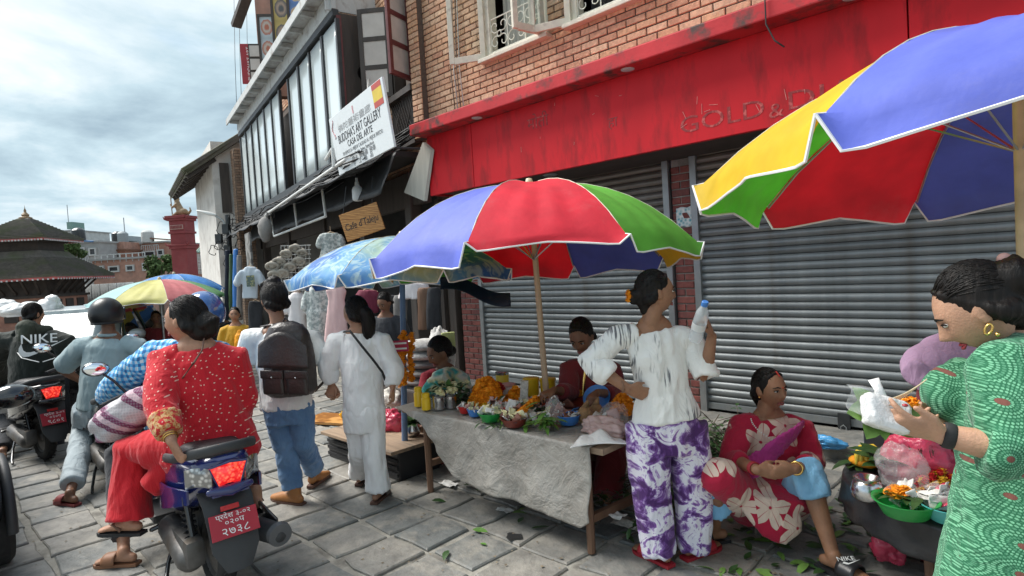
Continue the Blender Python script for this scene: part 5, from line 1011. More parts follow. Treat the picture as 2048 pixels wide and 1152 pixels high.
bowl('wide bright green bowl of offerings on the black sheet', Q(1812, 1030), .125, .075, 'pl_green', n=36); heap('orange marigolds in the bright green bowl', Q(1800, 1018)+UP*.06, .055, .04, .04, 'marigold', 22, .022, seed=41); packets('paper packets in the bright green bowl', Q(1830, 1020)+UP*.05, 14, (.07, .06, .04), ['paper', 'clear_plastic', 'pl_white'], 42, .06); bunch('dark leaves poking out of the bright green bowl', Q(1812, 1020)+UP*.05, 16, .10, 'leaf_dark', 1., .2, 43, box=(.08, .06, .01))
bowl('teal bowl of pink and white packets behind the green dress', Q(1905, 1040), .12, .075, 'pl_teal', n=36); packets('pink and white packets in the teal bowl', Q(1905, 1030)+UP*.05, 18, (.08, .07, .06), ['paper', 'card_pink', 'pink_film', 'clear_plastic'], 45, .06)
for k in range(3): bowl(('blue plastic tub, lowest of the nested stack', 'blue plastic tub, middle of the nested stack', 'blue plastic tub, topmost of the nested stack')[k], Q(1868, 945)+UP*(.03+.022*k), .135, .07, 'pl_blue', name='tub', cat='tub', n=36)
p = Q(1868, 975); o = thing('incense_bundle', 'bundle of dark incense sticks standing among the flowers', 'incense', p)
for k in range(22): mb = MB(); a = random.gauss(0, .25); mb.cyl(p+RIGHT*random.gauss(0, .012)+FWD*random.gauss(0, .01), p+UP*.2+RIGHT*(a*.12-.05)+FWD*random.gauss(0, .03), .0022, n=5); mb.build('stick', 'incense', o)
heap('yellow and red flower heap on the stall behind the bowls', Q(1880, 985), .10, .12, .10, 'marigold_y', 90, .022, seed=51, extra=('flower_red', .45), name='flower_heap'); heap('red and orange petals between the bowls', Q(1862, 1015), .06, .05, .05, 'flower_red', 40, .02, seed=52, extra=('marigold', .35), name='petal_heap'); packets('flat pink cards at the back of the stall', Q(1905, 985), 10, (.05, .06, .05), ['card_pink', 'pink_film'], 53, .08)
o = thing('steel_plate', 'round steel plate of leaves behind the red parcel', 'plate', Q(1800, 925)); mb = MB(); mb.lathe([(0, 0), (.11, 0), (.13, .02), (.135, .02), (.112, -.004)], Q(1800, 925)+UP*.02, 30); mb.build('plate_body', 'steel', o, 60)
mb = MB(); mb.box(Q(1795, 880, .3), (.32, .3, .56), CYAW, bev=.02); tag(mb.build('dark_crate', 'pl_black'), 'black crate standing behind the leaf plate stall', 'crate')
bag('red and white plastic bag on the paving beneath the stall', onZ(1775, 1120, .05), (.07, .06, .09), 'pink_film', 61, amp=.5); bag('dark green bundle under the black plastic table', V((-.42, 3.35, .05)), (.13, .12, .13), 'leaf_dark', 62, 'green_bundle', .35, cat='bundle')
# ---- things lying on the paving
bag('bright blue plastic bag on the shop step', onZ(1650, 895, .10), (.12, .08, .055), 'blue_film', 71, amp=.5)
def crumple(label, p, s, mat, seed, cat='paper', name='crumpled_paper'):
    mb = MB(); mb.grid(lambda u, v: V(p)+V(((u-.5)*s*1.6, (v-.5)*s, .012+.5*s*(fbm([[u*3+seed, v*3, seed]], 3)[0]-.25))), 16, 12, .002); tag(mb.build(name, mat, None, 40), label, cat)
crumple('crumpled white paper near the left table leg', onZ(897, 972), .09, 'paper', 3); crumple('small grey-white paper scrap on the paving below the tarpaulin', onZ(1010, 1024), .07, 'paper', 9); crumple('printed white plastic scrap beneath the low stall', onZ(800, 938), .13, 'newsprint', 13); crumple('second plastic scrap against the crate of the low stall', onZ(782, 922), .10, 'paper', 23); crumple('pale sheet of paper behind the purple trousers', onZ(1262, 1050), .14, 'newsprint', 33); crumple('white scrap caught on the table stretcher', V((-2.1, 2.9, .16)), .08, 'paper', 37)
leaf_me = []
for k in range(5):
    mb = MB(); v, f = leafpts((0, 0, .012), (1, 0, .05), .09, .04, bend=(-.15, .1, .2, .05, .3)[k]); mb.add(v, f); leaf_me.append(mb.mesh('fallen_leaf', ('leaf_dark', 'leaf_mid', 'leaf_dark', 'leaf_dark', 'leaf_bright')[k], 180))
spots = [(random.gauss(1590, 130), random.uniform(985, 1150)) for _ in range(95)]+[(random.gauss(1440, 35), random.uniform(880, 1080)) for _ in range(45)]+[(random.uniform(860, 1250), random.uniform(960, 1120)) for _ in range(16)]+[(random.gauss(1700, 35), random.uniform(930, 1100)) for _ in range(30)]
for k, (x_, y_) in enumerate(spots):
    p = onZ(x_, y_, .008); o = link('fallen_leaf', leaf_me[k % 5], None, Matrix.Translation(p) @ Matrix.Rotation(random.uniform(0, 6.3), 4, 'Z') @ Matrix.Rotation(random.gauss(0, .15), 4, 'X') @ Matrix.Scale(random.uniform(.5, 1.25), 4)); kd = ('dark green', 'mid green', 'dark green', 'dark green', 'bright yellow-green')[k % 5]; tag(o, kd+' fallen leaf lying on the paving stones', 'leaf', kd+' fallen leaves on the paving')
# brush pile of cut stems behind the seated woman
BP = thing('brush_pile', 'dark pile of leafy cut twigs between the seated woman and the shutter', 'brush', onZ(1440, 960)); mb = MB(); mb2 = MB()
for k in range(120):
    p = onZ(random.gauss(1445, 30), random.uniform(890, 985), 0)+UP*random.uniform(0, .3)*random.random(); d = V((random.gauss(0, 1), random.gauss(0, 1), random.gauss(.25, .45))).normalized(); q = p+d*random.uniform(.15, .45); q.z = max(q.z, .01); mb.tube([p, (p+q)/2+V((0, 0, .03)), q], .0035, 4)
    for j in range(7): r_ = p.lerp(q, random.random()); v, f = leafpts(r_, (random.gauss(0, 1), random.gauss(0, 1), random.gauss(.1, .4)), random.uniform(.05, .09), .035); mb2.add(v, f)
o = mb.build('twigs', 'bark', BP); o['kind'] = 'stuff'; o = mb2.build('leaves', 'leaf_dark', BP, 180); o['kind'] = 'stuff'
B2 = thing('twig_litter', 'cut twigs and leaves heaped under the table by the purple trousers', 'brush', onZ(1215, 985)); mb = MB(); mb2 = MB()
for k in range(60):
    p = V((random.uniform(-2.5, -1.9), random.uniform(3.0, 3.8), random.uniform(.01, .22))); d = V((random.gauss(0, 1), random.gauss(0, 1), random.gauss(.1, .3))).normalized(); q = p+d*random.uniform(.15, .4); q.z = max(q.z, .01); mb.tube([p, q], .0035, 4)
    for j in range(6): r_ = p.lerp(q, random.random()); v, f = leafpts(r_, (random.gauss(0, 1), random.gauss(0, 1), random.gauss(.1, .4)), .07, .03); mb2.add(v, f)
o = mb.build('twigs', 'bark', B2); o['kind'] = 'stuff'; o = mb2.build('leaves', 'leaf_dark', B2, 180); o['kind'] = 'stuff'
rr = random.Random(9); mb = MB()
for k in range(420):
    p = onZ(rr.uniform(-40, 2000), rr.uniform(880, 1160)**1., .012); a = rr.uniform(0, 6.28); s = rr.uniform(.004, .014); mb.add([p+V((math.cos(a+q)*s*rr.uniform(.5, 1.3), math.sin(a+q)*s*rr.uniform(.5, 1.3), rr.uniform(0, .004))) for q in (0, 1.4, 3.0, 4.6)], [(0, 1, 2, 3)])
pm('debris', (.20, .16, .11), .9, .6, 30, 0); o = mb.build('debris', 'debris', pave); o['kind'] = 'stuff'
# spilt dark stain (water) on one stone
mb = MB(); p = onZ(1027, 1073, .0125)
mb.add([p]+[p+V((.055*math.cos(a)*(1+.3*math.sin(3*a)), .05*math.sin(a)*(1+.25*math.cos(5*a)), 0)) for a in np.linspace(0, 2*PI, 20)[:-1]], [(0, 1+i, 1+(i+1) % 19) for i in range(19)]); pm('stain', (.03, .03, .03), .3, .2, 20, 0); o = mb.build('spill', 'stain', pave)
# ================================================================== SHOP CLOTHES AND HATS
def mat_print(nm, c1, c2, sc, th): m, t, b = base(nm); r = ramp(t, [(th-.04, c1), (th+.04, c2)]); t.links.new(noise(t, tcoord(t), sc, 4), r.inputs[0]); setcol(t, b, r.outputs[0]); b.inputs['Roughness'].default_value = .85
pm('tee_grey', (.50, .56, .62), .9, .08, 6, .3, 12); pm('dress_white', (.70, .66, .66), .85, .08, 6, .3, 12); pm('dress_pink', (.72, .48, .47), .85, .08, 6, .3, 12); mat_print('dress_print', (.30, .34, .33), (.56, .58, .56), 26, .5); pm('cloth_dark', (.025, .026, .03), .9, .3, 6, .3); pm('cloth_maroon', (.16, .02, .045), .85, .2, 6, .3, 12); pm('cream_fur', (.36, .33, .28), .95, .2, 30, .9, 60); pm('skin_mannequin', (.55, .40, .32), .5, .05, 4, 0)
def drape(name, label, x_, ys, ws, D, mat, th=.07, sleeves=None, seed=0, cat='dress', group=None, hanger=True):
    """garment hung at picture column x_: outline widths ws (px) at heights ys (px), as a puffy double cloth with folds"""
    S = D/FPX; o = thing(name, label, cat, at(x_, ys[-1], D), group=group); mb = MB(); mb.tube([at(x_, y_, D) for y_ in ys], [(w_*S/2, th*(.5+.5*min(1, w_/max(ws)))) for w_ in ws], 28, side=RIGHT)
    if sleeves:
        for s in (-1, 1): mb.tube([at(x_+s*ws[1]*.42, ys[1], D), at(x_+s*sleeves[0], sleeves[1], D), at(x_+s*sleeves[2], sleeves[3], D)], [.05, .055, .06], 12, round_ends=True)
    me = remesh(mb, name, .014, 2, lambda c: .018*(fbm(c*np.array([13, 13, 2.5])+seed*9, 3)-.45)*2); me.materials.append(M(mat)); link('fabric', me, o)
    if hanger: mb = MB(); p = at(x_, ys[0], D); mb.tube([p-RIGHT*ws[1]*S*.4-UP*.03, p+UP*.02, p+RIGHT*ws[1]*S*.4-UP*.03], .008, 6); mb.tube([p+UP*.02, p+UP*.10], .004, 5); mb.build('hanger', 'pale_wood', o)
    return o
o = drape('t_shirt', 'pale grey t-shirt with a square print hanging at the shop front', 500, (534, 545, 570, 597), (22, 36, 30, 31), 9.2, 'tee_grey', .05, (22, 556, 25, 566), 1, 't-shirt'); mb = MB(); mb.box(at(501, 562, 9.08), (.12, .01, .17), CYAW); mat_print('tee_print', (.10, .14, .13), (.40, .38, .18), 40, .55); mb.build('print', 'tee_print', o)
drape('patterned_blouse', 'grey-green printed blouse on a hanger under the cafe board', 661, (466, 474, 490, 520), (30, 40, 34, 46), 8.8, 'dress_print', .06, (20, 480, 22, 490), 2, 'blouse'); drape('white_dress', 'white gathered dress on a headless mannequin', 594, (585, 596, 620, 660), (16, 36, 30, 44), 8.2, 'dress_white', .10, (20, 606, 22, 622), 3, hanger=False)
p = at(594, 582, 8.2); mb = MB(); mb.tube([p-UP*.05, p+UP*.03], .045, 12, round_ends=True); tag(mb.build('mannequin_neck', 'skin_mannequin', None, 180), 'bare neck of the mannequin wearing the white dress', 'mannequin')
drape('tie_dye_dress', 'grey-green tie-dyed frilled dress on a hanger', 636, (572, 582, 618, 622, 700), (24, 42, 36, 48, 40), 7.9, 'dress_print', .09, (24, 600, 25, 615), 4); drape('pink_dress', 'long pale pink dress hung beside the tie-dyed one', 673, (572, 582, 600, 606, 700), (28, 42, 32, 34, 54), 7.7, 'dress_pink', .05, None, 5); drape('frilled_skirt', 'white printed frilled skirt hung behind the blue pole', 830, (566, 580, 598), (52, 60, 70), 7.4, 'dress_white', .10, None, 6, 'skirt'); drape('dark_trousers', 'black printed trousers hung beneath the grey t-shirt', 511, (602, 615, 660), (24, 30, 28), 9.3, 'cloth_dark', .05, None, 7, 'trousers'); drape('maroon_jacket', 'maroon jacket hung behind the man in the dark shirt', 735, (580, 590, 625), (34, 50, 46), 7.6, 'cloth_maroon', .1, None, 8, 'jacket')
for k in range(9):
    x_ = (455, 463, 471, 479, 745, 784, 800, 850, 868)[k]; y0_ = (500, 508, 498, 510, 585, 590, 590, 575, 575)[k]; y1_ = (640, 640, 640, 640, 700, 690, 690, 660, 660)[k]; D_ = (10.6, 10.4, 10.2, 10., 7.9, 7.6, 7.5, 7.3, 7.2)[k]
    drape('hanging_garment', ('navy scarf hung nearest the plaster house', 'olive scarf hung beside the navy one', 'dull blue scarf on the shop rail', 'striped grey scarf beside the t-shirt', 'dark shirt hung behind the walking woman', 'black shirt hung behind the shop man', 'charcoal shirt hung beside the blue pole', 'dark brown shirt hung by the shop post', 'black coat hung at the end of the shop')[k], x_, (y0_, y0_+8, y1_), (9, 10, 11) if k < 4 else (24, 30, 28), D_, ('um_dark', 'leaf_dark', 'pl_blue', 'cloth_grey', 'cloth_dark', 'cloth_dark', 'cloth_grey', 'brown_wood', 'cloth_dark')[k], .05, None, 20+k, 'clothing', hanger=False)
WG = thing('wire_rack', 'white wire grid rack hung with furry hats', 'rack', at(585, 590, 8.7))
for k in range(9): mb = MB(); mb.cyl(at(562+7*k, 490, 8.9), at(564+7*k, 590, 8.9), .004, n=5); mb.build('wire', 'wire_white', WG)
for k in range(12): mb = MB(); mb.cyl(at(562, 492+9*k, 8.9), at(622, 490+9*k, 8.9), .004, n=5); mb.build('wire', 'wire_white', WG)
for k, (x_, y_, r) in enumerate(((545, 533, .085), (558, 524, .08), (572, 508, .07), (590, 497, .07), (598, 523, .08), (580, 534, .075), (550, 550, .085), (566, 546, .075), (604, 506, .065))):
    mb = MB(); p = at(x_, y_, 8.6); mb.tube([p+RIGHT*r*math.cos(a)+UP*r*.55*math.sin(a)-FWD*.03*math.sin(a) for a in np.linspace(0, 2*PI, 15)[:-1]], r*.30, 10, close=True); lump(mb, p+FWD*.03+UP*r*.3, (r*.85, r*.8, r*.75), k, 16, .25); tag(mb.build('furry_hat', 'cream_fur', None, 180), 'cream furry hat hung on the wire rack', 'hat', 'furry hats on the wire rack')
p = at(518, 500, 10.2); mb = MB(); mb.box(at(498, 500, 11), (.46, .04, .62), GA, bev=.01); mat_print('board_print', (.10, .095, .09), (.24, .235, .225), 7, .52); tag(mb.build('notice_board', 'board_print'), 'dark grey notice board hung from the far awning', 'sign')
CT = thing('hanging_cloth_bag', 'white cloth bag knotted under the awning', 'bag', at(530, 455, 10.5)); mb = MB(); lump(mb, at(531, 458, 10.5), (.14, .12, .22), 3, 16, .3); mb.build('bag_body', 'cloth_grey', CT, 180); mb = MB(); mb.tube([at(533, 440, 10.5), at(535, 425, 10.5)], .02, 6); mb.build('knot', 'cloth_grey', CT)
# bulk sacks at the far left of the street
for k, (x_, y_, D_, r) in enumerate(((30, 618, 9.5, (.30, .2, .12)), (98, 612, 10, (.20, .2, .17)), (104, 598, 10, (.10, .1, .10)), (60, 612, 10.5, (.25, .2, .10)), (8, 612, 10.2, (.2, .2, .14)))):
    bag(('white plastic sack on the far left cart load', 'white knotted sack behind the man in the hooded jacket', 'small white bag on top of the knotted sack', 'flat white sack in the middle of the cart load', 'pale blue-white sack at the street edge')[k], at(x_, y_, D_)-UP*r[2], r, 'white_film', 80+k, 'bulk_sack', .2, cat='sack')
mb = MB(); p = at(55, 640, 10.2); mb.box((p.x, p.y, .95), (1.7, 1.2, .08), CYAW); ct = thing('hand_cart', 'dark street cart carrying white sacks at the far left', 'cart', (p.x, p.y, 0)); mb.build('cart_bed', 'dark_wood', ct)
ax, ay = axes(CYAW)
for s in (-1, 1):
    for s2 in (-1, 1): mb = MB(); c = V((p.x, p.y, 0))+ax*s*.7+ay*s2*.5; mb.cyl(c, c+UP*.92, .03, n=8); mb.build('leg', 'dark_wood', ct)
# ================================================================== VEHICLES
pm('sc_blue', (.012, .02, .11), .22, .06, 3, 0, coat=.8); pm('sc_black', (.016, .016, .018), .25, .1, 3, 0, coat=.6); pm('sc_plastic', (.035, .036, .038), .55, .15, 9, .1, 60); pm('sc_grey', (.10, .10, .105), .5, .15, 9, .1, 40); pm('tyre', (.022, .021, .021), .85, .25, 14, .3, 50, stain=(.09, .08, .07), stain_s=5, stain_t=(.5, .75)); pm('engine', (.13, .125, .12), .5, .3, 9, .2, 30, metal=.6, stain=(.10, .08, .06), stain_s=6); pm('chrome', (.7, .7, .7), .12, .03, 4, 0, metal=1.); pm('seat_vinyl', (.02, .02, .022), .5, .15, 9, .3, 90); pm('plate_red', (.40, .018, .035), .4, .06, 6, 0)
m, t, b = base('tail_lit'); g = tcoord(t); vo = N(t, 'ShaderNodeTexVoronoi', i_Scale=60.); t.links.new(g, vo.inputs['Vector']); r = ramp(t, [(.1, (1., .12, .06)), (.6, (.55, .01, .01))]); t.links.new(vo.outputs['Distance'], r.inputs[0]); setcol(t, b, r.outputs[0]); t.links.new(r.outputs[0], b.inputs['Emission Color']); b.inputs['Emission Strength'].default_value = .55; b.inputs['Roughness'].default_value = .12; b.inputs['Coat Weight'].default_value = 1.
m, t, b = base('lens_clear'); vo = N(t, 'ShaderNodeTexVoronoi', i_Scale=38.); t.links.new(tcoord(t), vo.inputs['Vector']); r = ramp(t, [(.1, (.75, .75, .75)), (.5, (.22, .22, .22))]); t.links.new(vo.outputs['Distance'], r.inputs[0]); setcol(t, b, r.outputs[0]); b.inputs['Roughness'].default_value = .1; b.inputs['Metallic'].default_value = .6; b.inputs['Coat Weight'].default_value = 1.
pm('reflector', (.50, .02, .02), .25, .1, 40, .1); pm('mirror', (.85, .88, .9), .03, .01, 3, 0, metal=1.)
def scooter(label, loc, heading, body, plate, lamp_only=False):
    S = thing('scooter', label, 'scooter', loc, heading)
    def bd(mb, name, mat, parent=None, smooth=None): return mb.build(name, mat, parent or S, smooth, local=True)
    for nm, x_, r in (('rear_wheel', 0, .235), ('front_wheel', 1.27, .22)):
        mb = MB(); mb.tube([(x_+(r-.05)*math.cos(a), 0, r+(r-.05)*math.sin(a)) for a in np.linspace(0, 2*PI, 37)[:-1]], (.05), 14, close=True); wh = bd(mb, nm, 'tyre', None, 60)
        mb = MB(); Rx = Matrix.Rotation(PI/2, 3, 'X'); mb.lathe([(0, -.03), (.04, -.035), (.05, -.02), (r-.1, -.02), (r-.085, -.035), (r-.085, .035), (r-.1, .02), (.05, .02), (.04, .035), (0, .03)], (x_, 0, r), 28, rot=Rx); bd(mb, 'rim', 'engine', wh, 40)
        for k in range(44):
            a = 2*PI*k/44; c = V((x_+(r+.001)*math.cos(a), 0, r+(r+.001)*math.sin(a)))
            if k % 2 == 0: 
                for s in (-1, 1): m2 = MB(); m2.box(c+V((0, s*.022, 0)), (.012, .03, .010), Matrix.Rotation(-a, 3, 'Y') @ Matrix.Rotation(s*.5, 3, 'X')); mb.add(m2.v, m2.f)
        mb2 = MB(); mb2.add(mb.v[28*10:], [tuple(i-280 for i in f) for f in mb.f if min(f) >= 280]); o = bd(mb2, 'tread', 'tyre', wh); o['kind'] = 'stuff'
    # engine, swing arm, belt case on the left, shock
    mb = MB(); mb.box((.12, .13, .27), (.46, .10, .15), bev=.03); mb.tube([(-.02, .14, .23), (.34, .14, .30)], .075, 14, round_ends=True); bd(mb, 'belt_case', 'engine', None, 40)
    mb = MB(); mb.box((.3, 0, .32), (.30, .20, .20), bev=.03); [mb.box((.42, 0, .24+.025*k), (.16, .16, .012)) for k in range(6)]; bd(mb, 'engine', 'engine', None, 40)
    mb = MB(); mb.cyl((-.03, .12, .30), (.06, .13, .62), .018, n=10); mb.tube([(-.02+.085*k/60, .125+.035*math.cos(k*.9), .34+.24*k/60+.0*k) for k in range(60)], .006, 5); bd(mb, 'shock_absorber', 'sc_black', None, 60)
    mb = MB(); mb.tube([(.42, -.12, .22), (.25, -.17, .20), (.1, -.20, .25), (-.08, -.215, .285), (-.34, -.215, .33)], [.018, .02, .05, .062, .056], 18, round_ends=True); ex = bd(mb, 'exhaust', 'sc_plastic', None, 50)
    mb = MB(); mb.lathe([(.0, .004), (.018, .004), (.02, .012), (.062, .010), (.066, -.02)], (-.375, -.215, .336), 22, rot=Matrix.Rotation(-PI/2-.14, 3, 'Y')); bd(mb, 'end_cap', 'sc_grey', ex, 40)
    mb = MB(); mb.box((-.02, -.27, .33), (.34, .02, .10), Matrix.Rotation(-.14, 3, 'Y'), bev=.012); bd(mb, 'heat_shield', 'sc_black', ex, 40)
    # side body, tail
    def sect(x_, zc, hw, hz, top=.5):                       # rounded section
        return [(x_, hw*math.copysign(abs(math.cos(a))**.55, math.cos(a)), zc+hz*math.copysign(abs(math.sin(a))**.7, math.sin(a))) for a in np.linspace(0, 2*PI, 25)[:-1]]
    st_ = [(-.30, .745, .075, .045), (-.27, .735, .12, .075), (-.18, .70, .155, .115), (0, .65, .185, .165), (.2, .60, .19, .19), (.42, .56, .18, .19), (.6, .54, .15, .17), (.66, .53, .12, .14)]
    mb = MB(); vs_ = [p for s_ in st_ for p in sect(*s_)]; n_ = 24; fs = [(i*n_+j, (i+1)*n_+j, (i+1)*n_+(j+1) % n_, i*n_+(j+1) % n_) for i in range(len(st_)-1) for j in range(n_)]+[tuple(range(n_)), tuple((len(st_)-1)*n_+j for j in range(n_-1, -1, -1))]; mb.add(vs_, fs); bd(mb, 'body_shell', body, None, 50)
    for s in (-1, 1):
        mb = MB(); mb.grid(lambda u, v: (-.24+.62*u, s*(.165+.035*math.sin(PI*u)+.01), .42+.10*u*0+.18*v+.12*(1-u)*(1-v)*.9+.06*(1-u)), 12, 6, s*.012); bd(mb, 'side_cover', body, None, 60)
        mb = MB(); mb.beam((-.20, s*.19, .60), (.5, s*.205, .50), .012, .045); bd(mb, 'trim_strip', 'sc_plastic')
    # seat and grab rail
    mb = MB(); vs_ = []
    ss = [(-.27, .81, .07, .02), (-.2, .815, .12, .045), (0, .80, .145, .055), (.22, .785, .15, .055), (.34, .755, .15, .05), (.55, .735, .125, .05), (.66, .72, .08, .035)]
    mb.add([p for s_ in ss for p in sect(*s_)], [(i*n_+j, (i+1)*n_+j, (i+1)*n_+(j+1) % n_, i*n_+(j+1) % n_) for i in range(len(ss)-1) for j in range(n_)]+[tuple(range(n_)), tuple((len(ss)-1)*n_+j for j in range(n_-1, -1, -1))]); bd(mb, 'seat', 'seat_vinyl', None, 60)
    mb = MB(); mb.tube([(.14, .19, .76), (-.08, .20, .80), (-.27, .15, .845), (-.34, .06, .862), (-.34, -.06, .862), (-.27, -.15, .845), (-.08, -.20, .80), (.14, -.19, .76)], [(.026, .014)]*8, 12, side=(0, 0, 1), round_ends=True); bd(mb, 'grab_rail', 'sc_plastic', None, 60)
    # tail lamp cluster: red lamp between clear indicators
    def lens(y0, y1, z0, z1, x0, x1, bulge, mat, name, slant=.0):
        mb = MB(); mb.grid(lambda u, v: (x0+(x1-x0)*abs(2*u-1)*0+(x1-x0)*(u if y1 > y0 else u)-bulge*math.sin(PI*u)*math.sin(PI*v), y0+(y1-y0)*u+slant*(v-.5), z0+(z1-z0)*v+.012*math.sin(PI*u)), 12, 8, -.01); return bd(mb, name, mat, None, 60)
    mb = MB(); mb.grid(lambda u, v: (-.315-.022*math.sin(PI*u)*math.sin(PI*v), (2*u-1)*(.052+.040*v), .655+.105*v+.014*math.sin(PI*u)), 14, 10, -.01); tl_ = bd(mb, 'tail_lamp', 'tail_lit', None, 60); mb = MB(); [mb.tube([(-.322, sq*.052, .652), (-.322, sq*.092, .763)], .004, 6) for sq in (-1, 1)]; mb.tube([(-.33, -.09, .770), (-.34, 0, .784), (-.33, .09, .770)], .006, 6); bd(mb, 'lamp_surround', body, tl_)
    lens(.08, .18, .655, .755, -.305, -.20, .014, 'lens_clear', 'indicator'); lens(-.08, -.18, .655, .755, -.305, -.20, .014, 'lens_clear', 'indicator')
    mb = MB(); mb.tube([(-.325, -.10, .645), (-.335, 0, .635), (-.325, .10, .645)], [.018, .03, .018], 10, round_ends=True); mb.beam((-.31, -.09, .64), (-.31, .09, .64), .05, .05); bd(mb, 'lamp_lip', body, None, 60)
    # mudguard tongue, plate, reflector
    mb = MB(); tg = [(-.20, .62, .13), (-.27, .56, .125), (-.315, .46, .12), (-.355, .34, .115), (-.385, .235, .06)]
    mb.grid(lambda u, v: (np.interp(v*4, range(5), [q[0] for q in tg])-.012*math.sin(PI*u), (u-.5)*2*np.interp(v*4, range(5), [q[2] for q in tg]), np.interp(v*4, range(5), [q[1] for q in tg])), 8, 12, .015); bd(mb, 'mudguard', 'sc_plastic', None, 40)
    pz = V((-.335, 0, .46)); upv = V((.36, 0, .93)).normalized(); lf = V((0, -1, 0)); nv = lf.cross(upv)
    mb = MB(); mb.box(pz+nv*.018, (.235, .125, .006), Matrix((lf, upv, nv)).transposed(), bev=.002); pl = bd(mb, 'number_plate', 'plate_red')
    for txt, dv, sz in plate: text('plate_lettering', txt, sz, 'white_ink', pl, pz+nv*.0222+upv*dv, lf, upv, .0006, 1.15, local=True)
    mb = MB(); mb.box(pz+nv*.022+upv*.085+lf*(-.01), (.09, .026, .010), Matrix((lf, upv, nv)).transposed(), bev=.003); bd(mb, 'reflector', 'reflector')
    # front: floorboard, apron, bars, mirrors, headlamp
    mb = MB(); mb.box((.80, 0, .27), (.36, .36, .05), bev=.015); bd(mb, 'floorboard', 'sc_plastic')
    mb = MB(); mb.grid(lambda u, v: (1.0+.10*v+.12*(1-(2*u-1)**2), (2*u-1)*(.22-.06*abs(v-.45)), .27+.62*v), 14, 10, .04); bd(mb, 'apron', body, None, 60)
    mb = MB(); mb.tube([(1.08, 0, .80), (1.02, 0, .98)], [.05, .06], 12, round_ends=True); mb.tube([(.86, .34, .99), (.96, .22, 1.01), (1.02, 0, 1.0), (.96, -.22, 1.01), (.86, -.34, .99)], .016, 10); hb = bd(mb, 'handlebar', 'sc_plastic', None, 60)
    for s in (-1, 1): mb = MB(); mb.cyl((.95, s*.24, 1.01), (.84, s*.37, .985), .019, n=12); bd(mb, 'grip', 'rubber_black', hb, 60)
    mb = MB(); mb.ball((1.06, 0, 1.0), (.12, .15, .09), 18, 12); bd(mb, 'head_cowl', body, hb, 180); mb = MB(); mb.ball((1.15, 0, .99), (.05, .10, .055), 16, 10); bd(mb, 'headlamp', 'lens_clear', hb, 180)
    for s in (-1, 1):
        mb = MB(); mb.tube([(.97, s*.20, 1.02), (.98, s*.27, 1.12), (.97, s*.33, 1.18)], .008, 8); mr = bd(mb, 'mirror_stalk', 'sc_black', None, 60)
        mb = MB(); mb.ball((.97, s*.36, 1.21), (.022, .075, .047), 18, 10, Matrix.Rotation(s*.12, 3, 'X')); bd(mb, 'mirror_shell', 'sc_black', mr, 180); mb = MB(); mb.ball((.957, s*.36, 1.21), (.012, .068, .041), 18, 10, Matrix.Rotation(s*.12, 3, 'X')); bd(mb, 'mirror_glass', 'mirror', mr, 180)
    mb = MB(); [mb.cyl((1.27, s*.07, .22), (1.12, s*.07, .62), .02, n=10) for s in (-1, 1)]; bd(mb, 'fork', 'sc_grey'); mb = MB(); mb.tube([(1.27+.25*math.cos(a), 0, .22+.25*math.sin(a)) for a in np.linspace(.1, 2.6, 12)], [(.075, .012)]*12, 10, side=(0, 1, 0)); bd(mb, 'front_mudguard', body, None, 60)
    for s in (-1, 1): mb = MB(); mb.tube([(.36, s*.14, .33), (.36, s*.24, .31)], .014, 8, round_ends=True); bd(mb, 'footrest', 'sc_black')
    mb = MB(); mb.tube([(.30, .14, .24), (.22, .20, .14), (.10, .25, .05), (.02, .27, .03)], .012, 8, round_ends=True); bd(mb, 'side_stand', 'sc_black', None, 60)
    return S
HD = R_(177); W0 = onZ(458, 950, .71)+V((math.cos(HD), math.sin(HD), 0))*.32
scooter('dark blue scooter with lit red tail lamp carrying the woman in red', (W0.x, W0.y, 0), HD, 'sc_blue', (('प्रदेश ३-०२', .045, .034), ('०२०प', .012, .038), ('२७३८', -.032, .056)))
W1 = V((-6.02, 1.28, 0)); scooter('black scooter ridden by the man in the grey polo shirt', W1, R_(182), 'sc_black', (('प्रदेश ३-०१', .045, .034), ('०१२प', .012, .038), ('४९१५', -.032, .056)))
W2_ = onZ(92, 918); scooter('black motor scooter ridden by the man in the hooded jacket', (W2_.x, W2_.y, 0), R_(190), 'sc_black', (('प्रदेश ३-०२', .045, .034), ('०२०प', .012, .038), ('९८०१', -.032, .056)))
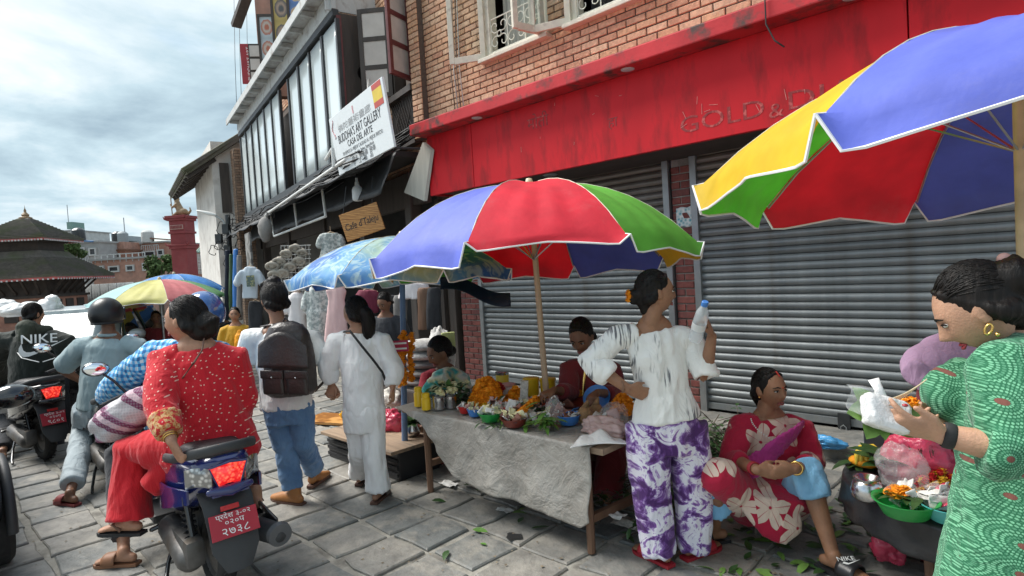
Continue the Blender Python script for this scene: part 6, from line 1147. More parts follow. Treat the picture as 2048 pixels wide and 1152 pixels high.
# ---------------------------------------------------------------- cars
pm('car_black', (.008, .008, .009), .12, .05, 2, 0, coat=1.); pm('car_silver', (.26, .28, .29), .3, .06, 2, 0, coat=.4, metal=.3); pm('car_glass', (.02, .024, .026), .04, .05, 2, 0, spec=1.); pm('windscreen', (.10, .13, .14), .12, .5, 3.5, 0, spec=.5)
def car(label, loc, heading, paint, glass='car_glass', wind='car_glass'):
    K = thing('car', label, 'car', loc, heading); 
    def bd(mb, name, mat, parent=None, smooth=None): return mb.build(name, mat, parent or K, smooth, local=True)
    def sec(x_, zc, hw, hz, e=.45): return [(x_, hw*math.copysign(abs(math.cos(a))**e, math.cos(a)), zc+hz*math.copysign(abs(math.sin(a))**e, math.sin(a))) for a in np.linspace(0, 2*PI, 41)[:-1]]
    st_ = [(-2.0, .55, .60, .14), (-1.95, .58, .74, .26), (-1.6, .60, .82, .32), (-.6, .60, .84, .34), (.6, .60, .84, .34), (1.2, .58, .83, .32), (1.7, .54, .80, .28), (1.95, .50, .70, .22), (2.02, .48, .5, .12)]; n_ = 40
    mb = MB(); mb.add([p for s_ in st_ for p in sec(*s_)], [(i*n_+j, (i+1)*n_+j, (i+1)*n_+(j+1) % n_, i*n_+(j+1) % n_) for i in range(len(st_)-1) for j in range(n_)]+[tuple(range(n_)), tuple((len(st_)-1)*n_+j for j in range(n_-1, -1, -1))]); bd(mb, 'body', paint, None, 60)
    cab = [(-1.75, .86, .70, .86), (-1.35, 1.36, .60, .74), (-.9, 1.46, .60, .80), (.0, 1.48, .61, .82), (.35, 1.42, .60, .80), (1.05, .88, .66, .80)]; mb = MB(); vs_ = []
    for (x_, zt, ht, hb) in cab: vs_ += [(x_, -hb, .85), (x_, -ht, zt-.05), (x_, -ht*.85, zt), (x_, ht*.85, zt), (x_, ht, zt-.05), (x_, hb, .85)]
    mb.add(vs_, [(i*6+j, i*6+j+1, (i+1)*6+j+1, (i+1)*6+j) for i in range(len(cab)-1) for j in range(5)]); bd(mb, 'cabin', paint, None, 40)
    def q4(pts, name, mat): mb = MB(); mb.grid(lambda u, v: (V(pts[0]).lerp(V(pts[1]), u)).lerp(V(pts[3]).lerp(V(pts[2]), u), v), 6, 6, .012); return bd(mb, name, mat, None, 180)
    q4([(1.04, .66, .91), (1.04, -.66, .91), (.41, -.52, 1.415), (.41, .52, 1.415)], 'windscreen', wind); q4([(-1.73, -.62, .92), (-1.73, .62, .92), (-1.36, .50, 1.36), (-1.36, -.50, 1.36)], 'rear_window', glass)
    for s in (-1, 1):
        for xa, xb, xc, xd in ((-.1, .88, .36, -.08), (-1.35, -.18, -.18, -1.15)):
            pts = [(xa, s*.825, .90), (xb, s*.80, .90), (xc, s*.625, 1.36), (xd, s*.63, 1.38)]
            if s < 0: pts = [pts[1], pts[0], pts[3], pts[2]]
            q4([(p[0], p[1]+s*.012, p[2]) for p in pts], 'side_window', glass)
        mb = MB(); mb.ball((.72, s*.98, .98), (.09, .13, .085), 18, 12); mr = bd(mb, 'wing_mirror', paint, None, 180); mb = MB(); mb.beam((.75, s*.80, .93), (.73, s*.90, .95), .05, .04); bd(mb, 'mirror_arm', 'sc_plastic', mr)
        mb = MB(); mb.ball((1.86, s*.60, .62), (.12, .17, .07), 18, 12); bd(mb, 'headlight', 'lens_clear', None, 180); mb = MB(); mb.ball((-1.9, s*.62, .70), (.08, .14, .10), 16, 10); bd(mb, 'tail_light', 'reflector', None, 180)
        for x_ in (-1.25, 1.28):
            mb = MB(); mb.tube([(x_+.25*math.cos(a), s*.76, .31+.25*math.sin(a)) for a in np.linspace(0, 2*PI, 33)[:-1]], [(.06, .10)]*32, 12, close=True, side=(1, 0, 0)) if False else mb.lathe([(.20, -.10), (.28, -.10), (.31, -.07), (.31, .07), (.28, .10), (.20, .10)], (x_, s*.76, .31), 32, rot=Matrix.Rotation(PI/2, 3, 'X')); wh = bd(mb, 'wheel', 'tyre', None, 40)
            mb = MB(); mb.lathe([(0, -s*.07), (.06, -s*.08), (.19, -s*.06), (.205, -s*.095), (.205, s*.05)], (x_, s*.76, .31), 28, rot=Matrix.Rotation(PI/2, 3, 'X')); bd(mb, 'rim', 'chrome', wh, 40)
            mb = MB(); mb.tube([(x_+.36*math.cos(a), s*.84, .31+.36*math.sin(a)) for a in np.linspace(-.1, PI+.1, 18)], [.03]*18, 8); bd(mb, 'wheel_arch', 'sc_plastic', None, 60)
    mb = MB(); mb.box((2.0, 0, .36), (.10, 1.1, .12), bev=.03); bd(mb, 'front_grille', 'sc_plastic'); return K
# dark car standing at the left kerb, only its near corner reaches the picture
car('glossy black car at the left edge with its corner wheel showing', (-6.35, -.46, 0), R_(0), 'car_black')
c = at(215, 660, 9.6); car('silver car with a bright reflecting windscreen behind the helmeted riders', (c.x-.9, c.y-.1, 0), R_(-32), 'car_silver', 'car_glass', 'windscreen')
# ================================================================== PEOPLE
def skin_mat(nm, c): return pm(nm, c, .48, .2, 14, .25, 160, spec=.4, sss=.08, stain=tuple(q*.72 for q in c), stain_s=22, stain_t=(.55, .8))
skin_mat('skin_a', (.30, .15, .085)); skin_mat('skin_b', (.38, .20, .125)); skin_mat('skin_c', (.20, .095, .055)); skin_mat('skin_d', (.46, .26, .17))
m, t, b = base('hair'); vec = tcoord(t, 'Object', (60, 60, 5)); r = ramp(t, [(.3, (.004, .0035, .0035)), (.75, (.016, .012, .010))]); t.links.new(noise(t, vec, 1., 5), r.inputs[0]); setcol(t, b, r.outputs[0]); b.inputs['Roughness'].default_value = .5; b.inputs['Specular IOR Level'].default_value = .22; bump(t, b, noise(t, vec, 1.6, 4), .6, .006)
pm('eye_white', (.70, .67, .63), .25, .05, 9, 0); pm('eye_dark', (.012, .008, .006), .15, .05, 9, 0); pm('lip', (.26, .075, .065), .5, .1, 20, .1); pm('lip_red', (.35, .04, .05), .45, .1, 20, .1); pm('gold', (.80, .52, .16), .25, .05, 9, 0, metal=1.); pm('nail', (.30, .02, .03), .3, .05, 9, 0); pm('sindoor', (.45, .03, .02), .8, .1, 9, 0)
def orth(f, u): f = f.normalized(); r = f.cross(u).normalized(); return r, f, r.cross(f)
def head_pts(s=1., jaw=1., nose=1.):
    mb = MB(); mb.ball((0, 0, 0), 1., 56, 44); P = np.array(mb.v); x, y, z = P[:, 0]*.073, P[:, 1]*.094, P[:, 2]*.113; d = P.copy()
    t = np.clip(-P[:, 2], 0, 1); x = x*(1-.30*jaw*t**1.4); y = np.where(y < 0, y*(1-.42*t**.8), y*(1-.06*t)); y = np.where((P[:, 1] > 0), y-.004*t, y); x = x*(1+.06*np.clip(P[:, 2], 0, 1)*(1-np.clip(P[:, 2], 0, 1)))
    fr = np.clip(P[:, 1], 0, 1)**.8; g = lambda cx, cz, sx, sz: np.exp(-((x-cx)/sx)**2-((z-cz)/sz)**2)*fr
    y = y+.017*nose*g(0, -.024, .011, .015)+.011*nose*g(0, -.004, .009, .020)+.006*g(.012, -.029, .008, .008)*nose+.006*g(-.012, -.029, .008, .008)*nose
    for s_ in (-1, 1): y = y-.010*g(s_*.031, .010, .016, .011)+.005*g(s_*.028, .030, .022, .008)+.005*g(s_*.042, -.028, .02, .02)
    y = y+.0045*g(0, -.056, .020, .0055)+.0045*g(0, -.068, .018, .006)-.004*g(0, -.062, .022, .003)-.004*g(0, -.080, .02, .006)+.011*g(0, -.096, .022, .016)
    mb.v = [tuple(q) for q in np.stack([x, y, z], 1)*s]
    for s_ in (-1, 1): mb.ball((s_*.074*s, -.012*s, -.004*s), (.010*s, .020*s, .032*s), 12, 10, Matrix.Rotation(s_*-.35, 3, 'Z') @ Matrix.Rotation(.2, 3, 'X')); mb.ball((s_*.079*s, -.016*s, .006*s), (.008*s, .017*s, .022*s), 10, 8)
    return mb
def hand(mb, wr, d, n, side, curl=.5, s=1., spread=.10, thumb=.6, grip=None):
    """palm and five fingers: d finger direction, n palm normal (fingers curl towards it), side = direction of the thumb"""
    d = V(d).normalized(); n = (V(n)-d*V(n).dot(d)).normalized(); sd = d.cross(n); sd = sd if sd.dot(V(side)) > 0 else -sd; wr = V(wr)
    mb.tube([wr-d*.01, wr+d*.03*s, wr+d*.065*s, wr+d*.088*s], [(.026*s, .019*s), (.034*s, .017*s), (.040*s, .0155*s), (.038*s, .013*s)], 16, side=sd, round_ends=True)
    for k, (o, L) in enumerate(((.030, .070), (.010, .080), (-.011, .075), (-.031, .058))):
        p = wr+d*(.086-.004*abs(k-1))*s+sd*o*s; a = 0.; dd = (d+sd*spread*(1.2-.85*k)).normalized(); pts = [p-dd*.012, p]; rad = [.0092*s, .0088*s]; c_ = curl*(1+.10*k)
        for j, fr in enumerate((.44, .31, .25)):
            a += c_*(1., 1.05, .7)[j]; v_ = dd*math.cos(a)+n*math.sin(a); p = p+v_*L*fr*s; pts.append(p); rad.append((.0084, .0077, .0066)[j]*s)
        mb.tube(pts, rad, 10, round_ends=True)
    p = wr+d*.022*s+sd*.026*s; t1 = (sd*.75*(1-.3*thumb)+d*.75+n*.45*thumb).normalized(); t2 = (sd*.15+d*.95+n*.6*thumb).normalized(); mb.tube([p-t1*.01, p+t1*.03*s, p+t1*.03*s+t2*.026*s, p+t1*.03*s+t2*.046*s], [.013*s, .0115*s, .0095*s, .0075*s], 10, round_ends=True)
    return wr+d*.1*s
def foot(mb, an, toe, s=1.):
    an, toe = V(an), V(toe); f = V((toe.x-an.x, toe.y-an.y, 0)).normalized(); g = V((an.x, an.y, toe.z)); L = .235*s; sd = f.cross(UP); h = g-f*.055*s
    mb.tube([h+UP*.028*s, h+f*.04*s+UP*.034*s, h+f*.11*s+UP*.034*s, h+f*.17*s+UP*.022*s, h+f*.205*s+UP*.015*s], [(.026*s, .028*s), (.031*s, .033*s), (.034*s, .030*s), (.042*s, .019*s), (.040*s, .012*s)], 16, side=sd, round_ends=True); mb.tube([an+UP*.02, h+f*.06*s+UP*.04*s], [.036*s, .036*s], 14, round_ends=True)
    for k in range(5): o = (k-2)*.0165*s; mb.tube([h+f*.19*s+sd*o+UP*.013*s, h+f*(.225-.006*abs(k-1.2)*abs(k-1.2))*s+sd*o*1.05+UP*.010*s], [.0095*s, .0085*s], 8, round_ends=True)
    return h, f, sd
def sandal(parent, h, f, sd, sole, strap, style='slide', s=1., th=.018, name='sandal', up=UP):
    """sole under the foot and straps over it"""
    w = [.030, .034, .033, .036, .044, .046, .040, .022]; xs = [-.035, 0, .05, .10, .155, .19, .22, .245]; poly = [(x*s, a*s) for x, a in zip(xs, w)]+[(x*s, -a*s) for x, a in zip(reversed(xs), reversed(w))]; mb = MB(); mb.prism(poly, h-UP*(th+.001), f, sd, UP*th); o = mb.build(name, sole, parent, 30)
    if style == 'slide': mb = MB(); mb.grid(lambda u, v: h+f*(.085+.085*v)*s+sd*(.052*math.cos(PI*u))*s+UP*(.004+.062*math.sin(PI*u)**.7*(1-.22*v))*s, 16, 5, .005); mb.build('strap', strap, o, 180)
    else:
        for s_ in (-1, 1): mb = MB(); mb.tube([h+f*.175*s+UP*.035*s, h+f*.13*s+sd*s_*.026*s+UP*.05*s, h+f*.075*s+sd*s_*.042*s+UP*.018*s], [(.010, .004)]*3, 8, side=f); mb.build('strap', strap, o, 180)
    return o
def fold(amp=.008, sc=(11, 11, 4.5), seed=0., sharp=1.):
    def g(c):
        w = np.stack([fbm(c*4.+seed+k*31, 2)-.4 for k in range(3)], 1); q = (c+w*.14)*np.array(sc)+seed*3.3; n = fbm(q, 2); r = 1-np.abs(2*n-.78)*2.6; n2 = fbm(q*2.1+9, 2); r2 = 1-np.abs(2*n2-.78)*2.6
        return amp*(sharp*(.95*np.maximum(r, -.6)+.4*np.maximum(r2, -.6))-.25)
    return g
class Person:
    def __init__(s, label, D0, J, skin='skin_a', S=1., look=None, hup=None, voxel=.008, head=1., name='person', build=1., group=None, legs=True, arms=True, hands=None, feet=True, nose=1., jaw=1., face=True, lip='lip', eyes=True):
        s.P = P = {}; s.S = S; s.D0 = D0
        for k, v in J.items(): P[k] = v.copy() if isinstance(v, Vector) else at(v[0], v[1], D0+(v[2] if len(v) > 2 else 0))
        if 'la' in P: g = (P['la']+P.get('ra', P['la']))/2
        else: g = P['pel']
        s.o = thing(name, label, 'person', (g.x, g.y, 0), group=group); s.side = (P['rs']-P['ls']).normalized(); mb = MB(); b = build; sd = s.side
        s.front = UP.cross(sd)*-1 if False else sd.cross(UP)*-1; s.front = UP.cross(sd)  # right x ... forward
        mb.tube([P['pel']-UP*.03, P['pel'].lerp(P['wst'], .5), P['wst'], P['chs'], P['shm']], [(.11*b, .08*b), (.11*b, .08*b), (.105*b, .08*b), (.12*b, .09*b), (.11*b, .065*b)], 20, side=sd, round_ends=True)
        mb.tube([P['shm'], P['nck'], P['nck'].lerp(P['hd'], .55)], [.062*S, .053*S, .052*S], 16, round_ends=True)
        r, f, u = orth(look, hup or UP); s.hr, s.hf, s.hu = r, f, u; s.H = Matrix((r, f, u)).transposed(); s.hs = head
        hm = head_pts(head, jaw, nose); mb.add([P['hd']+s.H @ V(q) for q in hm.v], hm.f)
        if arms:
            for a in 'lr':
                if a+'e' not in P: continue
                sh, el, wr = P[a+'s'], P[a+'e'], P[a+'w']; mb.tube([P['shm'].lerp(sh, .55), sh, sh.lerp(el, .5), el, el.lerp(wr, .35), wr], [.06*b, .053*b, .046*b, .038*b, .038*b, .026*S], 14, round_ends=True)
                hd = (hands or {}).get(a)
                if hd: hand(mb, wr, **hd)
        s.feet = {}
        if legs:
            for a in 'lr':
                if a+'k' not in P: continue
                h, k, n = P[a+'h'], P[a+'k'], P[a+'a']; mb.tube([h, h.lerp(k, .5), k, k.lerp(n, .3), n.lerp(k, .25), n], [.068*b, .062*b, .050*b, .053*b, .039*b, .033*S], 16, round_ends=True)
                if feet and a+'t' in P: s.feet[a] = foot(mb, n, P[a+'t'], S)
        me = remesh(mb, 'body', voxel, 2); me.materials.append(M(skin)); s.body = link('body', me, s.o)
        if face:
            loc = lambda x, y, z: P['hd']+s.H @ (V((x, y, z))*head)
            for q in (-1, 1):
                if eyes:
                    mb = MB(); mb.ball(loc(q*.031, .077, .009), (.0140*head, .0085*head, .0055*head), 12, 8, s.H); e = mb.build('eye', 'eye_white', s.o, 180); mb = MB(); mb.ball(loc(q*.031, .0822, .0088), (.0070*head, .005*head, .0056*head), 10, 8, s.H); mb.build('iris', 'eye_dark', e, 180)
                    mb = MB(); mb.tube([loc(q*.015, .0825, .0115), loc(q*.031, .0862, .0150), loc(q*.048, .076, .0105)], .0024*head, 6); mb.build('eyelid', 'hair', s.o, 180)
                mb = MB(); mb.tube([loc(q*.012, .089, .027), loc(q*.030, .0885, .034), loc(q*.052, .073, .027)], [.003*head, .004*head, .0015*head], 6, round_ends=True); mb.build('eyebrow', 'hair', s.o, 180)
            mb = MB()
            for dz_, rr in ((-.0565, .0040), (-.067, .0048)): mb.tube([loc(-.022, .072, -.061), loc(-.010, .0835, dz_), loc(0, .0862, dz_-.0005), loc(.010, .0835, dz_), loc(.022, .072, -.061)], [rr*.3*head, rr*head, rr*1.05*head, rr*head, rr*.3*head], 8)
            mb.build('lips', lip, s.o, 180)
    def loc(s, x, y, z): return s.P['hd']+s.H @ (V((x, y, z))*s.hs)
    def sp(s, t):
        P = s.P; K = [(-1., P.get('hem', P['pel']-UP*.5)), (0, P['pel']), (.4, P['wst']), (.75, P['chs']), (1., P['shm']), (1.12, P['nck'])]
        for (a, p), (b_, q) in zip(K, K[1:]):
            if t <= b_: return p.lerp(q, (t-a)/(b_-a))
        return K[-1][1]
    def cloth(s, name, mat, tubes, voxel=.009, fd=None, smooth=2, label=None):
        mb = MB()
        for tb in tubes:
            pts, rad = tb[0], tb[1]; kw = tb[2] if len(tb) > 2 else {}; mb.tube(pts, rad, kw.get('n', 24), side=kw.get('side'), round_ends=kw.get('round', False))
        me = remesh(mb, name, voxel, smooth, fd); me.materials.append(M(mat)) if isinstance(mat, str) else [me.materials.append(M(q)) for q in mat]; o = link(name, me, s.o)
        if label: o['label'] = label
        return o
    def torso(s, prof): return ([s.sp(t) for t, a, b_ in prof], [(a, b_) for t, a, b_ in prof], dict(side=s.side))
    def sleeve(s, a, frac, r):                   # frac 0..2 along shoulder-elbow-wrist
        P = s.P; sh, el, wr = P[a+'s'], P[a+'e'], P[a+'w']; pts = [P['shm'].lerp(sh, .5), sh, sh.lerp(el, .5)]
        if frac <= 1: pts[2] = sh.lerp(el, frac*.6); pts.append(sh.lerp(el, frac))
        else: pts += [el, el.lerp(wr, (frac-1)*.5), el.lerp(wr, frac-1)]
        return (pts, list(np.interp(np.linspace(0, 1, len(pts)), np.linspace(0, 1, len(r)), r)), dict(n=18))
    def leg(s, a, frac, r, dy=V((0, 0, 0))):
        P = s.P; h, k, n = P[a+'h'], P[a+'k'], P[a+'a']; pts = [h+UP*.03, h.lerp(k, .5), k]+([k.lerp(n, (frac-1)*.5), k.lerp(n, frac-1)] if frac > 1 else []); return (pts, list(np.interp(np.linspace(0, 1, len(pts)), np.linspace(0, 1, len(r)), r)), dict(n=20))
    def hair(s, tubes=(), cap=(.080, .099, .107), off=(0, -.026, .026), fringe=True, voxel=.007, mat='hair', amp=.006, name='hair', gather=(0, -.105, .0), nst=170):
        mb = MB(); mb.ball(s.loc(*off), tuple(c*s.hs for c in cap), 32, 22, s.H)
        if fringe:
            for q in (-1, 1): mb.tube([s.loc(q*.008, .046, .100), s.loc(q*.038, .040, .090), s.loc(q*.062, .016, .060), s.loc(q*.073, -.014, .020), s.loc(q*.070, -.050, -.028)], [.009*s.hs, .009*s.hs, .009*s.hs, .012*s.hs, .026*s.hs], 10, round_ends=True)
            mb.tube([s.loc(-.05, -.062, -.03), s.loc(0, -.075, -.04), s.loc(.05, -.062, -.03)], .034*s.hs, 12, round_ends=True)
        for pts, rad in tubes: mb.tube([s.loc(*p) if not isinstance(p, Vector) else p for p in pts], [q*s.hs for q in rad], 14, round_ends=True)
        hz = np.array(s.hu); sc = np.array([55, 55, 8.])
        me = remesh(mb, name, voxel, 2, lambda c: amp*(fbm(c*sc+3*fbm(c*6, 2)[:, None], 3)-.45)*2); me.materials.append(M(mat)); o = link(name, me, s.o); s.strands(o, cap, off, gather, mat, nst); return o
    def strands(s, parent, cap, off, gather, mat, n):
        mb = MB(); rr = random.Random(5); o = V(off)
        for k in range(n):
            th = rr.uniform(-1.25, 1.25); el = rr.uniform(.35, 1.25); d0 = V((math.sin(th)*math.cos(el), math.cos(th)*math.cos(el)*rr.uniform(.2, 1), math.sin(el))).normalized(); d1 = (V(gather)-o)+V((rr.gauss(0, .02), rr.gauss(0, .012), rr.gauss(0, .02))); d1.normalize(); e = 1+rr.uniform(-.012, .022); pts = []
            for j in range(8):
                f = j/7; d = d0.lerp(d1, f); d.normalize(); w_ = .03*math.sin(PI*f)*rr.uniform(-.4, .6); pts.append(s.loc(o.x+d.x*cap[0]*(e+w_), o.y+d.y*cap[1]*(e+w_), o.z+d.z*cap[2]*(e+w_)))
            mb.tube(pts, [.0012*s.hs]+[.0022*s.hs]*6+[.0010*s.hs], 4)
        q = mb.build('hair_strands', mat, parent, 180); q['kind'] = 'stuff'
    def strip(s, name, mat, pts, w, th=.006, side=None): mb = MB(); mb.tube(pts, [(w/2, th)]*len(pts), 10, side=side or s.side); return mb.build(name, mat, s.o, 60)
    def drape(s, name, mat, fn, nu=40, nv=30, th=.004): mb = MB(); mb.grid(fn, nu, nv, th); return mb.build(name, mat, s.o, 180)
# ------------------------------------------------------------------ cloth patterns
def fab(nm, patt, rough=.85, bs=35, bst=.25, crease=.38):
    m, t, b = base(nm); vec = tcoord(t); c = patt(t, vec); setcol(t, b, c); b.inputs['Roughness'].default_value = rough; b.inputs['Sheen Weight'].default_value = .15; b.inputs['Specular IOR Level'].default_value = .3
    mp = N(t, 'ShaderNodeMapping'); mp.inputs['Scale'].default_value = (13, 13, 4); t.links.new(vec, mp.inputs[0]); cr = mth(t, 'ABSOLUTE', mth(t, 'SUBTRACT', noise(t, mp.outputs[0], 1., 4, .55, 1.2), .5)); h = mth(t, 'ADD', mth(t, 'MULTIPLY', noise(t, vec, bs, 5, .6), .25), mth(t, 'MULTIPLY', cr, -2.2)); bump(t, b, h, crease, .02); return m
def uv2(t, vec, sc):                            # picture-parallel print plane: along RIGHT and UP, so prints sit on the cloth
    d = N(t, 'ShaderNodeVectorMath', operation='DOT_PRODUCT'); t.links.new(vec, d.inputs[0]); d.inputs[1].default_value = RIGHT; s_ = N(t, 'ShaderNodeSeparateXYZ'); t.links.new(vec, s_.inputs[0]); c = N(t, 'ShaderNodeCombineXYZ'); t.links.new(mth(t, 'MULTIPLY', d.outputs['Value'], sc), c.inputs[0]); t.links.new(mth(t, 'MULTIPLY', s_.outputs[2], sc), c.inputs[1]); return c.outputs[0]
def vor(t, v, sc=1., rnd=1., dim='2D'): n = N(t, 'ShaderNodeTexVoronoi', voronoi_dimensions=dim, i_Scale=sc, i_Randomness=rnd); t.links.new(v, n.inputs['Vector']); return n
def cellvec(t, v, vn, sc):
    s1 = N(t, 'ShaderNodeVectorMath', operation='SUBTRACT'); t.links.new(v, s1.inputs[0]); t.links.new(vn.outputs['Position'], s1.inputs[1]); s_ = N(t, 'ShaderNodeSeparateXYZ'); t.links.new(s1.outputs[0], s_.inputs[0]); return s_.outputs[0], s_.outputs[1]
def smooth(t, x, a, b_): r = ramp(t, [(a, 0), (b_, 1)]) ; t.links.new(x, r.inputs[0]); return r.outputs[0]
def p_brush(t, vec):                            # white cotton with short dark vertical brush marks
    v = uv2(t, vec, 1.); mp = N(t, 'ShaderNodeMapping'); mp.inputs['Scale'].default_value = (75, 5.5, 1); t.links.new(v, mp.inputs[0]); fine = smooth(t, noise(t, mp.outputs[0], 1., 3, .6), .50, .56)
    mp2 = N(t, 'ShaderNodeMapping'); mp2.inputs['Scale'].default_value = (9, 4.2, 1); t.links.new(v, mp2.inputs[0]); zone = smooth(t, noise(t, mp2.outputs[0], 1., 2), .53, .62); return mixc(t, mth(t, 'MULTIPLY', mth(t, 'MULTIPLY', fine, zone), .9), (.83, .82, .79), (.07, .07, .085))
fab('f_brush', p_brush)
def p_tie(t, vec):
    v = uv2(t, vec, 1.); n = noise(t, v, 9, 7, .62, 1.1); r = ramp(t, [(.40, (.075, .024, .13)), (.465, (.18, .075, .30)), (.505, (.42, .30, .56)), (.53, (.74, .72, .80)), (.615, (.76, .74, .80)), (.645, (.30, .16, .44)), (.72, (.11, .04, .19))]); t.links.new(n, r.inputs[0]); return r.outputs[0]
fab('f_tie', p_tie)
def p_bloom(t, vec):                            # crimson with large cream blossoms
    v = uv2(t, vec, 1.); vn = vor(t, v, 4.0, .95); x, y = cellvec(t, v, vn, 1); a = mth(t, 'ARCTAN2', y, x); r = mth(t, 'SQRT', mth(t, 'ADD', mth(t, 'MULTIPLY', x, x), mth(t, 'MULTIPLY', y, y))); pet = mth(t, 'MULTIPLY_ADD', mth(t, 'ABSOLUTE', mth(t, 'COSINE', mth(t, 'MULTIPLY', a, 2.5))), mth(t, 'MULTIPLY_ADD', noise(t, v, 9, 2), .09, .02), .050)
    d = mth(t, 'SUBTRACT', pet, r); m_ = smooth(t, mth(t, 'MULTIPLY_ADD', d, 40., .5), .45, .55); vein = smooth(t, mth(t, 'ABSOLUTE', mth(t, 'SINE', mth(t, 'MULTIPLY', a, 2.5))), .04, .12); ctr = smooth(t, mth(t, 'MULTIPLY', r, 40.), .25, .45)
    return mixc(t, mth(t, 'MULTIPLY', mth(t, 'MULTIPLY', m_, mth(t, 'MULTIPLY_ADD', vein, .7, .3)), ctr), (.42, .012, .045), (.70, .55, .45))
fab('f_bloom', p_bloom)
def p_dots(t, vec):
    v = uv2(t, vec, 1.); vn = vor(t, v, 30., .85); dot = mth(t, 'LESS_THAN', vn.outputs['Distance'], .105); sp_ = mth(t, 'GREATER_THAN', noise(t, v, 34, 3), .70); c = mixc(t, dot, (.52, .012, .022), (.72, .45, .36)); return mixc(t, mth(t, 'MULTIPLY', sp_, .7), c, (.66, .34, .24))
fab('f_reddots', p_dots)
fab('f_red', lambda t, v: mixc(t, noise(t, v, 6, 3), (.42, .008, .014), (.58, .014, .024)))
def p_cuff(t, vec): r = ramp(t, [(.42, (.45, .015, .02)), (.52, (.55, .30, .10)), (.6, (.62, .40, .22)), (.7, (.42, .06, .04))]); t.links.new(noise(t, vec, 48, 4), r.inputs[0]); return r.outputs[0]
fab('f_cuff', p_cuff)
def p_rings(t, vec):                            # green with dotted concentric rings
    v = uv2(t, vec, 1.); vn = vor(t, v, 11., .75); x, y = cellvec(t, v, vn, 1); a = mth(t, 'ARCTAN2', y, x); r = mth(t, 'SQRT', mth(t, 'ADD', mth(t, 'MULTIPLY', x, x), mth(t, 'MULTIPLY', y, y))); k = mth(t, 'MULTIPLY', r, 145.); fr = mth(t, 'FRACT', k); fl = mth(t, 'FLOOR', k)
    ang = mth(t, 'FRACT', mth(t, 'MULTIPLY', a, mth(t, 'MULTIPLY_ADD', fl, 1., 1.6))); cxx = mth(t, 'SUBTRACT', ang, .5); cyy = mth(t, 'SUBTRACT', fr, .5); dot = smooth(t, mth(t, 'ADD', mth(t, 'MULTIPLY', cxx, cxx), mth(t, 'MULTIPLY', cyy, cyy)), .10, .16)
    alt = mth(t, 'MODULO', fl, 3.); lt = mth(t, 'LESS_THAN', alt, 1.9); c = mixc(t, dot, (.15, .40, .24), (.016, .12, .055)); c = mixc(t, lt, mixc(t, .6, c, (.016, .125, .06)), c); ctr = mth(t, 'LESS_THAN', r, .0075); return mixc(t, ctr, c, (.16, .06, .045))
fab('f_rings', p_rings)
def p_check(t, vec):
    v = uv2(t, vec, 1.); s_ = N(t, 'ShaderNodeSeparateXYZ'); t.links.new(v, s_.inputs[0]); ck = lambda q, f_, p: mth(t, 'LESS_THAN', mth(t, 'FRACT', mth(t, 'MULTIPLY_ADD', q, f_, p)), .5)
    wob = mth(t, 'MULTIPLY', noise(t, v, 8, 2), .06); X, Y = mth(t, 'ADD', s_.outputs[0], wob), mth(t, 'ADD', s_.outputs[1], wob); a = mth(t, 'ADD', ck(X, 26, 0), ck(Y, 26, .3)); r = ramp(t, [(0., (.02, .12, .34)), (.34, (.10, .42, .72)), (.68, (.62, .72, .78))], 'CONSTANT'); t.links.new(mth(t, 'MULTIPLY', a, .45), r.inputs[0]); return mixc(t, mth(t, 'MULTIPLY', ck(X, 9, .2), .35), r.outputs[0], (.05, .25, .55))
fab('f_check', p_check)
for nm, c in dict(f_white=(.84, .84, .84), f_tee=(.84, .83, .81), f_polo=(.31, .40, .42), f_greyjean=(.40, .46, .49), f_maroon=(.16, .018, .022), f_lilac=(.42, .27, .42), f_mustard=(.52, .28, .02), f_darkshirt=(.030, .032, .038), f_jacket=(.022, .027, .022), f_hood=(.045, .052, .036), f_paleblue=(.22, .48, .72), f_magenta=(.40, .035, .20), f_brown=(.10, .05, .03), f_teal=(.10, .42, .38), f_cream=(.62, .60, .42), f_redblouse=(.33, .015, .03)).items(): fab(nm, lambda t, v, c=c: mixc(t, noise(t, v, 5, 4), tuple(q*.86 for q in c), tuple(min(1, q*1.1) for q in c)))
def p_jean(t, vec): r = ramp(t, [(.3, (.075, .155, .30)), (.7, (.16, .28, .46))]); t.links.new(noise(t, vec, 3.5, 6, .6), r.inputs[0]); return r.outputs[0]
fab('f_jean', p_jean, bs=120, bst=.3)
def p_shawl(t, vec): r = ramp(t, [(.40, (.06, .36, .33)), (.47, (.60, .60, .34)), (.56, (.66, .66, .56)), (.64, (.10, .42, .38))]); t.links.new(noise(t, vec, 5, 2), r.inputs[0]); return r.outputs[0]
fab('f_shawl', p_shawl)
pm('leather', (.040, .030, .027), .35, .3, 9, .4, 55); pm('boot_tan', (.36, .15, .045), .6, .2, 9, .2, 40); pm('boot_sole', (.10, .05, .035), .8, .2, 9, .2); pm('rubber_red', (.36, .018, .03), .5, .1, 9, .05); pm('rubber_maroon', (.20, .03, .03), .6, .15, 9, .1); pm('rubber_brown', (.22, .10, .05), .6, .2, 9, .1); pm('helmet_black', (.012, .012, .013), .38, .1, 4, .03); pm('helmet_blue', (.03, .10, .30), .18, .05, 4, 0, coat=1.); pm('visor', (.03, .06, .10), .05, .05, 3, 0, coat=1.)
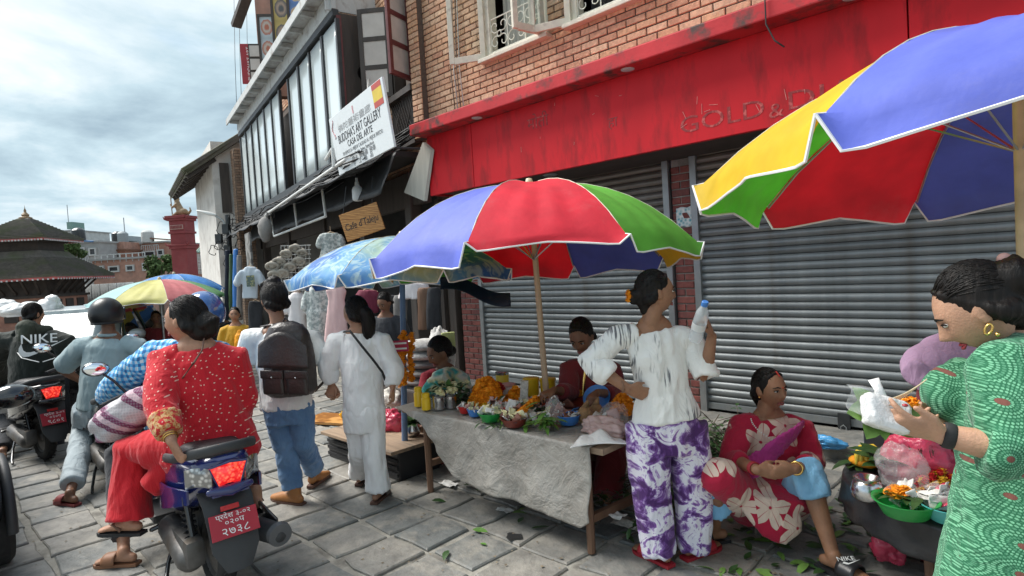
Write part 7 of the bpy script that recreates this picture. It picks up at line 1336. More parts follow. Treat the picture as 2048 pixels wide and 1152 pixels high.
# ---------------------------------------------------------------- woman in purple tie-dye trousers
HND = lambda **k: k
w1 = Person('standing woman in white brush-marked top and purple tie-dye trousers raising a water bottle', 3.33, dict(hd=(1314, 586), nck=(1302, 640), shm=(1308, 664, .02), ls=(1232, 676), rs=(1384, 684, .03), chs=(1314, 722, .02), wst=(1326, 792, .02), pel=(1334, 850, .02),
    le=(1180, 724, -.02), lw=(1256, 778, -.10), re=(1410, 752, -.05), rw=(1424, 672, -.08), lh=(1294, 858, .02), lk=(1302, 985), la=(1318, 1108, .0), rh=(1372, 858, .05), rk=(1386, 985, .03), ra=(1390, 1100, .04), lt=onZ(1268, 1092, .03), rt=onZ(1405, 1100, .03)), 'skin_a', 1., RIGHT*.98+FWD*.08-UP*.03, voxel=.0065, head=1.0,
    hands=dict(l=dict(d=RIGHT*.85-UP*.35+FWD*.2, n=FWD*.6+UP*.1, side=-FWD*.3+UP*.8, curl=.25, s=1.), r=dict(d=UP*.75-RIGHT*.25-FWD*.1, n=-RIGHT*.9+UP*.05+FWD*.2, side=-FWD, curl=.75, s=1., thumb=.9)))
w1.cloth('top', 'f_brush', [w1.torso([(.10, .184, .142), (.25, .168, .130), (.45, .140, .110), (.75, .152, .112), (.93, .155, .092), (1.02, .115, .068)]), w1.sleeve('l', 1.5, [.056, .060, .060, .062, .064, .060]), w1.sleeve('r', 1.16, [.062, .068, .066, .064, .064, .064])], .0075, fold(.016, (9, 9, 4.5), 1.))
w1.cloth('trousers', 'f_tie', [w1.leg('l', 1.97, [.112, .110, .098, .090, .088]), w1.leg('r', 1.97, [.112, .110, .098, .090, .086]), ([w1.P['pel']+UP*.10, w1.P['pel'], w1.P['pel']-UP*.14], [(.135, .10), (.172, .132), (.170, .13)], dict(side=w1.side))], .009, fold(.016, (10, 10, 3.4), 2.))
w1.hair([([(.0, -.095, -.005), (-.01, -.125, -.015), (0, -.13, -.035)], [.045, .048, .03]), ([(0, -.07, -.05), (.0, -.065, -.095)], [.05, .03])], fringe=True)
mb = MB(); [floret(mb, w1.loc(-.01+.02*math.cos(a), -.158, -.012+.024*math.sin(a)), .016, 60+int(a*9)) for a in np.linspace(0, 6, 8)]; mb.build('hair_tie', 'marigold', w1.o)
mb = MB(); mb.tube([w1.P['lw']-RIGHT*.03+V((0, 0, .014))+(UP*.03*math.cos(a)+FWD*.03*math.sin(a)) for a in np.linspace(0, 2*PI, 17)[:-1]], .005, 6, close=True); mb.build('bangle', 'brown_wood', w1.o, 180)
for a in 'lr': sandal(w1.o, *w1.feet[a], 'rubber_red', 'rubber_red')
# water bottle in her raised hand
p0, p1 = at(1390, 680, 3.24), at(1410, 606, 3.12); ax = (p1-p0).normalized(); Rb = ax.to_track_quat('Z', 'Y').to_matrix(); L = (p1-p0).length; m, t, b = base('bottle_plastic'); setcol(t, b, (.80, .86, .90)); b.inputs['Roughness'].default_value = .06; b.inputs['Alpha'].default_value = .38; b.inputs['Specular IOR Level'].default_value = 1.
WB = thing('water_bottle', 'clear plastic water bottle with blue cap held up by the standing woman', 'bottle', p0); mb = MB(); mb.lathe([(0, 0), (.034, 0), (.037, .01), (.037, .04), (.034, .05), (.037, .06), (.037, .12), (.034, L*.72), (.030, L*.78), (.016, L*.92), (.015, L*.95)], p0, 24, rot=Rb); mb.build('bottle_body', 'bottle_plastic', WB, 60); mb = MB(); mb.lathe([(.0175, L*.93), (.0175, L*1.03), (.015, L*1.04), (0, L*1.04)], p0, 18, rot=Rb); mb.build('cap', 'pl_blue', WB, 40); mb = MB(); mb.lathe([(.0375, .075), (.0375, .115)], p0, 24, rot=Rb); mb.build('paper_label', 'sign_white', WB, 60)
# ---------------------------------------------------------------- woman in the green dress
w2 = Person('woman in green ring-patterned dress bending over the stall with a white packet', 1.58, dict(hd=(1952, 622), nck=(2014, 672, .05), shm=(2046, 708, .06), ls=(2020, 745, -.11), rs=(2086, 732, .20), chs=(2036, 805, .05), wst=(2044, 915, .05), pel=(2066, 1035, .05), hem=(2084, 1330, .05),
    le=(2040, 905, -.17), lw=(1882, 868, -.10), re=(2014, 900, .28), rw=(1894, 845, .16), lh=(2074, 1060, .03), lk=(2084, 1330, .03), la=onZ(2120, 1790, .08), rh=(2064, 1060, .14), rk=(2064, 1330, .14), ra=onZ(2060, 1700, .08), lt=onZ(1960, 1760, .03), rt=onZ(1900, 1660, .03)), 'skin_d', 1., -RIGHT*.80+FWD*.58-UP*.70, voxel=.0055, head=.95, lip='lip_red', nose=1.4, jaw=.75,
    hands=dict(l=dict(d=-RIGHT*.9+UP*.28+FWD*.1, n=FWD*.55+UP*.65, side=-FWD*.2+UP*.9, curl=.35, thumb=.5), r=dict(d=-RIGHT*.8-FWD*.3+UP*.1, n=UP*.6-FWD*.6, side=UP, curl=.5)))
bust = w2.P['chs']-RIGHT*.075+UP*.012
w2.cloth('dress', 'f_rings', [w2.torso([(-1, .25, .27), (-.5, .215, .225), (0, .18, .18), (.35, .150, .138), (.6, .155, .14), (.78, .16, .13), (.95, .165, .10), (1.04, .13, .085)]), w2.sleeve('l', 1.42, [.075, .082, .076, .074, .072, .066]), w2.sleeve('r', 1.3, [.085, .085, .075, .07, .068, .062]), ([bust-FWD*.08, bust-FWD*.08-RIGHT*.02], [.095, .085], dict(round=True)), ([bust+FWD*.09, bust+FWD*.09-RIGHT*.02], [.095, .085], dict(round=True))], .009, fold(.013, (8, 8, 3.5), 5.))
w2.hair([([(0, -.09, .03), (.0, -.135, .02), (.0, -.155, .0)], [.06, .06, .035]), ([(.03, -.05, -.03), (.035, -.085, -.07), (.02, -.105, -.075)], [.055, .05, .03]), ([(.050, .034, .082), (.072, .008, .040), (.078, -.018, .018)], [.010, .012, .014])], voxel=.0055, nst=420, gather=(0, -.12, .02))
mb = MB(); mb.ball(w2.loc(.045, -.135, .075), .014*1.2, 10, 8); mb.build('hair_clip', 'card_pink', w2.o, 180)
for q in (-1, 1):
    mb = MB(); mb.tube([w2.loc(q*.080, -.002, -.036)+(UP*.012*math.cos(a)-UP*.012)+w2.hf*.010*math.sin(a) for a in np.linspace(0, 2*PI, 13)[:-1]], .003, 6, close=True); mb.ball(w2.loc(q*.081, -.002, -.068), .006, 8, 6); mb.build('earring', 'gold', w2.o, 180)
mb = MB(); nk = w2.P['nck'].lerp(w2.P['shm'], .45); mb.tube([nk-RIGHT*(.068*math.cos(a))+FWD*.066*math.sin(a)-UP*(.030*math.cos(a)+.002) for a in np.linspace(0, 2*PI, 33)[:-1]], .0022, 5, close=True); mb.build('necklace', 'gold', w2.o, 180)
wp = w2.P['lw'].lerp(w2.P['le'], .10); ad = (w2.P['lw']-w2.P['le']).normalized(); e1 = ad.cross(UP).normalized(); e2 = e1.cross(ad); mb = MB(); mb.tube([wp+e1*.029*math.cos(a)+e2*.029*math.sin(a) for a in np.linspace(0, 2*PI, 25)[:-1]], [(.013, .0035)]*24, 8, side=ad, close=True); mb.build('wrist_band', 'rubber_black', w2.o, 180)
mb = MB(); mb.ball(w2.P['lw']+(-RIGHT*.105+UP*.085-FWD*.03), (.007, .007, .004), 8, 6); mb.build('painted_nail', 'nail', w2.o, 180)
# packet with leaves and flowers held in her hand
pk = w2.P['lw']+(-RIGHT*.115+UP*.05+FWD*.03)
PK = thing('white_packet', 'white plastic packet on green leaves with marigolds in the hand of the woman in green', 'packet', pk); pr = (RIGHT*.92-UP*.32).normalized(); pu = (UP*.8+RIGHT*.25+FWD*.45).normalized(); pn_ = pr.cross(pu)
def parcel(mb, c, a, b_, h_, seed, amp):
    k0 = len(mb.v); mb.ball((0, 0, 0), 1., 44, 30); Pq = np.array(mb.v[k0:]); sg = np.sign(Pq)*np.abs(Pq)**np.array([.38, .38, .7]); n_ = 1-np.abs(2*fbm(sg*2.2+seed, 2)-.8)*2.2; n3 = fbm(sg*5+seed, 2)-.4; sg = sg*(1+amp*(n_-.4)+amp*.6*n3)[:, None]
    for i, q in enumerate(sg): mb.v[k0+i] = tuple(c+pr*a*q[0]+pu*b_*q[1]+pn_*h_*q[2])
mb = MB(); parcel(mb, pk, .060, .042, .022, 3., .10); mb.build('packet_body', 'white_film', PK, 180); mb = MB(); mb.grid(lambda u, v: pk-pr*(.03+.075*u)+pu*(.05*(v-.5)*2*(1-.3*u)+.012*u)+pn_*(.012*math.sin(7*v+3*u)+.01), 12, 12, .001); mb.build('film_wrap', 'clear_plastic', PK, 180); mb = MB(); mb.tube([pk-pr*.01+pu*.03, pk-pr*.015+pu*.06, pk-pr*.028+pu*.085], [(.022, .008), (.012, .008), (.017, .005)], 14, side=pr); mb.build('packet_neck', 'white_film', PK, 180)
for k, (d, l_) in enumerate(((-pr*1.+pu*.5, .085), (-pr*.9-pu*.35, .10), (-pr*.45-pu*.9, .10), (pr*.1-pu*1., .08), (pr*.9-pu*.1, .13), (pr*1.-pu*.5, .11))): mb = MB(); v, f = leafpts(pk+FWD*.035, d, l_, l_*.62, up=(pn_ if pn_.dot(FWD) < 0 else -pn_), bend=-.15); mb.add(v, f); mb.build('leaf', 'leaf_bright', PK, 180)
mb = MB(); [floret(mb, pk+RIGHT*.080+UP*.005+FWD*.035+V((random.gauss(0, .010), random.gauss(0, .010), random.gauss(0, .010))), .016, 400+k) for k in range(7)]; o = mb.build('flower_heads', 'marigold', PK); o['kind'] = 'stuff'
for k in range(6): mb = MB(); a = pk+RIGHT*(.03+.008*k)+FWD*.05+UP*.02; mb.cyl(a, a+RIGHT*.07+UP*(.02+.006*k), .0016, n=5); mb.build('stick', 'bamboo', PK)
# ---------------------------------------------------------------- seated woman in crimson
w3 = Person('seated woman in crimson blossom-print kurta and pale blue trousers looking aside', 3.6, dict(hd=(1541, 779), nck=(1530, 826, .03), shm=(1538, 842, .04), rs=(1484, 856, .02), ls=(1602, 862, .03), chs=(1540, 895, .03), wst=(1540, 960, .05), pel=(1538, 1010, .08),
    re=(1464, 918, -.10), rw=(1516, 940, -.42), le=(1624, 925, -.10), lw=(1588, 938, -.44), rh=(1500, 1005), rk=(1436, 952, -.32), ra=onZ(1428, 1062, .08), rt=onZ(1420, 1080, .03), lh=(1578, 1005), lk=(1616, 948, -.34), la=onZ(1668, 1118, .085), lt=onZ(1700, 1150, .035)), 'skin_a', 1., RIGHT*.34-FWD*.94-UP*.04, voxel=.006, head=1.05, jaw=.75,
    hands=dict(r=dict(d=RIGHT*.95-UP*.15-FWD*.1, n=FWD*.9-UP*.2, side=UP, curl=.55), l=dict(d=-RIGHT*.95-UP*.1-FWD*.12, n=FWD*.9+UP*.1, side=UP, curl=.6)))
w3.side = (w3.P['ls']-w3.P['rs']).normalized()
w3.cloth('kurta', 'f_bloom', [w3.torso([(-.02, .19, .15), (.2, .19, .15), (.5, .185, .145), (.75, .185, .14), (.93, .18, .105), (1.03, .12, .08)]), w3.sleeve('r', 1.40, [.075, .080, .075, .068, .058, .052]), w3.sleeve('l', 1.40, [.075, .080, .075, .068, .058, .052]), ([w3.P['rh'], w3.P['rh'].lerp(w3.P['rk'], .6), w3.P['rk']+V((0, 0, .0))], [.13, .115, .10], dict(round=True)), ([w3.P['lh'], w3.P['lh'].lerp(w3.P['lk'], .45)], [.12, .105], dict(round=True)), ([at(1540, 985, 3.45), at(1545, 1010, 3.32), at(1556, 1038, 3.30)], [(.20, .06), (.19, .05), (.13, .035)], dict(side=RIGHT, round=True))], .0085, fold(.012, (8, 8, 5), 8.))
w3.cloth('trousers', 'f_paleblue', [([w3.P['lh'], w3.P['lh'].lerp(w3.P['lk'], .6), w3.P['lk']+UP*.01, w3.P['lk'].lerp(w3.P['la'], .28)], [.10, .086, .084, .080], dict(round=False)), ([w3.P['rh'], w3.P['rk']-UP*.02, w3.P['rk'].lerp(w3.P['ra'], .55)], [.10, .09, .085], {})], .0085, fold(.010, (9, 9, 6), 9.))
w3.hair([([(-.0, -.06, -.02), (-.01, -.085, -.07), (-.02, -.085, -.11)], [.065, .055, .035])], off=(0, -.022, .016))
mb = MB(); mb.tube([w3.loc(0, .070, .090), w3.loc(0, .045, .112)], .004, 6, round_ends=True); mb.build('parting_powder', 'sindoor', w3.o, 180); mb = MB(); mb.ball(w3.loc(0, .0945, .030), .0045, 8, 6); mb.build('forehead_dot', 'sindoor', w3.o, 180)
for q in (-1, 1): mb = MB(); mb.ball(w3.loc(q*.080, .0, -.034), .0065, 8, 6); mb.build('earring', 'gold', w3.o, 180)
sh0 = [at(1598, 856, 3.55), at(1588, 868, 3.46), at(1560, 890, 3.42), at(1530, 915, 3.42), at(1500, 935, 3.42), at(1478, 948, 3.46)]; mb = MB(); mb.tube(sh0, [(.06, .010), (.07, .012), (.062, .014), (.058, .014), (.062, .012), (.075, .010)], 16, side=(RIGHT*.6+UP*.8)); me = remesh(mb, 'shawl_strip', .007, 1, fold(.009, (30, 30, 30), 3.)); me.materials.append(M('f_magenta')); link('shawl_strip', me, w3.o)
mb = MB()
for k in range(15): a = k/14; p = at(1502+10*a+46*a*a, 838+48*a, 3.475-.03*math.sin(PI*a)); mb.ball(p, .0045, 6, 5)
mb.build('neckline_beads', 'paper', w3.o, 180)
for a, mt in (('r', 'rubber_red'), ('l', 'gold')):
    e, w_ = w3.P[a+'e'], w3.P[a+'w']; ad = (w_-e).normalized(); e1 = ad.cross(UP).normalized(); e2 = e1.cross(ad); p = w_.lerp(e, .10); mb = MB()
    for k in range(3 if a == 'r' else 1): mb.tube([p-ad*.012*k+e1*.032*math.cos(x_)+e2*.032*math.sin(x_) for x_ in np.linspace(0, 2*PI, 19)[:-1]], .0045 if a == 'r' else .007, 6, close=True)
    mb.build('bangles' if a == 'r' else 'watch', mt, w3.o, 180)
s3 = sandal(w3.o, *w3.feet['l'], 'pl_black', 'pl_black', 'slide', 1.08, .026, 'slide'); h, f, sd = w3.feet['l']
sandal(w3.o, *w3.feet['r'], 'pl_black', 'pl_black', 'slide', 1., .02, 'slide')
tp = h+f*.125+UP*.072; text('slide_lettering', 'NIKE', .030, 'white_ink', s3, tp-sd*.0+UP*.001, -sd if (-sd).dot(RIGHT) > 0 else sd, f if f.dot(UP-FWD) < 0 else f, .001, 1.2) if False else text('slide_lettering', 'NIKE', .034, 'white_ink', s3, h+f*.118+UP*.076, RIGHT, (UP*.5+FWD*.85), .001, 1.25)
mb = MB(); mb.prism([(-.045, -.002), (-.02, -.012), (.05, .012), (-.015, -.004), (-.035, .006)], h+f*.145+UP*.068, RIGHT, (UP*.5+FWD*.85).normalized(), (UP*.85-FWD*.5).normalized()*.003); mb.build('slide_mark', 'white_ink', s3)
mb = MB(); p = w3.P['pel']; mb.box((p.x, p.y+.02, .05), (.30, .24, .10), CYAW, bev=.012); tag(mb.build('low_stool', 'grey_wood'), 'low wooden stool under the seated woman in crimson', 'stool')
# ---------------------------------------------------------------- man with backpack
lg, rg = onZ(588, 1008), onZ(632, 972)
m1 = Person('walking man in white t-shirt and jeans wearing a black leather backpack', 4.53, dict(hd=(547, 600), nck=(557, 648), shm=(561, 668), ls=(502, 678), rs=(622, 680), chs=(565, 718), wst=(570, 772), pel=(573, 808), le=(489, 738, .02), lw=(491, 783, -.05), re=(650, 735, .02), rw=(662, 768, .06), lh=(548, 815), lk=(572, 898, .04), la=lg+UP*.10-RIGHT*.0, lt=lg-RIGHT*.20+FWD*.10+UP*.03, rh=(600, 812, .02), rk=(607, 885, .05), ra=rg+UP*.13, rt=rg+UP*.03+RIGHT*.03+FWD*.2), 'skin_b', 1.03, FWD*.66-RIGHT*.75, voxel=.0075, head=1.12, face=False, feet=False,
    hands=dict(l=dict(d=-UP*.95+RIGHT*.1, n=RIGHT*.8+FWD*.2, side=FWD*.5-RIGHT*.3, curl=.45), r=dict(d=RIGHT*.3-UP*.8, n=-FWD, side=-RIGHT, curl=.7)), build=1.08)
m1.cloth('t_shirt', 'f_tee', [m1.torso([(-.05, .185, .135), (.2, .178, .13), (.5, .18, .13), (.75, .19, .13), (.94, .185, .105), (1.03, .12, .08)]), m1.sleeve('l', .75, [.072, .080, .080, .084]), m1.sleeve('r', .8, [.072, .080, .080, .084])], .0085, fold(.013, (9, 9, 5), 11.))
m1.cloth('jeans', 'f_jean', [m1.leg('l', 1.93, [.095, .090, .075, .072, .074]), m1.leg('r', 1.92, [.095, .090, .075, .072, .072]), ([m1.P['pel']+UP*.06, m1.P['pel'], m1.P['pel']-UP*.14], [(.155, .12), (.168, .128), (.158, .12)], dict(side=m1.side))], .0085, fold(.014, (9, 9, 8), 12.))
m1.hair([([(0, .03, .115), (0, -.03, .125)], [.035, .04]), ([(-.04, .05, .105), (.05, .05, .108)], [.022, .025])], cap=(.083, .104, .112), off=(0, -.014, .024), amp=.012)
for a, g in (('l', lg), ('r', rg)):
    f = V((m1.P[a+'t'].x-m1.P[a+'a'].x, m1.P[a+'t'].y-m1.P[a+'a'].y, 0)).normalized(); hl = g-f*.06; lift = UP*(.0 if a == 'l' else .03); mb = MB(); mb.tube([hl+lift+UP*.045, hl+f*.05+lift+UP*.055, hl+f*.13+UP*.05, hl+f*.21+UP*.040, hl+f*.26+UP*.034], [(.034, .036), (.040, .045), (.044, .045), (.046, .034), (.036, .024)], 18, side=f.cross(UP), round_ends=True); mb.tube([hl+f*.04+lift+UP*.06, hl+f*.04+lift+UP*.14], [.047, .048], 18); bt = link('boot', remesh(mb, 'boot', .007, 2), m1.o); bt.data.materials.append(M('boot_tan')); mb = MB(); w = [.026, .036, .036, .042, .046, .042, .022]; xs = [-.045, 0, .06, .12, .19, .24, .285]; mb.prism([(x_, q) for x_, q in zip(xs, w)]+[(x_, -q) for x_, q in zip(xs[::-1], w[::-1])], hl+lift*.5+UP*.001, f, f.cross(UP), UP*.022); mb.build('sole', 'boot_sole', bt)
# backpack
bc = at(578, 716, 4.40); bu = (m1.P['shm']-m1.P['wst']).normalized(); br_ = m1.side; bn = -(br_.cross(bu)).normalized(); bn = bn if bn.dot(FWD) < 0 else -bn
BK = thing('backpack', 'black leather backpack with two buckled pockets on the walking man', 'backpack', bc-bu*.3); mb = MB(); mb.tube([bc-bu*.275, bc-bu*.24, bc, bc+bu*.16, bc+bu*.235, bc+bu*.265], [(.15, .07), (.185, .10), (.185, .105), (.165, .095), (.12, .07), (.06, .04)], 36, side=br_, round_ends=False); me = remesh(mb, 'main_bag', .009, 3, fold(.006, (9, 9, 9), 2.)); me.materials.append(M('leather')); link('main_bag', me, BK)
for q in (-1, 1):
    c = bc-bu*.17+br_*q*.085+bn*.10; Rm = Matrix((br_, bn, bu)).transposed(); mb = MB(); mb.box(c, (.155, .055, .17), Rm, bev=.022); pk_ = mb.build('pocket', 'leather', BK, 60); mb = MB(); mb.box(c+bu*.065+bn*.026, (.162, .018, .06), Rm, bev=.007); mb.build('pocket_flap', 'leather', pk_, 60); mb = MB(); mb.ball(c+bu*.045+bn*.037, .007, 8, 6); mb.build('stud', 'chrome', pk_, 180)
    mb = MB(); mb.tube([bc+bu*.06+br_*q*.09+bn*.103, bc-bu*.02+br_*q*.09+bn*.112, bc-bu*.065+br_*q*.09+bn*.114], [(.014, .004)]*3, 8, side=br_); sb = mb.build('buckle_strap', 'leather', BK, 60); mb = MB(); mb.tube([bc-bu*.03+br_*q*.09+bn*.118+br_*.018*math.cos(a)+bu*.016*math.sin(a) for a in np.linspace(0, 2*PI, 15)[:-1]], .0035, 6, close=True); mb.build('buckle_ring', 'chrome', sb, 180)
    s_ = m1.P['ls'] if q < 0 else m1.P['rs']; st0 = m1.P['shm'].lerp(s_, .62); mb = MB(); mb.tube([bc+bu*.20+br_*q*.035+bn*.03, bc+bu*.245+br_*q*.09-bn*.02, st0+UP*.075-bn*.05, st0+UP*.03-bn*.16, st0-UP*.15-bn*.17], [(.032, .009)]*5, 12, side=br_); mb.build('shoulder_strap', 'leather', BK, 60); mb = MB(); mb.tube([bc-bu*.24+br_*q*.17, bc-bu*.18+br_*q*.215-bn*.10, bc-bu*.08+br_*q*.20-bn*.2], [(.012, .004)]*3, 8, side=bu); mb.build('lower_strap', 'leather', BK, 60)
mb = MB(); mb.grid(lambda u, v: bc+bu*(.10-.16*v+.10*math.sin(PI*u)*(1-v))+br_*(.19*(2*u-1))*(.93+.04*v)+bn*(.088+.026*v+.02*math.sin(PI*u)), 20, 8, .006); mb.build('top_flap', 'leather', BK, 180); mb = MB(); mb.tube([bc+bu*.25-br_*.03, bc+bu*.30, bc+bu*.25+br_*.03], .009, 8); mb.build('handle', 'leather', BK, 180)
# ---------------------------------------------------------------- woman in white
rg2, lg2 = onZ(757, 1004), onZ(722, 968)
w4 = Person('walking woman all in white with a long black ponytail and thin cross-body strap', 4.48, dict(hd=(709, 626), nck=(716, 660), shm=(718, 672), ls=(672, 684), rs=(764, 684), chs=(722, 722), wst=(726, 778), pel=(728, 822), le=(656, 735, .02), lw=(664, 768, .04), re=(786, 738), rw=(785, 774, -.03), lh=(712, 828), lk=(718, 900, .05), la=lg2+UP*.09, lt=lg2+UP*.03+FWD*.2, rh=(744, 828), rk=(748, 915, -.02), ra=rg2+UP*.09, rt=rg2+UP*.03+FWD*.2+RIGHT*.04), 'skin_b', .95, FWD*.6-RIGHT*.8, voxel=.0075, head=.98, face=False,
    hands=dict(l=dict(d=-UP*.8-RIGHT*.2, n=-FWD, side=RIGHT, curl=.8, s=.92), r=dict(d=-UP*.95, n=-RIGHT*.8, side=-FWD, curl=.4, s=.92)), build=.9)
w4.cloth('tunic', 'f_white', [w4.torso([(-.04, .142, .112), (.2, .138, .11), (.45, .138, .108), (.75, .150, .110), (.94, .145, .09), (1.04, .10, .07)]), w4.sleeve('l', 1.85, [.06, .066, .066, .070, .066, .048]), w4.sleeve('r', 1.88, [.06, .066, .066, .072, .072, .046])], .008, fold(.015, (9, 9, 4), 15.))
w4.cloth('trousers', 'f_white', [w4.leg('l', 1.96, [.088, .080, .070, .072, .082]), w4.leg('r', 1.98, [.088, .082, .074, .078, .090]), ([w4.P['pel']+UP*.05, w4.P['pel'], w4.P['pel']-UP*.14], [(.14, .11), (.155, .125), (.145, .115)], dict(side=w4.side))], .009, fold(.014, (10, 10, 2.8), 16.))
w4.hair([([(0, -.09, .035), (.01, -.125, .0), (.02, -.13, -.07), (.025, -.12, -.14), (.03, -.11, -.20), (.03, -.10, -.245)], [.04, .05, .052, .05, .038, .012])], amp=.009); w4.strip('bag_strap', 'rubber_black', [at(687, 664, 4.40), at(700, 662, 4.33), at(722, 690, 4.325), at(748, 722, 4.325), at(765, 745, 4.36), at(772, 765, 4.44)], .018, .004, side=RIGHT+UP)
for a in 'lr': sandal(w4.o, *w4.feet[a], 'boot_sole', 'leather', 'slide', .95)
# ---------------------------------------------------------------- riders and pillion
def helmet(p, mat, face_open=True, visor=True, r=.135, name='helmet'):
    c = p.loc(0, -.012, .022); mb = MB(); n_, m_ = 40, 26
    def f(u, v):
        a = 2*PI*u; th = v*2.15; x_, y_, z_ = math.sin(th)*math.sin(a), math.sin(th)*math.cos(a), math.cos(th); return c+p.H @ V((x_*r*.93, y_*r*1.08, z_*r))
    mb.grid(f, n_, m_, .018); o = mb.build(name, mat, p.o, 180)
    mb = MB(); mb.tube([f(k/40, 1.)*1. for k in range(40)], .011, 8, close=True); mb.build('rim_trim', 'rubber_black', o, 180)
    if visor: mb = MB(); mb.grid(lambda u, v: c+p.H @ V((math.sin(1.1*(2*u-1))*r*.98, math.cos(1.1*(2*u-1))*r*1.14, r*(.30-.75*v))), 16, 8, .004); mb.build('visor', 'visor', o, 180)
    return o
r1 = Person('pillion woman in red dotted kurta gripping the rail of the dark blue scooter', 3.42, dict(hd=(368, 642), nck=(390, 690, .02), shm=(394, 708), ls=(328, 722, -.04), rs=(462, 720, .06), chs=(400, 765), wst=(412, 830, .02), pel=(422, 886, .05), le=(322, 815, -.24), lw=(344, 884, -.37), re=(482, 800, .12), rw=(470, 865, .30), lh=(372, 890, .0), lk=(268, 905, .10), la=(258, 1050, .0), lt=(214, 1062, .02), rh=(450, 895, .12), rk=(420, 880, .50), ra=(512, 985, .22), rt=(500, 990, .42)), 'skin_b', 1., -RIGHT*1.+FWD*.08-UP*.02, voxel=.007, head=1.1, build=1.12,
    hands=dict(l=dict(d=-UP*.85+RIGHT*.35, n=FWD*.7+RIGHT*.5, side=-RIGHT*.4+FWD*.4, curl=.55), r=dict(d=FWD*.9-UP*.3, n=-UP, side=-RIGHT, curl=.5)))
r1.cloth('kurta', 'f_reddots', [r1.torso([(-.35, .20, .19), (-.1, .265, .21), (.1, .245, .19), (.4, .205, .165), (.7, .20, .155), (.93, .185, .115), (1.03, .13, .085)]), r1.sleeve('l', 1.72, [.075, .082, .080, .076, .068, .058]), r1.sleeve('r', 1.6, [.085, .096, .094, .088, .078, .068])], .0085, fold(.012, (8, 8, 5), 21.))
c0, c1 = r1.P['le'].lerp(r1.P['lw'], .30), r1.P['le'].lerp(r1.P['lw'], .76); r1.cloth('embroidered_cuff', 'f_cuff', [([c0, c1], [.082, .064], {})], .008, fold(.004, (14, 14, 14), 3.))
r1.cloth('trousers', 'f_red', [([r1.P['lh'], r1.P['lh'].lerp(r1.P['lk'], .55), r1.P['lk']+UP*.01, r1.P['lk'].lerp(r1.P['la'], .5), r1.P['lk'].lerp(r1.P['la'], .92)], [.125, .12, .105, .10, .115], {}), ([r1.P['rh'], r1.P['rk'], r1.P['rk'].lerp(r1.P['ra'], .85)], [.12, .10, .09], {}), ([r1.P['pel']-UP*.04-RIGHT*.05, r1.P['pel']-UP*.06-RIGHT*.16, at(300, 975, 3.40)], [(.16, .14), (.12, .13), (.07, .06)], dict(side=FWD))], .0085, fold(.012, (9, 9, 5), 22.))
r1.hair([([(0, -.095, .0), (.0, -.135, -.03), (0, -.135, -.06)], [.055, .062, .04]), ([(0, -.06, -.03), (0, -.09, -.06)], [.06, .06])], nst=260, gather=(0, -.12, -.03)); r1.strip('bag_strap', 'boot_sole', [at(408, 678, 3.35), at(404, 700, 3.27), at(388, 725, 3.25), at(368, 752, 3.265), at(352, 775, 3.37)], .014, .004, side=RIGHT+UP)
for k in range(2): e, w_ = r1.P['le'], r1.P['lw']; ad = (w_-e).normalized(); e1 = ad.cross(FWD).normalized(); e2 = e1.cross(ad); mb = MB(); mb.tube([w_.lerp(e, .12+.06*k)+e1*.033*math.cos(x_)+e2*.033*math.sin(x_) for x_ in np.linspace(0, 2*PI, 19)[:-1]], .0035, 6, close=True); mb.build('bangle', 'gold', r1.o, 180)
for a in 'lr': sandal(r1.o, *r1.feet[a], 'rubber_black', 'brown_wood', 'thong')
r2 = Person('scooter rider in blue checked shirt and blue helmet in front of the woman in red', 3.92, dict(hd=(408, 632), nck=(392, 682), shm=(380, 696), ls=(312, 706), rs=(440, 706, .05), chs=(368, 740), wst=(355, 800), pel=(352, 858), le=(236, 768, .12), lw=(205, 800, .42), re=(470, 770, .3), rw=(400, 800, .6), lh=(318, 862), lk=(238, 905, .12), la=onZ(248, 1108, .08), lt=onZ(215, 1125, .03), rh=(380, 862, .05), rk=(330, 880, .5), ra=(350, 1000, .6)), 'skin_b', 1., FWD*.85-RIGHT*.4, voxel=.009, face=False, hands=dict(l=dict(d=FWD*.9-RIGHT*.2, n=-UP, side=RIGHT, curl=.7)))
r2.cloth('shirt', 'f_check', [r2.torso([(0, .18, .14), (.4, .175, .135), (.75, .19, .135), (.94, .18, .11), (1.03, .12, .08)]), r2.sleeve('l', 1.72, [.078, .085, .085, .085, .08, .062]), r2.sleeve('r', 1.7, [.075, .08, .078, .074, .066, .06])], .0095, fold(.012, (8, 8, 7), 31.))
r2.cloth('trousers', 'f_darkshirt', [r2.leg('l', 1.85, [.11, .10, .085, .075, .06]), r2.leg('r', 1.8, [.11, .10, .085, .075, .06])], .011, fold(.008, (8, 8, 6), 32.)); helmet(r2, 'helmet_blue', visor=False, r=.142); sandal(r2.o, *r2.feet['l'], 'rubber_brown', 'rubber_brown', 'slide')
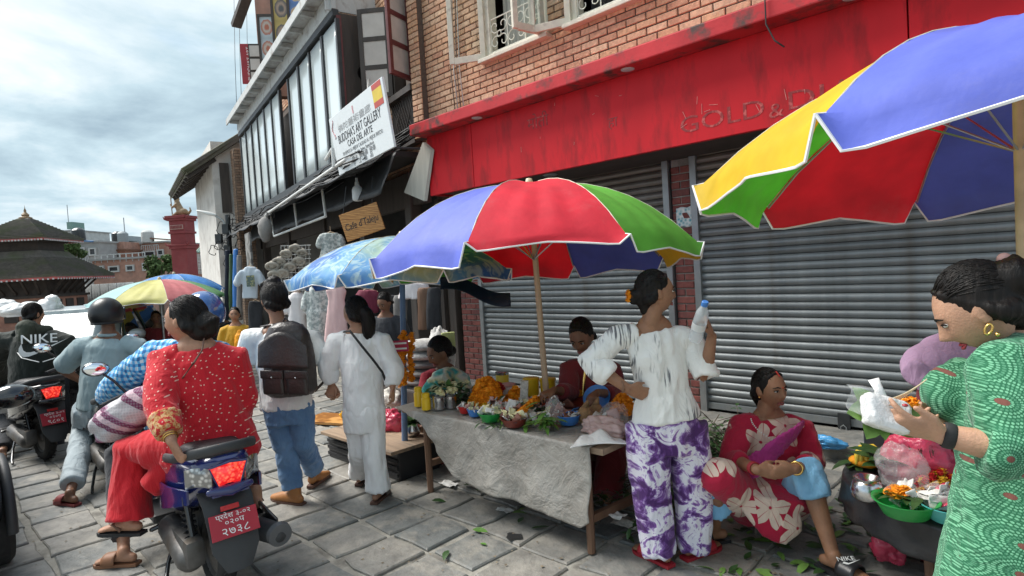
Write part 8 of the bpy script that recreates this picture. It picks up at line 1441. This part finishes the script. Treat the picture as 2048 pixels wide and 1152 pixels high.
# striped bag slung between the riders
m, t, b = base('stripe_bag'); vec = tcoord(t); d = N(t, 'ShaderNodeVectorMath', operation='DOT_PRODUCT'); t.links.new(vec, d.inputs[0]); d.inputs[1].default_value = (RIGHT*.5+UP*.86); q_ = mth(t, 'FRACT', mth(t, 'MULTIPLY', d.outputs['Value'], 5.2)); r = ramp(t, [(0, (.16, .03, .09)), (.14, (.42, .26, .34)), (.20, (.50, .48, .49)), (.62, (.46, .44, .46)), (.68, (.14, .025, .075)), (.84, (.55, .40, .44))], 'CONSTANT'); t.links.new(q_, r.inputs[0]); vn = vor(t, uv2(t, vec, 1.), 60., 0.); chk = mth(t, 'MULTIPLY', mth(t, 'LESS_THAN', vn.outputs['Distance'], .38), .4); setcol(t, b, mixc(t, chk, r.outputs[0], (.30, .28, .31))); b.inputs['Roughness'].default_value = .9; bump(t, b, noise(t, vec, 60, 4), .3)
mb = MB(); cb_ = at(262, 826, 3.62); k0 = 0; mb.ball((0, 0, 0), 1., 44, 30); Pq = np.array(mb.v); sg = np.sign(Pq)*np.abs(Pq)**.8; s_ = 1+.16*(1-np.abs(2*fbm(sg*1.6+4, 2)-.8)*2.2)+.2*(fbm(sg*1.1+8, 2)-.4); sg = sg*s_[:, None]; bx_ = (RIGHT*.88+UP*.47).normalized(); by_ = (UP*.88-RIGHT*.47).normalized(); mb.v = [tuple(cb_+bx_*(.23*q[0])+by_*(.105*q[1])+FWD*.12*q[2]) for q in sg]
SB = mb.build('striped_bag', 'stripe_bag', None, 180); tag(SB, 'woven white and purple striped bag resting on the scooter seat behind the rider', 'bag')
r3 = Person('rider in grey polo shirt and black helmet on the black scooter', 5.35, dict(hd=(214, 632), nck=(218, 668), shm=(218, 682), ls=(166, 694), rs=(274, 694, .03), chs=(214, 732), wst=(206, 780), pel=(202, 815), le=(122, 738, .10), lw=(162, 762, .35), re=(300, 740, .2), rw=(250, 765, .45), lh=(178, 822), lk=(168, 862, .12), la=onZ(140, 990, .09), lt=onZ(112, 1000, .03), rh=(226, 822), rk=(235, 850, .3), ra=(240, 960, .3)), 'skin_c', 1.02, FWD*.95-RIGHT*.3, voxel=.009, face=False, hands=dict(l=dict(d=FWD*.9+RIGHT*.3, n=-UP, side=RIGHT, curl=.7)), build=1.05)
r3.cloth('polo_shirt', 'f_polo', [r3.torso([(-.02, .19, .145), (.4, .185, .14), (.75, .20, .14), (.94, .19, .115), (1.04, .10, .08)]), r3.sleeve('l', .85, [.078, .088, .085, .085]), r3.sleeve('r', .85, [.078, .088, .085, .085])], .010, fold(.010, (8, 8, 4.5), 41.))
r3.cloth('trousers', 'f_greyjean', [r3.leg('l', 1.86, [.12, .105, .09, .085, .085]), r3.leg('r', 1.86, [.12, .105, .09, .08, .075]), ([r3.P['pel']+UP*.04, r3.P['pel']-UP*.06], [(.18, .14), (.17, .14)], dict(side=r3.side, round=True))], .010, fold(.010, (8, 8, 6), 42.)); helmet(r3, 'helmet_black', r=.145); sandal(r3.o, *r3.feet['l'], 'rubber_maroon', 'rubber_maroon', 'slide')
mb = MB(); mb.tube([r3.P['nck']-UP*.005+r3.side*.075*math.cos(a)+FWD*.07*math.sin(a) for a in np.linspace(0, 2*PI, 19)[:-1]], .014, 8, close=True); mb.build('collar', 'f_polo', r3.o, 180)
r4 = Person('rider in dark hooded jacket with white chest-wide logo on its back', 6.5, dict(hd=(68, 628), nck=(70, 656), shm=(69, 670), ls=(8, 684), rs=(128, 686), chs=(70, 722), wst=(68, 768), pel=(66, 800), le=(-16, 735, .15), lw=(18, 760, .45), re=(152, 742, .15), rw=(122, 764, .45), lh=(45, 805), lk=(20, 830, .3), la=onZ(5, 905, .09), lt=onZ(-10, 905, .03), rh=(88, 805), rk=(110, 830, .3), ra=(115, 900, .3)), 'skin_b', 1.02, FWD*.9+RIGHT*.35, voxel=.011, face=False, build=1.08)
r4.cloth('jacket', 'f_jacket', [r4.torso([(-.02, .23, .17), (.4, .235, .175), (.75, .25, .175), (.94, .235, .14), (1.05, .13, .11)]), r4.sleeve('l', 1.85, [.10, .11, .105, .10, .09, .07]), r4.sleeve('r', 1.85, [.10, .11, .105, .10, .09, .07])], .012, fold(.012, (7, 7, 5), 51.))
r4.cloth('hood', 'f_hood', [([r4.P['nck']-r4.side*.13-UP*.02, r4.P['nck']-FWD*.11-UP*.03, r4.P['nck']+r4.side*.13-UP*.02], [.05, .085, .05], dict(round=True)), ([r4.P['nck']-FWD*.10, r4.P['nck']-FWD*.15-UP*.08], [.10, .07], dict(round=True))], .012, fold(.010, (9, 9, 9), 52.))
r4.cloth('trousers', 'f_darkshirt', [r4.leg('l', 1.9, [.12, .105, .09, .08, .07]), r4.leg('r', 1.9, [.12, .105, .09, .08, .07])], .012); r4.hair(cap=(.082, .098, .104), off=(0, -.012, .022), nst=120)
lo = at(78, 682, 6.255); text('jacket_lettering', 'NIKE', .135, 'white_ink', r4.o, lo+UP*.02, RIGHT, UP+FWD*.08, .002, 1.35); mb = MB(); sw = [(-.185, .0), (-.215, -.045), (-.222, -.09), (-.205, -.122), (-.17, -.138), (-.12, -.136), (-.05, -.116), (.08, -.066), (.30, .03), (.10, -.040), (-.03, -.080), (-.10, -.093), (-.145, -.090), (-.172, -.070), (-.180, -.040)]; mb.prism(sw, lo-UP*.02, RIGHT, UP, -FWD*.004); mb.build('jacket_swoosh', 'white_ink', r4.o)
mb = MB()
for q in (-1, 1): mb.tube([lo+RIGHT*q*.02-UP*.22+FWD*.0, lo+RIGHT*q*.22-UP*.17+FWD*.03, lo+RIGHT*q*.33-UP*.10+FWD*.10], .005, 6)
mb.build('jacket_piping', 'white_ink', r4.o)
# ---------------------------------------------------------------- sellers
v1 = Person('seller in dark maroon kurta leaning over the offerings beneath the bright umbrella', 4.6, dict(hd=(1162, 675, -.05), nck=(1174, 716), shm=(1180, 728), rs=(1138, 742, -.05), ls=(1224, 742, .02), chs=(1180, 772), wst=(1182, 830), pel=(1184, 890), re=(1138, 785, -.18), rw=(1108, 780, -.42), le=(1232, 790, -.15), lw=(1195, 785, -.45), rh=(1165, 895), rk=(1140, 900, -.35), ra=onZ(1140, 1000, .09), lh=(1205, 895), lk=(1225, 900, -.35), la=onZ(1215, 1000, .09)), 'skin_c', 1., -FWD*.72-RIGHT*.35-UP*.45, voxel=.009, head=1.12, hands=dict(r=dict(d=-RIGHT*.7-FWD*.5-UP*.1, n=-UP, side=-FWD, curl=.5), l=dict(d=-RIGHT*.4-FWD*.7-UP*.1, n=-UP, side=-RIGHT, curl=.5)))
v1.side = (v1.P['ls']-v1.P['rs']).normalized(); v1.cloth('kurta', 'f_maroon', [v1.torso([(-.3, .21, .19), (0, .19, .16), (.4, .165, .14), (.75, .17, .13), (.94, .165, .10), (1.03, .11, .075)]), v1.sleeve('r', 1.55, [.075, .08, .075, .07, .06, .055]), v1.sleeve('l', 1.55, [.075, .08, .075, .07, .06, .055]), v1.leg('r', 1.9, [.11, .1, .1, .1, .1]), v1.leg('l', 1.9, [.11, .1, .1, .1, .1])], .010, fold(.010, (8, 8, 4.5), 61.)); v1.hair([([(0, -.08, .03), (0, -.11, .0)], [.05, .04])]); v1.strip('gold_trim', 'gold', [at(1172, 735, 4.465), at(1168, 760, 4.455), at(1166, 790, 4.45)], .018, .003, side=RIGHT)
mb = MB(); mb.box((v1.P['pel'].x, v1.P['pel'].y, .2), (.4, .36, .4), CYAW, bev=.02); tag(mb.build('wooden_box_seat', 'brown_wood'), 'wooden box used as a seat by the seller in maroon', 'stool')
v2 = Person('seller in teal and cream shawl over a red blouse seated behind the leaf heap', 5.5, dict(hd=(878, 706), nck=(888, 737), shm=(891, 747), rs=(858, 760, -.05), ls=(922, 760, .05), chs=(890, 785), wst=(891, 822), pel=(892, 860), re=(852, 790, -.15), rw=(845, 805, -.35), le=(930, 795, -.05), lw=(900, 808, -.35)), 'skin_c', 1., -RIGHT*.75-FWD*.5-UP*.42, voxel=.010, head=1.15, legs=False)
v2.side = (v2.P['ls']-v2.P['rs']).normalized(); v2.cloth('blouse', 'f_redblouse', [v2.torso([(-.9, .26, .26), (0, .22, .2), (.5, .17, .14), (.9, .165, .11), (1.03, .11, .08)]), v2.sleeve('l', 1.0, [.08, .085, .08, .075]), v2.sleeve('r', 1.0, [.08, .085, .08, .075])], .011, fold(.01, (8, 8, 5), 71.))
v2.cloth('shawl', 'f_shawl', [([at(898, 742, 5.42), at(882, 755, 5.26), at(866, 785, 5.22), at(856, 830, 5.25)], [(.06, .04), (.085, .05), (.10, .045), (.10, .04)], dict(side=RIGHT)), ([at(902, 744, 5.42), at(926, 758, 5.38), at(938, 800, 5.40)], [(.05, .06), (.05, .09), (.045, .10)], dict(side=UP)), ([at(880, 758, 5.6), at(910, 762, 5.62), at(932, 790, 5.58)], [.07, .09, .07], dict(round=True))], .009, fold(.012, (14, 14, 8), 72.)); v2.hair([([(.02, -.08, -.02), (.02, -.11, -.05)], [.05, .045])])
v3 = Person('seller bowed under a lilac shawl and maroon clothes beside the woman in green', 3.1, dict(hd=(1900, 722, .02), nck=(1915, 742, .05), shm=(1910, 756, .06), rs=(1872, 788, -.10), ls=(1945, 780, .18), chs=(1910, 820, .06), wst=(1920, 890, .08), pel=(1930, 960, .1), re=(1860, 850, -.12), rw=(1872, 838, -.30), le=(1930, 850, .1), lw=(1895, 850, -.10)), 'skin_b', 1., -RIGHT*.7-FWD*.25-UP*.75, voxel=.009, legs=False, face=False, hands=dict(r=dict(d=-RIGHT*.75-FWD*.4+UP*.1, n=-UP*.6+RIGHT*.2, side=UP, curl=.6), l=dict(d=-RIGHT*.7-FWD*.5, n=-UP, side=UP, curl=.5)))
v3.cloth('dress', 'f_maroon', [v3.torso([(-.9, .26, .26), (0, .20, .19), (.5, .165, .14), (.9, .165, .12), (1.03, .11, .09)]), v3.sleeve('r', 1.6, [.08, .08, .075, .07, .06, .055]), v3.sleeve('l', 1.6, [.08, .08, .075, .07, .06, .055])], .010, fold(.01, (8, 8, 5), 81.))
v3.cloth('shawl', 'f_lilac', [([at(1990, 715, 3.2), at(1930, 712, 3.13), at(1885, 722, 3.10), at(1852, 738, 3.06), at(1828, 750, 3.0)], [(.15, .16), (.145, .15), (.135, .14), (.115, .12), (.05, .06)], dict(side=UP+RIGHT*.35)), ([at(1835, 738, 3.0), at(1862, 762, 2.97), at(1892, 790, 2.98)], [(.055, .018), (.07, .024), (.035, .018)], dict(side=UP-RIGHT*.5, round=True))], .008, fold(.010, (6, 6, 6), 82.))
mb = MB(); mb.box(v3.P['rw']-RIGHT*.05+UP*.04-FWD*.02, (.08, .006, .10), CYAW+.2); tag(mb.build('pink_card', 'card_pink'), 'small pinkish card held by the seller under the lilac shawl', 'card'); mb = MB(); mb.box((v3.P['pel'].x, v3.P['pel'].y, .18), (.42, .4, .36), CYAW, bev=.02); tag(mb.build('crate_seat', 'pl_black'), 'black crate under the seller with the lilac shawl', 'crate')
mb = MB(); mb.box((v2.P['pel'].x, v2.P['pel'].y, .17), (.42, .4, .34), CYAW, bev=.02); tag(mb.build('stool', 'brown_wood'), 'brown stool under the seller with the teal shawl', 'stool')
# ---------------------------------------------------------------- people farther down the street
def bystander(label, D, x, y, hpx, top, bottom, skin='skin_c', look=None, drape=None, pose=0):
    """standing person: x column, y head centre, hpx head height in px"""
    k = hpx/85.*3.0; S = D/FPX; m_ = lambda dx, dz, dd=0.: at(x, y, D)+RIGHT*dx+UP*dz+FWD*dd
    J = dict(hd=m_(0, 0), nck=m_(0, -.14, .02), shm=m_(0, -.20, .02), ls=m_(-.18, -.25), rs=m_(.18, -.25), chs=m_(0, -.36), wst=m_(0, -.56), pel=m_(0, -.72), le=m_(-.24, -.50, -.02), lw=m_(-.10 if pose else -.22, -.56 if pose else -.74, -.25 if pose else 0.), re=m_(.24, -.50, -.02), rw=m_(.12 if pose else .22, -.54 if pose else -.74, -.25 if pose else 0.), lh=m_(-.09, -.76), rh=m_(.09, -.76)); z0 = J['pel'].z
    for a, q in (('l', -1), ('r', 1)): J[a+'k'] = V((J[a+'h'].x, J[a+'h'].y, z0*.52)); J[a+'a'] = V((J[a+'h'].x, J[a+'h'].y, .08)); J[a+'t'] = J[a+'a']+(look or -FWD)*.15-UP*.05
    p = Person(label, D, J, skin, 1., look or -FWD, voxel=.014, hands=dict(l=dict(d=-UP, n=RIGHT, side=-FWD, curl=.4), r=dict(d=-UP, n=-RIGHT, side=-FWD, curl=.4)))
    if (look or -FWD).dot(FWD) < 0: p.side = -p.side
    p.cloth('top', top, [p.torso([(-.2, .19, .14), (.4, .17, .13), (.75, .185, .13), (.94, .175, .105), (1.03, .11, .08)]), p.sleeve('l', 1.4, [.075, .08, .075, .065]), p.sleeve('r', 1.4, [.075, .08, .075, .065])], .014, fold(.010, (8, 8, 5), x))
    p.cloth('trousers', bottom, [p.leg('l', 1.95, [.11, .1, .085, .08, .07]), p.leg('r', 1.95, [.11, .1, .085, .08, .07])], .014, fold(.008, (8, 8, 5), x+1)); p.hair(voxel=.012, nst=60); return p
b1 = bystander('shopkeeper in dark shirt looking down among the hanging clothes', 7.2, 769, 606, 34, 'f_darkshirt', 'cloth_dark', 'skin_c', -FWD*.75-RIGHT*.35-UP*.45, pose=1)
b2 = bystander('woman in mustard kurta standing farther down the street', 9.6, 469, 630, 28, 'f_mustard', 'f_mustard', 'skin_b', -FWD*.85+RIGHT*.3, pose=1); bag('orange cloth bag carried by the woman in mustard', at(482, 700, 9.3), (.10, .08, .17), 'marigold', 91, 'cloth_bag', .2)
b3 = bystander('person in maroon standing in the shade of the faded umbrella', 10.6, 312, 636, 26, 'f_maroon', 'f_maroon', 'skin_c', RIGHT*.5-FWD*.8); b4 = bystander('person in dark clothes walking beside the hanging scarves', 11.5, 446, 628, 24, 'f_darkshirt', 'cloth_dark', 'skin_c', FWD); b5 = bystander('person in grey shirt beyond the blue street umbrella', 12.5, 405, 622, 23, 'f_polo', 'cloth_dark', 'skin_c', FWD*.8+RIGHT*.4)
